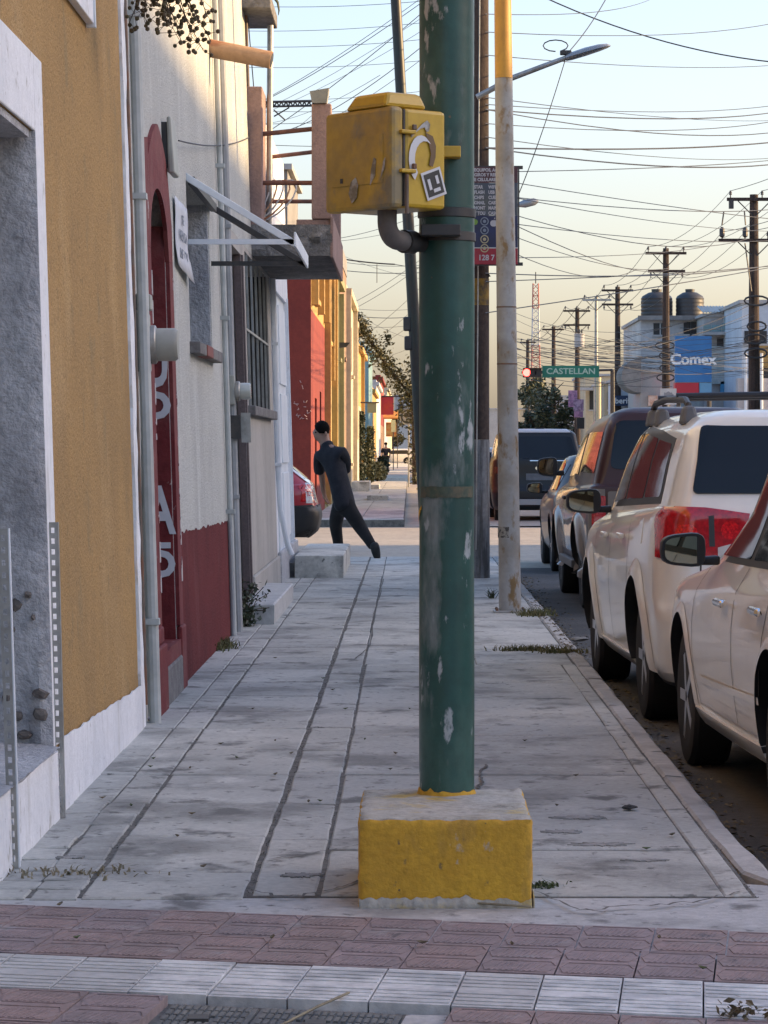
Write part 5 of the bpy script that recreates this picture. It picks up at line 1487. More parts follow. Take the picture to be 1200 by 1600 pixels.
A.patch('tail_light', [(-1.93, .74), (-1.80, .74), (-1.78, 1.02), (-1.88, 1.02)], 'L', lens_clear, .01)
A.patch('tail_light', [(-.82, .76), (-.66, .76), (-.66, 1.0), (-.80, 1.0)], 'B', lens_red, .01); A.patch('tail_light', [(.66, .76), (.82, .76), (.80, 1.0), (.66, 1.0)], 'B', lens_red, .01)
A.patch('rear_window', [(-.58, 1.08), (.58, 1.08), (.48, 1.36), (-.48, 1.36)], 'B', glass_dark, .008)
A.line('tail_highlight', [(-1.86, 1.0), (-1.55, 1.24), (-1.25, 1.40)], 'L', lens_clear, .025, .012)  # pale line painted as the highlight along the sloping tail
A.patch('side_windows', [(-1.2, 1.08), (.7, 1.04), (.3, 1.32), (-1.1, 1.36)], 'L', glass_dark, .006)
# white car far down the street
wc = far_car('hatchback', 'white car standing across the far end of the pavement', (622 - CXP) / F * 285 - .2, 285, R(75), paint_white2, suv_rings(2.1, .86, 1.55, 1.0, .9))
wc.patch('side_windows', [(-1.6, 1.06), (1.0, 1.04), (.5, 1.4), (-1.3, 1.42)], 'L', glass_dark, .008)
wc.patch('side_windows', [(-1.6, 1.06), (1.0, 1.04), (.5, 1.4), (-1.3, 1.42)], 'R', glass_dark, .008)
# ================================================================ PEOPLE
def skin_mesh(name, joints, edges, mat, parent, root=0, sub=2, smooth_it=0):
    """joints: list of (Vector, rx, ry)"""
    me = bpy.data.meshes.new(name)
    off = -wpos(parent)
    me.from_pydata([tuple(Vector(j[0]) + off) for j in joints], edges, [])
    o = bpy.data.objects.new(name, me); COL.objects.link(o)
    sk = o.modifiers.new('skin', 'SKIN'); sk.branch_smoothing = .6
    if not me.skin_vertices: me.attributes.new  # layer is made with the modifier below
    if not me.skin_vertices:
        bm = bmesh.new(); bm.from_mesh(me); bm.verts.layers.skin.verify(); bm.to_mesh(me); bm.free()
    for i, j in enumerate(joints):
        me.skin_vertices[0].data[i].radius = (j[1], j[2])
        me.skin_vertices[0].data[i].use_root = (i == root)
    sb = o.modifiers.new('sub', 'SUBSURF'); sb.levels = sub; sb.render_levels = sub
    dg = C.evaluated_depsgraph_get()
    m2 = bpy.data.meshes.new_from_object(o.evaluated_get(dg))
    o.modifiers.clear(); o.data = m2; m2.name = name
    m2.materials.clear(); m2.materials.append(mat)
    m2.polygons.foreach_set('use_smooth', [True] * len(m2.polygons))
    o.parent = parent
    return o
skin_m = M('skin', (.27, .15, .10), .55, var=.06)
hair_m = M('black hair', (.006, .005, .0045), .9, var=.2, vsc=80, spec=.1)
shirt_m = M('dark tee shirt cloth', (.010, .011, .015), .95, (.017, .018, .023), 12, (.4, .6), .15, 60, .2, 120)
trouser_m = M('black trousers', (.007, .007, .008), .95, (.012, .012, .013), 9, (.4, .6), .15, 50)
shoe_m = M('dark shoe', (.018, .019, .02), .8, var=.2)

MD = 37.35
def mp(x, y, dy=0.0): return W(x, y, MD + dy)
man = thing('person', (mp(560, 872).x, MD, 0), 'man in a dark tee shirt and black trousers leaning forward off the kerb', 'person')
hipc = mp(538, 784, .05)
J = [
    (hipc, .118, .095),                     # 0 pelvis
    (mp(532, 757, .10), .108, .085),        # 1 waist
    (mp(524, 728, .17), .130, .09),         # 2 chest
    (mp(516, 704, .23), .105, .07),         # 3 upper chest
    (mp(510, 695, .27), .062, .062),        # 4 neck
    (mp(506, 687, .30), .082, .092),        # 5 jaw
    (mp(503.5, 677, .32), .104, .122),      # 6 skull
    (mp(502, 667, .33), .098, .112),        # 7 crown
    (mp(501.5, 661, .33), .055, .065),      # 8 top of the head
    (mp(499, 709, .33), .050, .05),         # 9 left shoulder
    (mp(502, 737, .42), .044, .044),        # 10 left elbow
    (mp(505, 767, .45), .032, .034),        # 11 left wrist
    (mp(508, 777, .46), .036, .022),        # 12 palm
    (mp(533, 704, .12), .052, .05),         # 13 right shoulder
    (mp(538, 735, .42), .042, .042),        # 14 right elbow
    (mp(532, 752, .62), .03, .03),          # 15 right wrist
    (mp(529, 757, .68), .034, .02),         # 16 right palm
    (mp(528, 794, .10), .080, .08),         # 17 left hip
    (mp(524, 820, .38), .055, .058),        # 18 left knee
    (mp(531, 858, .62), .038, .040),        # 19 left ankle
    (mp(546, 796, .0), .082, .08),          # 20 right hip
    (mp(563, 824, .02), .055, .058),        # 21 right knee
    (mp(583, 851, -.10), .036, .038),       # 22 right ankle
    (mp(587, 868, -.02), .030, .024),       # 23 right ball
    (mp(527, 876, .80), .030, .024),        # 24 left ball
    (mp(492.5, 680, .34), .018, .020),      # 25 nose
]
E = [(0, 1), (1, 2), (2, 3), (3, 4), (4, 5), (5, 6), (6, 7), (7, 8), (3, 9), (9, 10), (10, 11), (11, 12), (3, 13), (13, 14), (14, 15), (15, 16), (0, 17), (17, 18), (18, 19), (0, 20), (20, 21), (21, 22), (22, 23), (19, 24), (6, 25)]
# fingers of both hands, rooted in the palm
def fingers(ip, dirv, side, curl):
    p = J[ip][0]; d = dirv.normalized(); s = side.normalized()
    for k, (o_, L_) in enumerate(((-.028, .062), (-.010, .074), (.009, .070), (.027, .056))):
        a = p + s * o_ + d * .018
        b = a + d * L_ * .55 + curl * .012; c = a + d * L_ + curl * .035
        n0 = len(J); J.extend([(a, .0105, .0105), (b, .009, .009), (c, .0075, .0075)]); E.extend([(ip, n0), (n0, n0 + 1), (n0 + 1, n0 + 2)])
    a = p + s * -.034 - d * .01; b = a - s * .022 + d * .03 + curl * .01; n0 = len(J)
    J.extend([(a, .012, .012), (b, .0095, .0095)]); E.extend([(ip, n0), (n0, n0 + 1)])
fingers(12, (J[12][0] - J[11][0]), Vector((.5, .9, 0)), Vector((.8, 0, 0)))
fingers(16, (J[16][0] - J[15][0]), Vector((1, .2, 0)), Vector((0, .2, -.9)))
skin_mesh('body', J, E, skin_m, man)
g = 1.0
shirt = [(mp(541, 800, .03), .150, .130), (mp(538, 786, .05), .158, .135), (mp(532, 760, .10), .152, .125), (mp(524, 730, .17), .178, .132), (mp(517, 707, .23), .165, .115), (mp(512, 697, .26), .110, .095), (mp(509, 690, .28), .085, .085),
         (mp(498, 709, .33), .088, .082), (mp(498.5, 724, .38), .082, .078), (mp(499.5, 742, .43), .074, .072), (mp(535, 705, .12), .092, .088), (mp(540, 722, .28), .082, .08), (mp(540, 738, .42), .072, .07)]
skin_mesh('tee_shirt', shirt, [(0, 1), (1, 2), (2, 3), (3, 4), (4, 5), (5, 6), (4, 7), (7, 8), (8, 9), (4, 10), (10, 11), (11, 12)], shirt_m, man)
tr = [(mp(537, 768, .06), .130, .112), (mp(538.5, 784, .05), .140, .120), (mp(528, 797, .12), .112, .108), (mp(524, 820, .38), .086, .088), (mp(528, 845, .55), .070, .072), (mp(530, 866, .62), .064, .066),
      (mp(547, 798, .0), .116, .110), (mp(563, 824, .02), .088, .090), (mp(575, 842, -.05), .068, .07), (mp(584.5, 857, -.10), .058, .06)]
skin_mesh('trousers', tr, [(0, 1), (1, 2), (2, 3), (3, 4), (4, 5), (1, 6), (6, 7), (7, 8), (8, 9)], trouser_m, man, root=1)
skin_mesh('shoe', [(mp(583, 846, -.12), .055, .058), (mp(586, 856, -.12), .062, .066), (mp(588.5, 867, -.05), .055, .055), (mp(590, 873, .03), .038, .04)], [(0, 1), (1, 2), (2, 3)], shoe_m, man)
skin_mesh('shoe', [(mp(532, 866, .58), .045, .05), (mp(529, 876, .72), .042, .048), (mp(526, 880, .85), .038, .04)], [(0, 1), (1, 2)], shoe_m, man)
# hair: cap over the back and top of the skull
hc = mp(503.5, 670.5, .315)
vs, fs = [], []; n, m = 20, 8
for i in range(m + 1):
    th = R(120) * i / m
    for j in range(n):
        q = 2 * math.pi * j / n
        lim = 1.0
        front = max(0, math.cos(q - R(155)))       # hairline is higher over the face (towards left and away)
        th2 = th * (1 - .50 * front)
        r = .101 + .010 * noise.noise(Vector((math.cos(q) * 4, math.sin(q) * 4, i * 1.1)))
        vs.append((hc.x + r * .98 * math.sin(th2) * math.cos(q) - .004, hc.y + r * 1.08 * math.sin(th2) * math.sin(q), hc.z + r * 1.06 * math.cos(th2)))
for i in range(m):
    for j in range(n): fs.append((i * n + j, i * n + (j + 1) % n, (i + 1) * n + (j + 1) % n, (i + 1) * n + j))
fs.append(tuple(range(m * n, m * n + n)))
MB().add(vs, fs).build('hair', hair_m, man, smooth=True, sharp=80)
e = mp(509, 678, .215); MB().ball(e, .034, 10, 0, (.5, .5, 1)).build('ear', skin_m, man, smooth=True)
for dx in (0, .001):
    pass
for (x, y, dy) in ((493.5, 675.5, .29), (494.5, 675.5, .39)):
    MB().ball(mp(x, y, dy), .011, 8).build('eye', hair_m, man, smooth=True)

# distant pedestrian
pd = 190.0
def q_(x, y, dy=0.0): return W(x, y, pd + dy)
ped = thing('person', (q_(603, 0).x, pd, 0), 'distant pedestrian in dark clothes walking on the far pavement', 'person')
cx0 = (603 - CXP) * pd / F
J2 = [((0, 0, .92), .13, .10), ((0, 0, 1.15), .12, .09), ((0, 0, 1.38), .15, .10), ((0, 0, 1.50), .055, .055), ((0, -.01, 1.62), .08, .09), ((0, -.01, 1.72), .06, .07),
      ((-.21, 0, 1.38), .055, .055), ((-.25, .02, 1.10), .042, .042), ((-.24, -.06, .86), .032, .032), ((-.24, -.08, .76), .03, .02), ((.21, 0, 1.38), .055, .055), ((.25, -.02, 1.10), .042, .042), ((.24, .08, .88), .032, .032), ((.24, .11, .78), .03, .02),
      ((-.10, .0, .86), .09, .09), ((-.10, .10, .48), .06, .06), ((-.10, .02, .08), .045, .045), ((-.10, -.14, .04), .04, .03), ((.10, 0, .86), .09, .09), ((.10, -.08, .48), .06, .06), ((.10, .10, .10), .045, .045), ((.10, -.04, .04), .04, .03)]
J2 = [(Vector((cx0 + a[0], pd + a[1], a[2])), b, c) for a, b, c in J2]
skin_mesh('body', J2, [(0, 1), (1, 2), (2, 3), (3, 4), (4, 5), (2, 6), (6, 7), (7, 8), (8, 9), (2, 10), (10, 11), (11, 12), (12, 13), (0, 14), (14, 15), (15, 16), (16, 17), (0, 18), (18, 19), (19, 20), (20, 21)], skin_m, ped)
sh2 = [J2[i] for i in (0, 1, 2, 6, 7, 10, 11)]
skin_mesh('jacket', [(a, b + .06, c + .06) for a, b, c in sh2], [(0, 1), (1, 2), (2, 3), (3, 4), (2, 5), (5, 6)], shirt_m, ped)
tr2 = [J2[i] for i in (0, 14, 15, 16, 18, 19, 20)]
skin_mesh('trousers', [(a, b + .045, c + .045) for a, b, c in tr2], [(0, 1), (1, 2), (2, 3), (0, 4), (4, 5), (5, 6)], trouser_m, ped)
MB().ball((cx0, pd, 1.70), .105, 12).build('hair', hair_m, ped, smooth=True)
# ================================================================ FAR LEFT FACADES
FX = -1.933
mb = MB(); mb.bb(-2.0, -.1, 58.0, 127.5, -.18, -.015); fp = struct('far_pavement', mb, joint_dirt)
y = 58.0
while y < 127.4:
    y2 = min(y + 2.6, 127.5)
    slab(fp, -1.93, -.95, y, y2); slab(fp, -.94, -.12, y, y2); y = y2
mb = MB(); mb.bb(-2.0, -.1, 142, 420, -.18, -.0); struct('farther_pavement', mb, concrete_b)
red_wall = M('brick red wall paint', (.22, .035, .022), .85, (.17, .028, .02), .8, (.4, .65), .12, 12, .3, 30, col3=(.30, .10, .08), sc3=2.4, cut3=(.69, .72))
ochre = M('ochre wall paint', (.46, .29, .09), .85, (.38, .25, .09), .8, (.4, .65), .12, 8)
cream = M('cream wall paint', (.52, .45, .31), .85, (.42, .36, .25), .7, (.4, .65), .1, 8)
olive = M('olive wall paint', (.30, .27, .13), .85, (.24, .22, .11), .7, (.4, .65), .1, 8)
palegrey = M('pale grey wall', (.42, .42, .41), .85, (.33, .33, .33), .7, (.4, .65), .1, 8)
raw_conc = M('raw concrete wall', (.24, .235, .225), .9, (.18, .175, .17), .6, (.4, .65), .15, 6)
adobe = M('brown adobe wall', (.26, .17, .11), .9, (.20, .13, .09), .9, (.4, .65), .2, 8)
teal_wall = M('teal wall paint', (.20, .33, .34), .85, (.16, .27, .28), .7, (.4, .65), .1, 8)
dark_open = M('dark opening', (.02, .02, .022), .5, var=0)
blue_white = M('blue white wall', (.50, .57, .64), .85, (.42, .48, .55), .7, (.4, .65), .08, 8)
white_wall = M('white house wall', (.52, .52, .52), .85, (.42, .42, .42), .5, (.4, .65), .1, 5)
HB = 'street houses beyond the crossing'
def far_house(label, y0, y1, h, lower, upper=None, split=3.2, openings=(), proud=(), ledges=True, x1=FX, depth=6, parapet=None):
    t = thing('street_house', (x1, (y0 + y1) / 2, 0), label, 'house', HB)
    um = upper or lower
    holes = [(y0 + (y1 - y0) * a, y0 + (y1 - y0) * b, c, d) for a, b, c, d in openings]
    mb = MB(); hs = []
    cells(mb, y0, y1, -.15, split, [q for q in holes if q[2] < split], x1 - .35, x1); mb.build('lower_wall', lower, t)
    mb = MB(); cells(mb, y0, y1, split + .001, h, [q for q in holes if q[2] >= split], x1 - .35, x1); mb.build('upper_wall', um, t)
    MB().bb(x1 - depth, x1 - .36, y0 + .05, y1 - .05, -.15, h - .1).build('rear_mass', um, t)
    for a, b, c, d in holes:
        MB().bb(x1 - .30, x1 - .22, a, b, c, d).build('door' if c < .4 else 'window', dark_open if c > .4 else rust_metal, t)
        if c > .4:
            MB().bb(x1 + .002, x1 + .10, a - .1, b + .1, c - .10, c - .002).build('window_ledge', um, t)
    for a, c, d in proud:            # pilasters
        yy = y0 + (y1 - y0) * a
        MB().bb(x1 + .001, x1 + .14, yy, yy + .5, c, d).build('pilaster', um, t)
    if ledges:
        MB().bb(x1 + .001, x1 + .16, y0, y1, h - .32, h - .12).build('cornice', um, t)
    if parapet: MB().bb(x1 - .3, x1 + .02, y0 + .1, y1 - .1, h + .001, h + parapet).build('parapet', raw_conc, t)
    return t
t = far_house('corner house with shaded brick red side wall and red and ochre front', 59, 68.5, 5.55, red_wall, ochre, 4.1, ((.25, .38, 0, 2.4), (.6, .72, 1.0, 2.6), (.2, .35, 4.4, 5.1)), ((.02, 4.2, 5.4), (.45, 4.2, 5.4), (.9, 4.2, 5.4)))
MB().bb(FX - 6, FX - .002, 58.95, 58.998, -.15, 5.5).build('side_wall', red_wall, t)
# scratched graffiti on the red side wall
gm = M('pale graffiti', (.45, .28, .25), .8, var=.2)
gr = MB(); rnd = random.Random(3)
for (x, y) in ((463, 629), (463, 637), (476, 632), (481, 641), (462, 653), (470, 652), (477, 650), (474, 601)):
    p = W(x, y, 58.94)
    for k in range(3):
        a = p + Vector((rnd.uniform(-.05, .05), 0, rnd.uniform(-.05, .05))); b = a + Vector((rnd.uniform(-.07, .07), 0, rnd.uniform(-.05, .05)))
        gr.tube([a, b], .008, 4)
gr.build('graffiti', gm, t, kind='stuff')
t = thing('grey_block', (-4, 66, 5.5), 'unpainted grey concrete upper storey seen through the balcony rods', 'house')
MB().bb(-8, -2.6, 64, 70, 5.56, 7.3).build('wall', raw_conc, t)
MB().bb(-8.05, -2.5, 63.9, 70.1, 7.301, 7.42).build('roof_slab', palegrey, t)
far_house('narrow ochre front with tall pilasters next to the red corner house', 68.52, 75.5, 6.3, olive, ochre, 2.9, ((.2, .36, 0, 2.3), (.6, .8, 1, 2.4), (.3, .5, 3.9, 5.3)), ((.0, .1, 6), (.5, 3, 6), (.9, .1, 6)))
t = far_house('olive front with a dark doorway and stepped top', 75.52, 83, 6.0, olive, olive, 3.0, ((.3, .5, 0, 2.6), (.65, .85, 3.8, 5.2)), ((.05, .1, 5.6), (.9, .1, 5.6)))
far_house('brown adobe front with a broken brick top', 83.02, 92, 6.6, adobe, adobe, 3.2, ((.2, .35, 0, 2.5), (.55, .7, 1, 2.5), (.4, .55, 4, 5.4)), (), False, parapet=.5)
far_house('tall cream front with two narrow windows', 92.02, 104, 6.4, cream, cream, 3.1, ((.12, .2, 0, 2.5), (.45, .55, .9, 2.5), (.2, .32, 3.8, 5.4), (.6, .72, 3.8, 5.4)), ((.0, .1, 6.2), (.93, .1, 6.2)))
far_house('cream front with grey foot behind the columnar shrubs', 104.02, 114, 5.9, palegrey, cream, 1.6, ((.4, .5, 3.5, 5),), ((.1, 1.7, 5.6),))
far_house('pale yellow front with a teal signboard', 114.02, 127.5, 5.4, cream, ochre, 3.0, ((.2, .3, 0, 2.5), (.6, .7, 1, 2.5)), ((.45, .1, 5.2),))
far_house('teal front beyond the second crossing', 142, 156, 6.2, teal_wall, teal_wall, 3, ((.3, .4, 0, 2.5),))
far_house('ochre low front beyond the second crossing', 156.1, 175, 4.6, ochre, ochre, 3, ((.3, .4, 0, 2.5), (.6, .7, 1, 2.4)))
far_house('white front beyond the second crossing', 175.1, 200, 5.4, white_wall, white_wall, 3, ((.3, .4, 0, 2.5),))
far_house('brick red front far down the street', 200.1, 226, 6.3, adobe, red_wall, 3, ((.3, .4, 0, 2.5),))
far_house('grey front far down the street', 226.1, 262, 5.6, palegrey, palegrey, 3, ())
far_house('cream front at the far end of the pavement', 262.1, 330, 6.8, cream, cream, 3, ())
# houses closing the far end
for i, (x, y0, w, h, m, l) in enumerate(((-2.0, 395, 3.4, 8.5, palegrey, 'grey house closing the far end of the pavement'), (1.5, 430, 5.0, 6.5, white_wall, 'white house behind the ivy at the street end'), (6.6, 450, 8.0, 7.5, cream, 'cream house at the street end behind the dark suv'))):
    t = thing('street_house', (x, y0, 0), l, 'house', HB)
    MB().bb(x, x + w, y0, y0 + 8, -.1, h).build('wall', m, t)
    for k in range(2):
        MB().bb(x + w * (.15 + .45 * k), x + w * (.35 + .45 * k), y0 - .05, y0 - .002, h - 2.6, h - 1.2).build('window', dark_open, t)
# things on the far facades
t = thing('facade_lamp', W(528, 540, 80), 'dark wedge shaped lamp jutting from a far left facade', 'lamp')
a, b = W(524, 540, 80), W(547, 539, 80); mb = MB(); mb.hexa([Vector((a.x - .2, 79.9, a.z - .09)), Vector((b.x - .1, 79.9, b.z - .06)), Vector((a.x - .2, 80.1, a.z - .09)), Vector((b.x - .1, 80.1, b.z - .06)), Vector((a.x - .2, 79.9, a.z + .09)), Vector((b.x, 79.9, b.z + .06)), Vector((a.x - .2, 80.1, a.z + .09)), Vector((b.x, 80.1, b.z + .06))]); mb.build('lamp_body', dark_metal, t)
t = thing('facade_sign', W(510, 485, 72), 'small slanted cream sign projecting from the ochre facade', 'sign')
a = W(504, 491, 72); b = W(516, 478, 72); mb = MB(); mb.hexa([a + Vector((0, y, z)) if k == 0 else b + Vector((0, y, z)) for z in (-.12, .12) for y in (-.05, .05) for k in (0, 1)]); mb.build('board', cream, t)
t = thing('facade_sign', W(583, 637, 120), 'greenish square signboard hanging over the far pavement', 'sign')
a, b = W(574, 645, 118), W(588, 630, 118); mb = MB(); mb.bb(a.x, b.x, 118, 118.12, a.z, b.z); mb.build('board', M('sage board', (.19, .22, .15), .7, var=.1), t)
MB().tube([W(560, 629, 118), W(592, 629, 118)], .03, 6).build('bracket', dark_metal, t)
t = thing('facade_sign', W(567, 550, 122), 'pale teal signboard high on the yellow facade', 'sign')
a, b = W(559, 558, 122), W(569, 533, 122); mb = MB(); mb.bb(a.x, b.x, 122, 122.1, a.z, b.z); mb.build('board', teal_wall, t)
t = thing('street_banner', W(605, 640, 200), 'orange red banner hanging across the far pavement', 'banner')
a, b = W(594, 648, 205), W(615, 620, 205); mb = MB(); mb.bb(a.x, b.x, 205, 205.06, a.z, b.z); mb.build('cloth', M('orange red cloth', (.55, .10, .05), .8, (.45, .05, .08), 1, (.4, .6), .05), t)
MB().tube([W(588, 619.5, 205), W(640, 619.5, 205)], .05, 6).build('pole', dark_metal, t)
t = thing('market_stall', W(608, 690, 215), 'yellow fruit stall awning at the far end of the pavement', 'stall')
a, b = W(599, 655, 215), W(622, 643, 215)
mb = MB(); mb.hexa([Vector((a.x, 214, a.z)), Vector((b.x, 214, a.z)), Vector((a.x, 216, a.z + .5)), Vector((b.x, 216, a.z + .5)), Vector((a.x, 214, a.z + .1)), Vector((b.x, 214, a.z + .1)), Vector((a.x, 216, a.z + .6)), Vector((b.x, 216, a.z + .6))]); mb.build('awning', M('amber awning', (.62, .33, .05), .8, (.5, .2, .03), 2, (.4, .6), .1), t)
mb = MB(); a, b = W(603, 682, 214.5), W(619, 660, 214.5); mb.bb(a.x, b.x, 214.4, 215.4, a.z, b.z); mb.build('goods', M('stacked fruit', (.55, .40, .12), .8, (.5, .18, .05), 3, (.45, .55), .3, 6), t)
for x in (600, 621): p = W(x, 655, 214); MB().tube([p, Vector((p.x, 214, 0))], .03, 6).build('leg', dark_metal, t)
t = thing('signboard', W(612, 670, 195), 'pale yellow board leaning beside the far stall', 'sign')
a, b = W(611, 675, 196), W(618, 656, 196); mb = MB(); mb.bb(a.x, b.x, 196, 196.06, a.z, b.z); mb.build('board', M('pale yellow board', (.6, .52, .25), .8, var=.05), t); MB().bb((a.x + b.x) / 2 - .03, (a.x + b.x) / 2 + .03, 196.01, 196.05, 0, a.z).build('leg', dark_metal, t)
# round sign on a post
sd = 107.0; c = W(637, 651, sd)
t = thing('road_sign', (c.x, sd, 0), 'round pale road sign on a thin post before the ivy', 'sign')
mb = MB(); mb.lathe([(.295, 0), (.295, .02)], 24, 0, 'Y', (c.x, sd, c.z)); mb.build('disc', palegrey, t)
n = 24; vs, fs = [], []
for j in range(n):
    q = 2 * math.pi * j / n
    for r2 in (.25, .19): vs.append((c.x + r2 * math.cos(q), sd - .006, c.z + r2 * math.sin(q)))
for j in range(n): A_ = 2 * j; B_ = 2 * ((j + 1) % n); fs.append((A_, B_, B_ + 1, A_ + 1))
MB().add(vs, fs).build('ring', M('sign dark ring', (.06, .06, .05), .6, var=.1), t)
mb = MB(); mb.bb(c.x - .12, c.x + .12, sd - .008, sd - .003, c.z - .02, c.z + .13); mb.build('symbol', M('sign symbol', (.07, .065, .055), .6, var=.1), t)
MB().tube([(c.x + .04, sd + .03, 0), (c.x + .04, sd + .03, c.z + .2)], .03, 8).build('post', galv, t)

# ================================================================ FOLIAGE
def leaf_cloud(name, pts, size, mat, parent, seed=1, flat=.3, n_side=4):
    """each point becomes one small pointed leaf face"""
    rnd = random.Random(seed); vs, fs = [], []
    for p in pts:
        s = size * rnd.uniform(.55, 1.3)
        a = Vector((rnd.gauss(0, 1), rnd.gauss(0, 1), rnd.gauss(0, 1) * .7)).normalized()
        b = a.cross(Vector((rnd.gauss(0, 1), rnd.gauss(0, 1), rnd.gauss(0, 1)))).normalized()
        o = len(vs); p = Vector(p)
        vs += [p - a * s, p + b * s * .45, p + a * s, p - b * s * .45]; fs.append((o, o + 1, o + 2, o + 3))
    o = MB().add(vs, fs).build(name, mat, parent)
    return o
ivy_m = M('ivy leaves', (.045, .05, .018), .6, (.085, .075, .028), 2.5, (.42, .58), .35, 9)
dark_leaf = M('dark shrub leaves', (.022, .034, .020), .6, (.045, .06, .03), 1.6, (.42, .58), .35, 9)
grey_leaf = M('grey green leaves', (.06, .075, .04), .6, (.12, .12, .06), 1.2, (.42, .58), .3, 4)
rnd = random.Random(21)
ivd = 106.0
path = [W(x, y, ivd) for x, y in ((553, 490), (566, 512), (583, 540), (600, 565), (620, 590), (636, 612), (646, 640))]
trunk = [W(x, y, ivd) for x, y in ((650, 757), (649, 700), (648, 640), (646, 560))]
t = thing('ivy_plant', trunk[0], 'slanting rope of ivy leaves growing down onto a pole', 'plant')
MB().tube(path, .05, 6).build('guy_stem', twig_mat, t); MB().tube(trunk, [.13, .12, .12, .10], 8).build('trunk', wood_dark, t)
pts = []
def along(P, k):
    s = rnd.random() * (len(P) - 1); i = min(int(s), len(P) - 2); return P[i].lerp(P[i + 1], s - i), s / (len(P) - 1)
for _ in range(2600):
    p, f = along(path, 0); w = .13 + .10 * noise.noise(Vector((f * 13, 1, 2))) + .10 * f
    pts.append(p + Vector((rnd.gauss(0, w), rnd.gauss(0, .2), rnd.gauss(0, w))))
for _ in range(900):
    p, f = along(trunk, 0); w = .10 + .12 * max(0, f - .3)
    pts.append(p + Vector((rnd.gauss(0, w), rnd.gauss(0, .2), rnd.gauss(0, .1))))
for _ in range(80): pts.append(W(606 + rnd.gauss(0, 3), 530 + rnd.gauss(0, 6), ivd))
leaf_cloud('leaves', pts, .075, ivy_m, t, 3)
def shrub(label, base, h, w, n, mat, seed, nm='columnar_shrub', size=.09, group='shrubs along the far pavement', shape=None):
    rnd = random.Random(seed); t = thing(nm, base, label, 'shrub', group)
    MB().tube([base, base + Vector((0, 0, h * .8))], .05, 6).build('stem', twig_mat, t)
    pts = []
    for _ in range(n):
        f = rnd.random() ** .9; q = rnd.uniform(0, 6.28)
        env = (shape(f) if shape else (.55 + .45 * math.sin(math.pi * min(1, f * 1.05) ** .7)))
        r = w * env * (1 + .4 * noise.noise(Vector((math.cos(q) * 2, f * 6, seed)))) * rnd.random() ** .4
        pts.append(base + Vector((r * math.cos(q), r * math.sin(q), .05 + f * h)))
    leaf_cloud('leaves', pts, size, mat, t, seed)
    return t
shrub('dark columnar shrub against the cream far facade', G(563, 757), 2.75, .24, 1500, dark_leaf, 4)
shrub('lighter columnar shrub right of the dark columnar shrub', G(578, 755), 2.2, .22, 1100, grey_leaf, 5)
shrub('low spreading bush at the foot of the columnar shrubs', G(590, 752), .75, .42, 800, grey_leaf, 6, 'bush')
shrub('dark rounded plant beside the distant pedestrian', Vector(((597 - CXP) * 160 / F, 160, 0)), .9, .4, 500, dark_leaf, 9, 'bush', .12)
# steps and blocks on the far pavement
for i, (x0, x1, yb, yt, l) in enumerate(((549, 577, 768, 742, 'grey block at the foot of the dark columnar shrub'), (573, 606, 782, 768, 'pale flat step on the far pavement'), (577, 592, 764, 752, 'low kerb block by the spreading bush'))):
    a = G(x0, yb); b = G(x1, yb)
    h = (yb - yt) * a.y / F * .6
    o = slab_mesh(a.x, b.x, a.y, a.y + 3, h, h + .02, .02, .01).build('doorstep', concrete_b, base=(a.x, a.y, 0)); tag(o, l, 'step', 'steps on the far pavement')

# ================================================================ RIGHT SIDE OF THE STREET
mb = MB(); mb.bb(10.0, 13.2, -6, 54, -.18, 0); struct('right_pavement', mb, concrete_b)
mb = MB(); mb.bb(10.0, 13.2, 59, 420, -.18, 0); struct('right_far_pavement', mb, concrete_b)
RB = 'buildings on the far side of the street'
def block(label, x0, x1, y0, y1, h, mat, wins=(), fl=(), nm='building', roof=None, kids=()):
    """building whose camera-facing wall is y0 and street-facing wall is x0"""
    t = thing(nm, (x0, y0, 0), label, 'building', RB)
    MB().bb(x0, x1, y0, y1, -.15, h).build('wall', mat, t)
    MB().bb(x0 - .12, x1 + .05, y0 - .12, y1 + .05, h + .001, h + .16).build('roof_slab', roof or palegrey, t)
    for (a, b, c, d) in wins:       # on the camera-facing wall, px coordinates
        p, q = W(a, d, y0), W(b, c, y0)
        w = MB().bb(p.x, q.x, y0 - .05, y0 - .004, p.z, q.z).build('window', dark_open, t)
        MB().bb(p.x - .06, q.x + .06, y0 - .10, y0 - .052, p.z - .10, p.z - .002).build('sill', palegrey, w)
        if q.x - p.x > .5:
            MB().bb((p.x + q.x) / 2 - .03, (p.x + q.x) / 2 + .03, y0 - .09, y0 - .051, p.z, q.z).build('mullion', palegrey, w)
    for (a, b, c, d) in fl:         # on the street-facing wall (y range, z range)
        w = MB().bb(x0 - .05, x0 - .004, a, b, c, d).build('window', dark_open, t)
        MB().bb(x0 - .12, x0 - .052, a - .1, b + .1, c - .12, c - .002).build('sill', palegrey, w)
    return t
strip('street_behind', -40, 12, [-32, -14, 5.2], -.155, dusty)
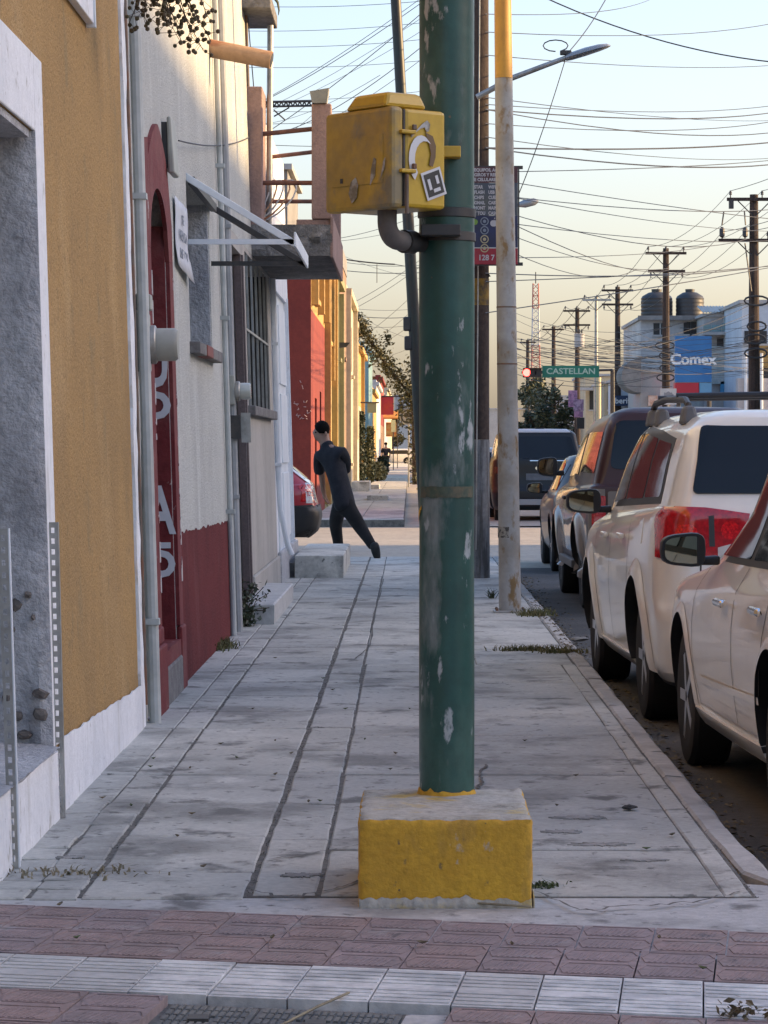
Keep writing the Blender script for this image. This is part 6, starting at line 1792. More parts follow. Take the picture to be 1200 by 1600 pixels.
# row facing the near pavement (outside the picture, it shades the pavement)
hz = [(-34, -13, 4.6, cream), (1.5, 17, 4.4, palegrey), (17.1, 32, 4.5, ochre), (32.1, 47.0, 4.3, white_wall)]
for i, (y0, y1, h, m) in enumerate(hz):
    block(['low cream shop opposite the tiled corner', 'low grey shop opposite the maroon doorway', 'low ochre shop opposite the balcony', 'low white corner shop opposite the red car'][i], 13.2, 24, y0, y1, h, m,
          fl=[(y0 + 2, y0 + 3.5, 1, 2.6), (y0 + 6, y0 + 7.5, 1, 2.6)])
block('added unseen tall block shading the near street', 62, 76, 5, 53.6, 23.72, white_wall, fl=[(6 + 5.4 * k, 8.4 + 5.4 * k, 3 + 4 * q, 4.6 + 4 * q) for k in range(8) for q in range(5)])  # added out of view; its roof sets the shadow edge on the left wall
block('low shuttered workshop just past the far corner', 13.2, 24, 59.5, 74, 5.2, cream)
block('low grey house past the workshop', 13.2, 24, 74.1, 90, 5.6, palegrey)
block('low olive house past the grey house', 13.2, 24, 90.1, 104, 5.3, olive)
# buildings in view
pxX = lambda x, d: (x - CXP) * d / F
pxZ = lambda y, d: HC - (y - CYP) * d / F
d = 150
b1 = block('white house with black water tanks on its roof', pxX(1001, d), pxX(1100, d), d, d + 12, pxZ(500, d), white_wall, ((1021, 1042, 505, 523), (1068, 1079, 503, 522), (1079.5, 1091, 503, 522)))
p0, p1 = W(997, 500, d - .3), W(1100, 485, d - .3)
mb = MB(); mb.bb(p0.x, p1.x, d - .4, d - .15, p0.z, p0.z + .22); mb.build('parapet', raw_conc, b1)
for i, xx in enumerate((1026, 1078)):
    tk = thing('water_tank', W(xx, 499, d + 2), ['black water tank on the left of the white house roof', 'dark water tank in the middle of the white house roof'][i], 'water tank', 'water tanks on the white house')
    c = W(xx, 499, d + 2); z = pxZ(500, d) + .17
    mb = MB(); s = .80 if i == 0 else .72; hh = 1.0
    prof = [(s * .96, 0)]
    for k in range(5): prof += [(s * 1.0, hh * (k + .2) / 5), (s * .97, hh * (k + .55) / 5), (s * 1.0, hh * (k + .95) / 5)]
    prof += [(s * .9, hh + .12), (s * .5, hh + .30), (s * .32, hh + .32), (s * .32, hh + .42), (.02, hh + .44)]
    mb.lathe(prof, 20, 0, 'Z', (c.x, d + 2, z)); mb.build('tank', M('tank black', (.035, .036, .038), .5, var=.1), tk, smooth=True)
    mb = MB(); mb.lathe([(s * .33, hh + .40), (s * .33, hh + .47), (.02, hh + .48)], 14, 0, 'Z', (c.x, d + 2, z)); mb.build('lid', dark_metal, tk, smooth=True)
tk = thing('church_spire', (pxX(1044, 320), 320, 0), 'pale slender tower behind the white house roof', 'tower')
c = pxX(1041, 320); MB().bb(c - .5, c + .7, 320, 321.4, 0, pxZ(470, 320)).build('shaft', cream, tk); MB().add([(c - .5, 320, pxZ(470, 320)), (c + .7, 320, pxZ(470, 320)), (c + .7, 321.4, pxZ(470, 320)), (c - .5, 321.4, pxZ(470, 320)), (c - .2, 320.7, pxZ(448, 320))], [(0, 1, 4), (1, 2, 4), (2, 3, 4), (3, 0, 4)]).build('spire', teal_wall, tk)
d = 146
b2 = block('glass balcony building with corrugated roof beside the white house', pxX(1100.5, d), pxX(1160, d), d, d + 14, pxZ(495, d), palegrey, ((1120, 1136, 528, 541), (1138, 1158, 528, 545)))
n = 26; vs, fs = [], []
for i in range(n + 1):
    x = pxX(1098, d) + (pxX(1161, d) - pxX(1098, d)) * i / n; zz = .06 * (i % 2)
    vs += [(x, d - .3, pxZ(495, d) + zz + .19), (x, d + 3, pxZ(481, d) + zz + .2)]
for i in range(n): fs.append((2 * i, 2 * i + 2, 2 * i + 3, 2 * i + 1))
o = MB().add(vs, fs).build('corrugated_roof', galv, b2); sm = o.modifiers.new('thick', 'SOLIDIFY'); sm.thickness = .03
teal_glass = M('teal balcony glass', (.12, .24, .26), .15, (.20, .33, .35), .8, (.45, .6), .1, coat=.5)
for i, (xa, xb, ya, yb) in enumerate(((1099, 1111, 508, 518), (1112, 1127, 508, 518), (1128, 1143, 505, 517), (1132, 1159, 494, 516))):
    p, q = W(xa, yb, d - .5 - .1 * i), W(xb, ya, d - .5 - .1 * i); MB().bb(p.x, q.x, p.y, p.y + .03, p.z, q.z).build('glass_panel', teal_glass, b2)
mb = MB(); p, q = W(1098, 523, d - .9), W(1160, 518.5, d - .9); mb.bb(p.x, q.x, d - .9, d - .02, p.z, q.z); mb.build('balcony_slab', palegrey, b2)
for (xa, xb, ya, yb, m) in ((1112, 1143, 541, 600, M('pale dappled wall', (.42, .46, .46), .8, (.30, .36, .37), 1.2, (.45, .55), .1)), (1143, 1158, 545, 600, rust_metal), (1126, 1154, 596, 615, M('blue shop front', (.05, .22, .40), .7, (.06, .26, .45), 2, (.4, .6), .1))):
    p, q = W(xa, yb, d - .35), W(xb, ya, d - .35); MB().bb(p.x, q.x, d - .3, d - .06, p.z, q.z).build('wall_panel', m, b2)
c = W(1144, 607, d - .36); MB().lathe([(.18, 0), (.18, .04)], 14, 0, 'Y', (c.x, d - .37, c.z)).build('logo', white_wall, b2)
d = 138
b3 = block('pale blue building at the right edge of the picture', pxX(1159, d), pxX(1215, d), d, d + 14, pxZ(474, d), blue_white, ((1163, 1198, 517, 537),))
p, q = W(1187, 575, d - .3), W(1206, 540, d - .3); MB().bb(p.x, q.x, d - .25, d - .02, p.z, q.z).build('ochre_panel', M('ochre panel', (.30, .19, .06), .8, var=.1), b3)
p, q = W(1190, 592, d - .3), W(1206, 575.5, d - .3); MB().bb(p.x, q.x, d - .22, d - .02, p.z, q.z).build('dark_panel', dark_open, b3)
p, q = W(1153, 650, d - 1.2), W(1215, 591, d - 1.2); MB().bb(p.x, q.x, d - 1.2, d - .3, -.1, q.z).build('front_wall', M('pale mauve wall', (.46, .43, .42), .85, var=.08), b3)
for xx in (1165, 1190): MB().tube([W(xx, 650, d - 1.3), W(xx, 552, d - 1.3)], .07, 8).build('post', white_metal, b3)
# blue shop sign with red box below
d = 121
t = thing('shop_sign', W(1083, 620, d), 'big blue paint shop sign with white lettering above red panels', 'sign')
p, q = W(1055, 597, d), W(1112, 525, d); mb = MB(); mb.bb(p.x, q.x, d, d + .3, p.z, q.z); mb.build('blue_panel', M('sign blue', (.022, .135, .36), .6, (.03, .16, .40), 1, (.4, .6), .05), t)
c = W(1083, 562, d); text_mesh('lettering', 'Comex', .60, M('sign lettering', (.62, .72, .80), .6, var=0), t, (c.x, d - .012, c.z), depth=.006, sx=1.02, bold=.02)
p, q = W(1055, 624, d), W(1092, 598, d); mb = MB(); mb.bb(p.x, q.x, d + .02, d + .8, p.z, q.z); mb.build('red_panel', M('sign red', (.36, .02, .04), .6, var=.05), t)
p, q = W(1093, 617, d), W(1112, 598, d); mb = MB(); mb.bb(p.x, q.x, d + .03, d + .5, p.z, q.z); mb.build('pale_blue_panel', M('sign pale blue', (.10, .27, .46), .6, var=.05), t)
for xx in (1060, 1108): MB().tube([W(xx, 598, d + .4), Vector((pxX(xx, d + .4), d + .4, 0))], .09, 8).build('post', dark_metal, t)
t = thing('tree_sign', W(1044, 630, 118), 'small white board with a grey tree emblem', 'sign')
p, q = W(1032, 632, 118), W(1057, 607, 118); MB().bb(p.x, q.x, 118, 118.08, p.z, q.z).build('board', white_wall, t)
c = W(1044.5, 617, 118); s = 118 / F
pts = [(c.x + s * 9 * (1 + .25 * math.sin(k * 5.3)) * math.cos(k * math.pi / 8), c.z + s * 4.5 * (1 + .25 * math.cos(k * 3.1)) * math.sin(k * math.pi / 8)) for k in range(16)]
gt = M('grey emblem', (.22, .23, .25), .7, var=.1)
MB().prism(pts, lambda u, v, w: Vector((u, w, v)), 117.99, 117.998).build('emblem_crown', gt, t)
MB().bb(c.x - s * 1.5, c.x + s * 1.5, 117.99, 117.998, c.z - s * 11, c.z - s * 4.6).build('emblem_trunk', gt, t)
MB().tube([W(1044, 632, 118.04), Vector((pxX(1044, 118), 118.04, 0))], .05, 6).build('post', galv, t)
# white and blue shop fronts further left
d = 158
b4 = block('white shop front with a navy sign and curved grey roof', pxX(968, d), pxX(1000.5, d), d, d + 9, pxZ(594, d), blue_white, ())
p, q = W(958, 634, d - .6), W(995, 618, d - .6); sg = thing('shop_sign', (p.x, d, p.z), 'navy shop sign with white lettering on the white shop front', 'sign'); MB().bb(p.x, q.x, d - .6, d - .13, p.z, q.z).build('panel', M('navy panel', (.012, .03, .075), .6, var=.05), sg)
c = W(979, 626.5, d - .6); text_mesh('lettering', 'berited', .42, sticker_white, sg, (c.x, d - .615, c.z), depth=.006, bold=.008)
b4b = block('pink and grey front between the white shop and the paint sign', pxX(1001, 140), pxX(1054, 140), 140, 148, pxZ(582, 140), M('pinkish wall', (.48, .36, .35), .85, (.40, .38, .37), .6, (.45, .55), .08), ())
n = 12; pts = [(0, 0)] + [(-.75 * math.cos(math.pi / 2 * (k / n)) if False else -.9 * math.sin(math.pi * k / n), -1.6 * (1 - math.cos(math.pi * k / n))) for k in range(1, n)] + [(0, -3.2)]
p = W(1001, 560, 139.5); MB().prism([(a, b) for a, b in pts], lambda u, v, w: Vector((p.x + u, w, p.z + v * .5)), 139.2, 143).build('curved_canopy', raw_conc, b4b)
pp, q = W(1013, 634, 139.7), W(1027, 618, 139.7); MB().bb(pp.x, q.x, 139.6, 139.95, pp.z, q.z).build('orange_panel', M('warm orange panel', (.62, .34, .22), .7, (.7, .5, .4), 5, (.45, .55), .1), b4b)  # orange mottled with a paler tone
b5 = block('beige house with flat canopy behind the street name sign', pxX(915, 190), pxX(958, 190), 190, 204, pxZ(588, 190), cream, ((921, 928, 605, 640),))
MB().bb(pxX(905, 189), pxX(962, 189), 188, 189.8, pxZ(610, 189), pxZ(606, 189)).build('canopy', palegrey, b5)
block('small white house behind the pink poster pole', pxX(868, 215), pxX(914, 215), 215, 226, pxZ(628, 215), white_wall, ((876, 884, 640, 655), (898, 905, 636, 660)))
block('olive house behind the mast arm pole', pxX(944, 170), pxX(968, 170), 170, 180, pxZ(600, 170), M('dull olive wall', (.25, .25, .20), .85, var=.1), ((950, 958, 612, 640),))
for i, (xa, xb, yt, dd, m, l) in enumerate(((812, 870, 640, 300, cream, 'cream house row at the end of the street'), (765, 812, 640, 330, palegrey, 'pale house seen between the poles'), (845, 900, 620, 330, white_wall, 'white house beyond the tree'))):
    block(l, pxX(xa, dd), pxX(xb, dd), dd, dd + 10, pxZ(yt, dd), m, ())
t = thing('poster', W(885, 640, 176), 'pink and violet posters wrapped round a utility pole', 'poster')
ph = M('pink poster', (.42, .22, .34), .8, (.25, .14, .24), 3, (.45, .55), .2, 8); ph2 = M('violet poster', (.24, .15, .24), .8, (.40, .28, .38), 4, (.45, .55), .2, 8)
for (xa, xb, ya, yb, m) in ((888, 902, 610, 636, ph), (896, 912, 624, 642, ph2), (897, 911, 642.4, 652, ph)):
    p, q = W(xa, yb, 176 - (xa > 890) * .1), W(xb, ya, 176 - (xa > 890) * .1); MB().bb(p.x, q.x, p.y, p.y + .04, p.z, q.z).build('sheet', m, t)
p, q = W(901, 670, 176), W(913, 652.5, 176); MB().bb(p.x, q.x, 175.9, 176.1, p.z, q.z).build('dark_sheet', dark_open, t)
# tree behind the signal
def tree(label, base, h, cw, n, mat, seed, size=.22, low=.35):
    rnd = random.Random(seed); t = thing('tree', base, label, 'tree', 'trees in the street')
    tr_ = MB(); tr_.tube([base, base + Vector((.1, 0, h * .4)), base + Vector((0, 0, h * .75))], [.22, .16, .06], 8)
    tips = []
    for k in range(9):
        q = k * 2.4; p = base + Vector((0, 0, h * (.3 + .05 * k))); e_ = p + Vector((math.cos(q) * cw * .6, math.sin(q) * cw * .6, h * .18))
        tr_.tube([p, e_], [.07, .02], 5); tips.append(e_)
    tr_.build('trunk', wood_dark, t)
    pts = []
    lob = [(base + Vector((rnd.gauss(0, cw * .42), rnd.gauss(0, cw * .42), h * rnd.uniform(low, .95))), rnd.uniform(.25, .5) * cw) for _ in range(16)]
    for _ in range(n):
        c, r = rnd.choice(lob); v = Vector((rnd.gauss(0, 1), rnd.gauss(0, 1), rnd.gauss(0, .7))).normalized() * r * rnd.random() ** .35
        pts.append(c + v)
    leaf_cloud('crown', pts, size, mat, t, seed)
    return t
tree('grey green tree behind the hanging traffic signal', Vector((pxX(852, 200), 200, 0)), 6.6, 2.2, 3600, grey_leaf, 12, .17)
tree('dark clipped hedge tree under the traffic signal', Vector((pxX(836, 195), 195, 0)), 4.2, 1.5, 3400, dark_leaf, 13, .16, .2)
tree('small tree at the far end behind the pedestrian', Vector((pxX(612, 330), 330, 0)), 5.5, 2.0, 1600, ivy_m, 14, .25)
# signal mast with street name
d = 110
t = thing('signal_mast', (pxX(957, d), d, 0), 'mast arm carrying a green street name sign over the road', 'signal mast')
MB().tube([Vector((pxX(957, d), d, 0)), Vector((pxX(957, d), d, pxZ(578, d)))], [.10, .08], 10).build('post', dark_metal, t)
MB().tube([W(957, 578, d), W(815, 582, d)], .045, 8).build('arm', dark_metal, t)
p, q = W(847, 590, d), W(936, 571.5, d); mb = MB(); mb.bb(p.x, q.x, d - .1, d - .06, p.z, q.z); mb.build('street_name_sign', M('sign green', (.01, .14, .10), .6, (.012, .17, .12), 1, (.4, .6), .05), t)
c = W(890, 580.5, d); text_mesh('lettering', 'CASTELLAN', .30, M('sign letters', (.32, .48, .42), .6, var=0), t, (c.x + .04, d - .106, c.z), depth=.004, sx=1.12, bold=.006)
t2 = thing('traffic_signal', W(830, 583, d), 'horizontal traffic signal with its red lamp lit', 'traffic signal')
p, q = W(817, 590, d), W(846, 575, d); mb = MB(); mb.bb(p.x, q.x, d - .2, d - .02, p.z, q.z); mb.build('housing', dark_metal, t2)
for i, xx in enumerate((822.5, 832, 841)):
    c = W(xx, 582.5, d); MB().lathe([(.135, 0), (.135, .03)], 14, 0, 'Y', (c.x, d - .235, c.z)).build('lens', signal_lit if i == 0 else dark_open, t2)
    MB().bb(c.x - .14, c.x + .14, d - .36, d - .205, c.z + .15, c.z + .165).build('visor', dark_metal, t2)
# lattice tower
d = 620
t = thing('radio_tower', (pxX(837, d), d, 0), 'red and white lattice radio tower on the horizon', 'tower')
red_p, wht_p = M('tower red', (.50, .16, .12), .7, var=0), M('tower white', (.6, .58, .55), .7, var=0)
top = pxZ(443, d); cxx = pxX(837, d); nb = 14
for k in range(nb):
    z0, z1 = top * k / nb, top * (k + 1) / nb; w0, w1 = 1.15 - .6 * k / nb, 1.15 - .6 * (k + 1) / nb
    mb = MB(); cs = lambda w, z: [Vector((cxx - w, d - w, z)), Vector((cxx + w, d - w, z)), Vector((cxx + w, d + w, z)), Vector((cxx - w, d + w, z))]
    A_, B_ = cs(w0, z0), cs(w1, z1)
    for j in range(4):
        mb.tube([A_[j], B_[j]], .11, 4); mb.tube([A_[j], A_[(j + 1) % 4]], .07, 4)
        m_ = A_[j].lerp(B_[j], .5), A_[(j + 1) % 4].lerp(B_[(j + 1) % 4], .5)
        mb.tube([A_[j], m_[1]], .06, 4); mb.tube([m_[1], B_[j]], .06, 4)
    mb.build('lattice_section', [red_p, wht_p][(k // 3) % 2], t, kind='stuff')
MB().tube([(cxx, d, top), (cxx, d, pxZ(425, d))], .12, 6).build('antenna', dark_metal, t)

# ================================================================ UTILITY POLES DOWN THE STREET
UP = 'utility poles down the far side of the street'
uposes = []
def upole(x, ytop, d, label, arms, r=.15, mat=wood_dark, trans=False, low=None):
    X = pxX(x, d); zt = pxZ(ytop, d)
    t = thing('utility_pole', (X, d, 0), label, 'utility pole', UP)
    MB().tube([(X + .02, d, 0), (X, d, zt * .5), (X, d, zt)], [r * 1.15, r, r * .75], 10).build('pole', mat, t, smooth=True)
    ends = []
    for (ya, x0, x1, kind) in arms:
        z = pxZ(ya, d); a, b = pxX(x0, d), pxX(x1, d)
        MB().bb(a, b, d - .16 - .05, d - .16 + .05, z - .055, z + .055).build('crossarm', mat, t)
        n = 3 if b - a < 2.4 else 4
        for k in range(n):
            xx = a + .12 + (b - a - .24) * k / (n - 1)
            s = 1 if kind == 'up' else -1
            MB().lathe([(.02, 0), (.02, .09), (.055, .10), (.04, .16), (.05, .17), (.02, .24)], 8, 0, 'Z', (xx, d - .16, z + .055 if s > 0 else z - .30)).build('insulator', dark_metal, t, smooth=True)
            ends.append(Vector((xx, d - .16, z + .28 * s)))
        for s in (-1, 1): MB().tube([(X + s * .55, d - .12, z - .05), (X, d - .12, z - .6)], .02, 5).build('brace', dark_metal, t)
    if trans:
        z = pxZ(trans, d)
        MB().lathe([(.02, 0), (.30, .02), (.30, .75), (.33, .76), (.33, .82), (.1, .86)], 16, 0, 'Z', (X + .1, d - .45, z - .4)).build('transformer', palegrey, t, smooth=True)
        for s in (-.15, 0, .15): MB().lathe([(.04, 0), (.05, .1), (.03, .25)], 8, 0, 'Z', (X + .1 + s, d - .45, z + .46)).build('bushing', dark_metal, t)
    uposes.append(ends)
    return t
u1 = upole(1178, 304, 101, 'nearest big utility pole with two crossarms at the right edge', [(312, 1135, 1245, 'up'), (376, 1122, 1240, 'up')], .19)
for (x0, y0, x1, y1) in ((1164, 380, 1174, 455), (1131, 330, 1128, 352), (1163, 330, 1165, 352)):
    MB().tube([W(x0, y0, 100.7), W(x1, y1, 100.7)], .025, 5).build('drop_lead', dark_metal, u1)
for xx in (1127, 1163): MB().lathe([(.03, 0), (.09, .05), (.09, .28), (.04, .36)], 10, 0, 'Z', (pxX(xx, 101), 100.75, pxZ(375, 101) + .06)).build('cutout', dark_metal, u1, smooth=True)
mb = MB(); p, q = W(1139, 326, 100.8), W(1146, 312, 100.8); mb.bb(p.x, q.x, 100.7, 100.9, p.z, q.z); mb.build('arm_bracket', dark_metal, u1)
upole(1040.5, 388, 128, 'second utility pole in front of the white house with tanks', [(396, 1008, 1072, 'up'), (424, 1012, 1070, 'down')], .17)
upole(965, 448, 158, 'third utility pole with two crossarms over the navy shop sign', [(454, 940, 989, 'up'), (476, 940, 989, 'down')], .17)
u4 = upole(931.5, 463, 169, 'slender pale pole behind the street name sign', [(469, 910, 955, 'up')], .11, galv)
MB().tube([(pxX(935, 169), 168.8, 0), (pxX(935, 169), 168.8, pxZ(590, 169))], .14, 10).build('pale_sleeve', M('pale yellow sleeve', (.55, .47, .28), .7, var=.05), u4)
upole(902, 482, 182, 'utility pole with a grey transformer behind the street name sign', [(486, 880, 922, 'up'), (508, 880, 922, 'down')], .17, trans=533)
upole(865, 510, 208, 'utility pole left of the transformer pole', [(515, 847, 881, 'up')], .17)
upole(824.5, 531, 236, 'farthest utility pole beside the grey steel pole', [(535, 812, 837, 'up')], .17)
# ================================================================ WIRES
def wire(a, b, sag, px=1.6, label='dark overhead cable crossing the sky', group='overhead wires', n=14, nm='wire'):
    pts = []
    for i in range(n + 1):
        t = i / n; p = a.lerp(b, t); p.z -= sag * 4 * t * (1 - t); pts.append(p)
    rs = [max(.005, px * .37 * p.y / F) for p in pts]
    rmax = min(rs[0], rs[-1]) * 1.6
    rs = [min(r, rmax) for r in rs]
    o = MB().tube(pts, rs, 5).build(nm, wire_mat, base=pts[0])
    return tag(o, label, 'wire', group)
rnd = random.Random(77)
# fan of lines from the wooden pole to the right
FAN = [(22, 0, 1010, 1.4), (50, 16, 1200, 1.4), (86, 88, 1200, 1.3), (163, 148, 1200, 1.4), (171, 155, 1200, 2.4), (171, 182, 1200, 2.0), (193, 169, 1200, 1.6), (231, 212, 1200, 3.0), (231, 236, 1200, 2.6), (214, 226, 1200, 1.1), (152, 172, 1200, 1.0),
       (269, 243, 1200, 1.6), (278, 336, 1200, 1.5), (303, 309, 1200, 1.6), (322, 372, 1160, 1.6), (329, 420, 1040, 1.7), (344, 355, 1200, 1.3), (352, 418, 1040, 1.3), (374, 420, 990, 1.3), (403, 385, 1100, 1.2), (427, 395, 1200, 2.0), (440, 410, 1200, 1.8), (489, 414, 1200, 2.0), (300, 345, 1200, 1.0)]
ORD = ['top', 'second', 'third', 'fourth', 'fifth', 'sixth', 'seventh', 'eighth', 'ninth', 'tenth', 'eleventh', 'twelfth', 'thirteenth', 'fourteenth', 'fifteenth', 'sixteenth', 'seventeenth', 'eighteenth', 'nineteenth', 'twentieth', 'twenty first', 'twenty second', 'twenty third', 'lowest']
FAN.sort()
for i, (ya, yb, xb, px) in enumerate(FAN):
    da = 31.3; db = rnd.uniform(70, 100)
    a = W(758, ya, da)
    k = 1.25 if xb >= 1200 else 1.02
    xe = 758 + (xb - 758) * k; ye = ya + (yb - ya) * k
    wire(a, W(xe, ye, db), rnd.uniform(.05, .35), px * 1.15, ('thick ' if px > 1.9 else 'thin ') + ('rising' if yb < ya - 5 else 'sinking' if yb > ya + 5 else 'level') + ' line leaving the wooden pole, ' + ORD[i] + ' from the top of the fan', 'lines fanning from the wooden pole')
wire(W(842, -8, 60), W(1240, 100, 60), .25, 3.0, 'thick dark cable sloping down across the top right sky', 'thick cables over the road')
wire(W(738, 40, 45), W(700, 36, 45), .0, 1.0, 'short line end between the green pole and the wooden pole', 'lines behind the green pole')
# service line over the lamp
L = [W(948, -4, 36), W(916, 50, 34), W(886, 84, 31.4)]
wire(L[0], L[2], .04, 2.4, 'service cable dropping to the street lamp head', 'service cables')
wire(L[2], W(811, 302, 31.2), .06, 2.0, 'service cable running from the lamp arm down to the banner', 'service cables')
# lines to the left over the roofs
for i, (xa, ya, xb, yb, px) in enumerate(((420, 142, 668, -10, 1.6), (424, 138, 690, -34, 1.3), (428, 152, 668, 14, 1.0), (434, 184, 690, -14, 1.7), (500, 170, 668, 58, 1.7), (520, 172, 690, 60, 1.2), (425, 160, 660, 40, .9),
                                  (425, 180, 560, 130, .9), (440, 198, 500, 160, .9))):
    wire(W(xa - (xb - xa) * .3, ya - (yb - ya) * .3, 90), W(xb + (xb - xa) * .25, yb + (yb - ya) * .25, 55), .25, px, 'slanting wire over the balcony, ' + ('upper left' if i < 4 else 'lower right') + ' bundle, ' + ORD[i if i < 4 else i - 4] + ' of it', 'slanting wires over the balcony')
for i, (ya, yb, px) in enumerate(((5, -1, 1.2), (43, 33, 1.1), (68, 59, 1.1), (100, 92, 1.0), (152, 140, .9), (168, 166, 1.0), (188, 176, 1.2), (200, 168, 1.2), (221, 222, 1.3))):
    wire(W(330, ya + (ya - yb) * .4, 62), W(700, yb - (ya - yb) * .2, 62), .1, px, 'level wire left of the green pole, ' + ORD[i] + ' from the top', 'level wires left of the green pole')
wire(W(500, 398, 92), W(617, 413, 92), .05, 3.0, 'short thick cable end below the balcony', 'cables below the balcony')
wire(W(617, 413, 92), W(700, 420, 92), .05, 1.4, 'thin line continuing from the thick cable end', 'cables below the balcony')
for i, (xa, ya, xb, yb, px) in enumerate(((512, 414, 690, 424, 1.6), (540, 404, 690, 412, 1.1), (535, 368, 690, 322, 1.2), (535, 372, 690, 340, .9), (560, 488, 690, 490, 1.5), (553, 476, 690, 478, .8), (560, 470, 690, 380, 1.0), (565, 478, 690, 390, 1.0), (585, 520, 690, 415, .8),
                                  (575, 505, 690, 500, .8), (590, 545, 690, 470, .8), (600, 530, 690, 440, .8), (590, 560, 690, 520, .7), (560, 400, 690, 440, .7), (600, 500, 690, 540, .7))):
    wire(W(xa - 40, ya - (yb - ya) * .2, 125), W(xb, yb, 105), .2, px, 'thin wire in the gap between the far facades and the green pole', 'wires over the far pavement')
wire(W(589, 413, 92.2), W(589, 442, 92.2), 0, 1.6, 'short vertical lead hanging from the cables below the balcony', 'cables below the balcony')
# between the street poles
for q in range(len(uposes) - 1):
    A_, B_ = uposes[q], uposes[q + 1]
    for k in range(min(len(A_), len(B_))):
        wire(A_[k], B_[k], .45, 1.1, 'line strung between the utility poles down the street', 'lines between the utility poles')
for k in range(min(6, len(uposes[0]))):
    p = uposes[0][k]; wire(p, Vector((p.x + 1.2, 55, p.z - .4)), .5, 1.6, 'line running from the nearest big utility pole out of the picture', 'lines from the nearest utility pole')
# tangle of low cables in front of the right hand houses
for k in range(34):
    da, db = rnd.uniform(98, 128), rnd.uniform(100, 160)
    xa = rnd.choice([1180, 1182, 1240, 1260]); xb = rnd.choice([1041, 966, 903, 866, 826, 800])
    ya, yb = rnd.uniform(470, 590), rnd.uniform(500, 590)
    if xb < 905: yb = rnd.uniform(510, 565)
    wire(W(xa, ya, da), W(xb, yb, db), rnd.uniform(.1, 1.0), rnd.uniform(.6, 1.3), 'low telephone cable in the tangle before the white house', 'tangled low cables on the right')
for k in range(12):
    ya = 540 + 6 * k + rnd.uniform(-3, 3)
    wire(W(805, ya - rnd.uniform(10, 60), 150), W(1050, ya - rnd.uniform(0, 30), 126), rnd.uniform(.1, .7), rnd.uniform(.7, 1.3), 'low telephone cable crossing behind the street name sign', 'low cables over the street name sign')
# wrapped clumps on the two nearest poles
for (x, d, ys, l) in ((1182, 101, (510, 530, 552, 470), 'black cable splice bundle on the nearest big utility pole'), (1042, 128, (556, 575, 590, 540), 'black cable splice bundle on the second utility pole')):
    t = thing('cable_bundle', W(x, ys[0], d), l, 'cables', 'cable bundles on the utility poles')
    for k, yy in enumerate(ys):
        c = W(x + rnd.uniform(-3, 3), yy, d - .2)
        pts = [c + Vector(((.32 + .1 * k * .3) * math.cos(q), -.08, .16 * math.sin(q))) for q in [i * .52 for i in range(13)]]
        MB().tube(pts, .035, 5).build('cable_loop', wire_mat, t)
# line from the wall light to the balcony
a = lean((-1.23, 17.25, 3.12)); b = Vector((-1.41, 26.5, 4.10)); wire(a, b, .05, 2.0, 'thin black cable strung from the wall light to the balcony', 'wall cable')
wire(lean((-1.28, 26.55, 5.3)), W(400, 180, 27.5), .0, 1.6, 'thin black drop cable above the balcony', 'wall cable')
t = thing('lattice_beam', W(427, 165, 60), 'horizontal lattice beam above the balcony post', 'beam')
for y_ in (159, 166):
    MB().tube([W(400, y_ + 1, 60), W(501, y_ - 1, 60)], .022, 5).build('chord', dark_metal, t)
mb = MB()
for k in range(14):
    mb.tube([W(400 + 7.2 * k, 166, 60), W(403.6 + 7.2 * k, 159, 60)], .014, 4); mb.tube([W(403.6 + 7.2 * k, 159, 60), W(407.2 + 7.2 * k, 166, 60)], .014, 4)
mb.build('lacing', dark_metal, t, kind='stuff')
MB().tube([W(403, 170, 60), Vector((pxX(403, 60), 60, 0))], .05, 6).build('mast', galv, t)
for (xa, ya, xb, yb) in ((428, 172, 446, 188), (452, 168, 428, 182)): MB().tube([W(xa, ya, 60), W(xb, yb, 60)], .014, 4).build('stay', dark_metal, t)

# ================================================================ BERRY BRANCH AT THE TOP LEFT
t = thing('berry_branch', W(255, -60, 13.4), 'branch hung with small dark round berries at the top left', 'branch')
rnd = random.Random(8)
D0 = 13.3
root = W(250, -130, D0); tips = []
mbt = MB()
mbt.tube([W(120, -230, D0 - .2) , root, W(262, -60, D0)], [.02, .012, .009], 6)
br = []
for (x, y) in ((200, 40), (225, 30), (245, 55), (270, 45), (285, 70), (300, 60), (318, 80), (330, 65), (322, 20), (255, 20), (212, 10), (300, 20)):
    a = W(262 + rnd.uniform(-30, 30), -60 + rnd.uniform(-20, 10), D0 + rnd.uniform(-.15, .15)); e_ = W(x, y, D0 + rnd.uniform(-.2, .2)); m_ = a.lerp(e_, .55) + Vector((0, 0, .02))
    mbt.tube([a, m_, e_], [.004, .003, .0015], 5); br.append((a, m_, e_))
bm_ = MB()
for (a, m_, e_) in br:
    for k in range(24):
        f = rnd.random() ** .7
        p = (a.lerp(m_, f / .55) if f < .55 else m_.lerp(e_, (f - .55) / .45))
        if p.z < HC + (CYP + 30) * D0 / F * -1 + 0: pass
        q = p + Vector((rnd.gauss(0, .035), rnd.gauss(0, .05), rnd.gauss(-.02, .03)))
        mbt.tube([p, q], .0012, 4); bm_.ball(q, rnd.uniform(.0085, .0125), 7)
mbt.build('twigs', twig_mat, t, smooth=True)
bm_.build('berries', berry_mat, t, smooth=True, kind='stuff')
# leaf blade hanging from the roof ledge
t = thing('hanging_leaf', W(430, 0, 26.4), 'thin dark leaf blade curling from the roof ledge', 'leaf')
pts = [W(418, -14, 26.4), W(427, -6, 26.4), W(434, 4, 26.4), W(436, 16, 26.4), W(435, 24, 26.4)]
MB().tube(pts, [.012, .016, .012, .008, .003], 5).build('blade', dark_leaf, t)

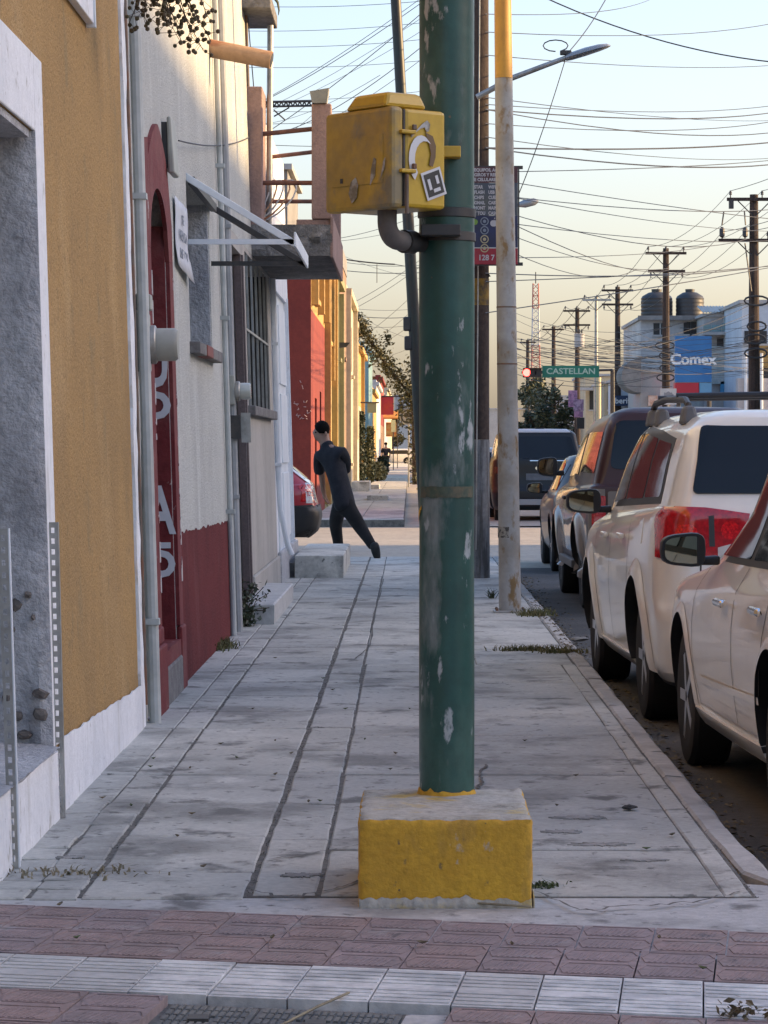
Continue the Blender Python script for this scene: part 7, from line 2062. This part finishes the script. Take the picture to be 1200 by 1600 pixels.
# ================================================================ WEEDS, LITTER
def tuft(label, c, n, h, spread, mat, seed, nm='weed', cat='weed', leafy=False, group='weeds in the pavement joints'):
    rnd = random.Random(seed); t = thing(nm, c, label, cat, group)
    vs, fs = [], []
    for k in range(n):
        b = c + Vector((rnd.gauss(0, spread[0]), rnd.gauss(0, spread[1]), 0)); hh = h * rnd.uniform(.4, 1.1)
        lean_ = Vector((rnd.gauss(0, .5), rnd.gauss(0, .4), 1)).normalized()
        w = .004 + .002 * rnd.random(); s = Vector((rnd.uniform(-1, 1), rnd.uniform(-1, 1), 0)).normalized() * w
        m_ = b + lean_ * hh * .55; e_ = b + lean_ * hh + Vector((rnd.gauss(0, .02), rnd.gauss(0, .02), -hh * .15))
        o = len(vs); vs += [b - s, b + s, m_ + s * .7, m_ - s * .7, e_]; fs += [(o, o + 1, o + 2, o + 3), (o + 3, o + 2, o + 4)]
    MB().add(vs, fs).build('blades', mat, t, kind='stuff')
    return t
dry_grass = M('dry grass', (.16, .14, .06), .9, (.09, .10, .035), 12, (.4, .6), .3, 30)
green_grass = M('green weed', (.05, .075, .025), .8, (.09, .11, .04), 9, (.4, .6), .3, 30)
tuft('dry grass tuft in the joint left of the taupe kerb', G(828, 1017), 260, .06, (.12, .03), dry_grass, 1)
tuft('dry grass clump by the kerb beside the cream suv', G(880, 1020), 200, .05, (.09, .05), dry_grass, 2)
tuft('dead grass around the foot of the grey pole', G(838, 962), 260, .09, (.07, .10), dry_grass, 3)
tuft('small weed sprouting left of the grey pole foot', G(768, 935), 40, .13, (.015, .02), dark_leaf, 4)
tuft('weeds along the foot of the dark red dado', G(345, 1012), 260, .09, (.05, .20), dry_grass, 5)
tuft('thin green moss at the right foot of the yellow block', G(850, 1385), 90, .02, (.03, .03), green_grass, 6)
tuft('straw strewn over the broken tiles at the left wall', G(90, 1365), 120, .03, (.15, .06), straw, 7)
# leafy weed beside the pale doorstep
c = G(378, 978); t = thing('leafy_weed', c, 'leafy green weed growing beside the small pale doorstep', 'weed')
rnd = random.Random(5); pts = []; st = MB()
for k in range(16):
    e_ = c + Vector((rnd.uniform(-.08, .22), rnd.uniform(-.2, .25), rnd.uniform(.10, .36))); m_ = c.lerp(e_, .5) + Vector((0, 0, .06)); st.tube([c + Vector((rnd.gauss(0, .03), rnd.gauss(0, .05), 0)), m_, e_], .004, 4)
    for q in range(14):
        f = rnd.random(); p = c.lerp(m_, f * 2) if f < .5 else m_.lerp(e_, f * 2 - 1); pts.append(p + Vector((rnd.gauss(0, .03), rnd.gauss(0, .03), rnd.gauss(0, .025))))
for q in range(260): pts.append(c + Vector((rnd.gauss(-.02, .06), rnd.gauss(0, .2), abs(rnd.gauss(0, .09)))))
st.build('stems', twig_mat, t); leaf_cloud('leaves', pts, .028, dark_leaf, t, 6)
c = G(1165, 1588); t = thing('leafy_weed', c, 'small dark weed at the lower right corner of the tiles', 'weed')
pts = [c + Vector((rnd.gauss(0, .035), rnd.gauss(0, .03), abs(rnd.gauss(.01, .015)))) for q in range(70)]; leaf_cloud('leaves', pts, .013, leaf_dry, t, 8)
# litter
def litter(label, x, y, s, mat, seed, nm='litter', cat='litter', group='litter on the pavement', hgt=.35):
    rnd = random.Random(seed); c = G(x, y); vs, fs = [], []; n, m = 9, 5
    for i in range(m + 1):
        for j in range(n):
            th = math.pi * i / m; q = 2 * math.pi * j / n; r = s * rnd.uniform(.6, 1.15)
            vs.append((c.x + r * math.sin(th) * math.cos(q), c.y + r * math.sin(th) * math.sin(q) * 1.2, .003 + s * hgt + s * hgt * math.cos(th) * rnd.uniform(.7, 1.2)))
    for i in range(m):
        for j in range(n): fs.append((i * n + j, i * n + (j + 1) % n, (i + 1) * n + (j + 1) % n, (i + 1) * n + j))
    o = MB().add(vs, fs).build(nm, mat, base=(c.x, c.y, 0)); return tag(o, label, cat, group)
white_litter = M('crumpled white plastic', (.55, .56, .60), .5, (.35, .33, .42), 30, (.45, .55), .1)
litter('crumpled white bag on the ground before the long grey doorstep', 459, 897, .085, white_litter, 1, 'plastic_bag', 'bag')
litter('crumpled white paper at the foot of the pale downpipe', 238, 1126, .03, white_litter, 2, 'paper_ball', 'paper')
litter('grey rag lying on the kerb beside the cream suv', 905, 1003, .07, M('grey rag', (.22, .22, .21), .9, var=.2), 3, 'rag', 'rag', hgt=.25)
o = litter('flat dark stone lying on the slabs right of the yellow block', 983, 1266, .03, M('dark stone', (.05, .048, .045), .9, var=.2), 4, 'stone', 'stone', hgt=.3)
def leafp(x, y, s, a, i):
    c = G(x, y); ca, sa = math.cos(a), math.sin(a); vs = []
    prof = ((-1, 0), (-.5, .38), (.2, .42), (1, 0), (.2, -.38), (-.5, -.34))
    for u, v in prof: vs.append((c.x + s * (u * ca - v * sa), c.y + s * 2.2 * (u * sa + v * ca), .008 + .010 * abs(v) + .006 * u * u))
    vs.append((c.x, c.y, .007))
    mb = MB(); mb.add(vs, [(k, (k + 1) % 6, 6) for k in range(6)])
    o = mb.build('fallen_leaf', leaf_dry if i % 3 else green_grass, base=(c.x, c.y, 0)); tag(o, 'small dry fallen leaf lying on the pavement slabs', 'leaf', 'fallen leaves on the pavement')
    sm = o.modifiers.new('thick', 'SOLIDIFY'); sm.thickness = .001
for i, (x, y) in enumerate(((370, 1187), (455, 1180), (618, 1180), (240, 1188), (345, 1165), (318, 1358), (500, 1255), (482, 1256), (297, 1203), (235, 1201), (277, 1310), (430, 1213), (570, 1158), (520, 1080), (395, 1110), (540, 1110), (430, 1160), (300, 1275), (640, 1110), (820, 1160), (610, 1205), (205, 1262), (160, 1250),
                              (430, 1030), (505, 1062), (900, 1215), (870, 1262), (1010, 1330), (1050, 1308), (93, 1418), (120, 1470), (425, 1470), (800, 1480), (1098, 1518), (1030, 1470), (660, 1478))):
    leafp(x, y, rnd.uniform(.009, .017), rnd.uniform(0, 6.28), i)
for (pts_, l) in (([G(635, 1413), G(700, 1412), G(830, 1421)], 'thin straw stalk along the foot of the yellow block'), ([Vector((W(440, 1600, 7.2).x, 7.05, -.01)), Vector((-.22, 7.25, .0)), Vector((-.15, 7.43, .0))], 'thin dry twig lying across the ribbed covers')):
    o = MB().tube([p + Vector((0, 0, .008)) for p in pts_], .0035, 5).build('dry_stalk', straw, base=pts_[0]); tag(o, l, 'stalk')
# gutter debris: countless bits of leaf and grit between kerb and tyres
rnd = random.Random(31); vs, fs = [], []
for k in range(2200):
    yy = 9 + 26 * rnd.random() ** 1.3; xx = 1.17 + abs(rnd.gauss(0, .10)); z = -.142
    if 19.5 < yy < 27 and rnd.random() < .5: xx = 1.05 + abs(rnd.gauss(0, .13)); z = .006 if xx < 1.15 else -.10
    s = rnd.uniform(.006, .022); a = rnd.uniform(0, 6.28); o = len(vs)
    vs += [(xx + s * math.cos(a), yy + 2 * s * math.sin(a), z), (xx - s * math.sin(a) * .5, yy + s * math.cos(a), z + s * .5), (xx - s * math.cos(a), yy - 2 * s * math.sin(a), z + .002)]; fs.append((o, o + 1, o + 2))
o = MB().add(vs, fs).build('gutter_debris', leaf_dry); tag(o, 'dry leaves and grit collected along the gutter', 'debris', None, 'stuff')
vs, fs = [], []
for k in range(2600):      # grit in the wide joints
    yy = 9.1 + 22 * rnd.random() ** 1.5; xx = rnd.choice([-.49, -.49, -.277, -.99, 1.04]) + rnd.gauss(0, .009); s = rnd.uniform(.003, .009); z = -.012; o = len(vs)
    a = rnd.uniform(0, 6.28)
    vs += [(xx + s * math.cos(a), yy + 1.6 * s * math.sin(a), z), (xx - s * math.cos(a), yy - 1.6 * s * math.sin(a), z), (xx + s * .5, yy, z + s * 1.3)]; fs.append((o, o + 1, o + 2))
o = MB().add(vs, fs).build('joint_grit', M('grit', (.17, .16, .14), .95, var=.3), ); tag(o, 'loose grit lying in the pavement joints', 'grit', None, 'stuff')
import OpenImageIO as oiio, numpy as np, sys
a=oiio.ImageBuf('/workdir/render_main.png').get_pixels(oiio.UINT8)[:,:,:3]
s=a.shape[0]/1600
for (x,y,n) in [(1000,60,'sky top'),(1000,250,'sky mid'),(880,450,'sky low'),(450,1150,'slab left'),(850,1100,'slab right'),(130,700,'yellow wall'),(150,1170,'plinth'),(320,650,'grey wall'),(700,1350,'block'),(560,250,'box left'),(660,200,'box right'),(690,900,'pole'),(1090,950,'near car'),(1000,720,'suv glass'),(1000,900,'suv side'),(600,1450,'pink'),(400,1515,'white tile'),(480,600,'red wall'),(600,840,'sunlit st'),(590,830,'sunst2'),(1150,650,'suv roof'),(360,120,'sunlit wall'),(1080,545,'comex'),(320,900,'dado'),(850,845,'road r')]:
    p=a[int(y*s)-2:int(y*s)+3,int(x*s)-2:int(x*s)+3].reshape(-1,3).mean(0); print(n,p.astype(int))
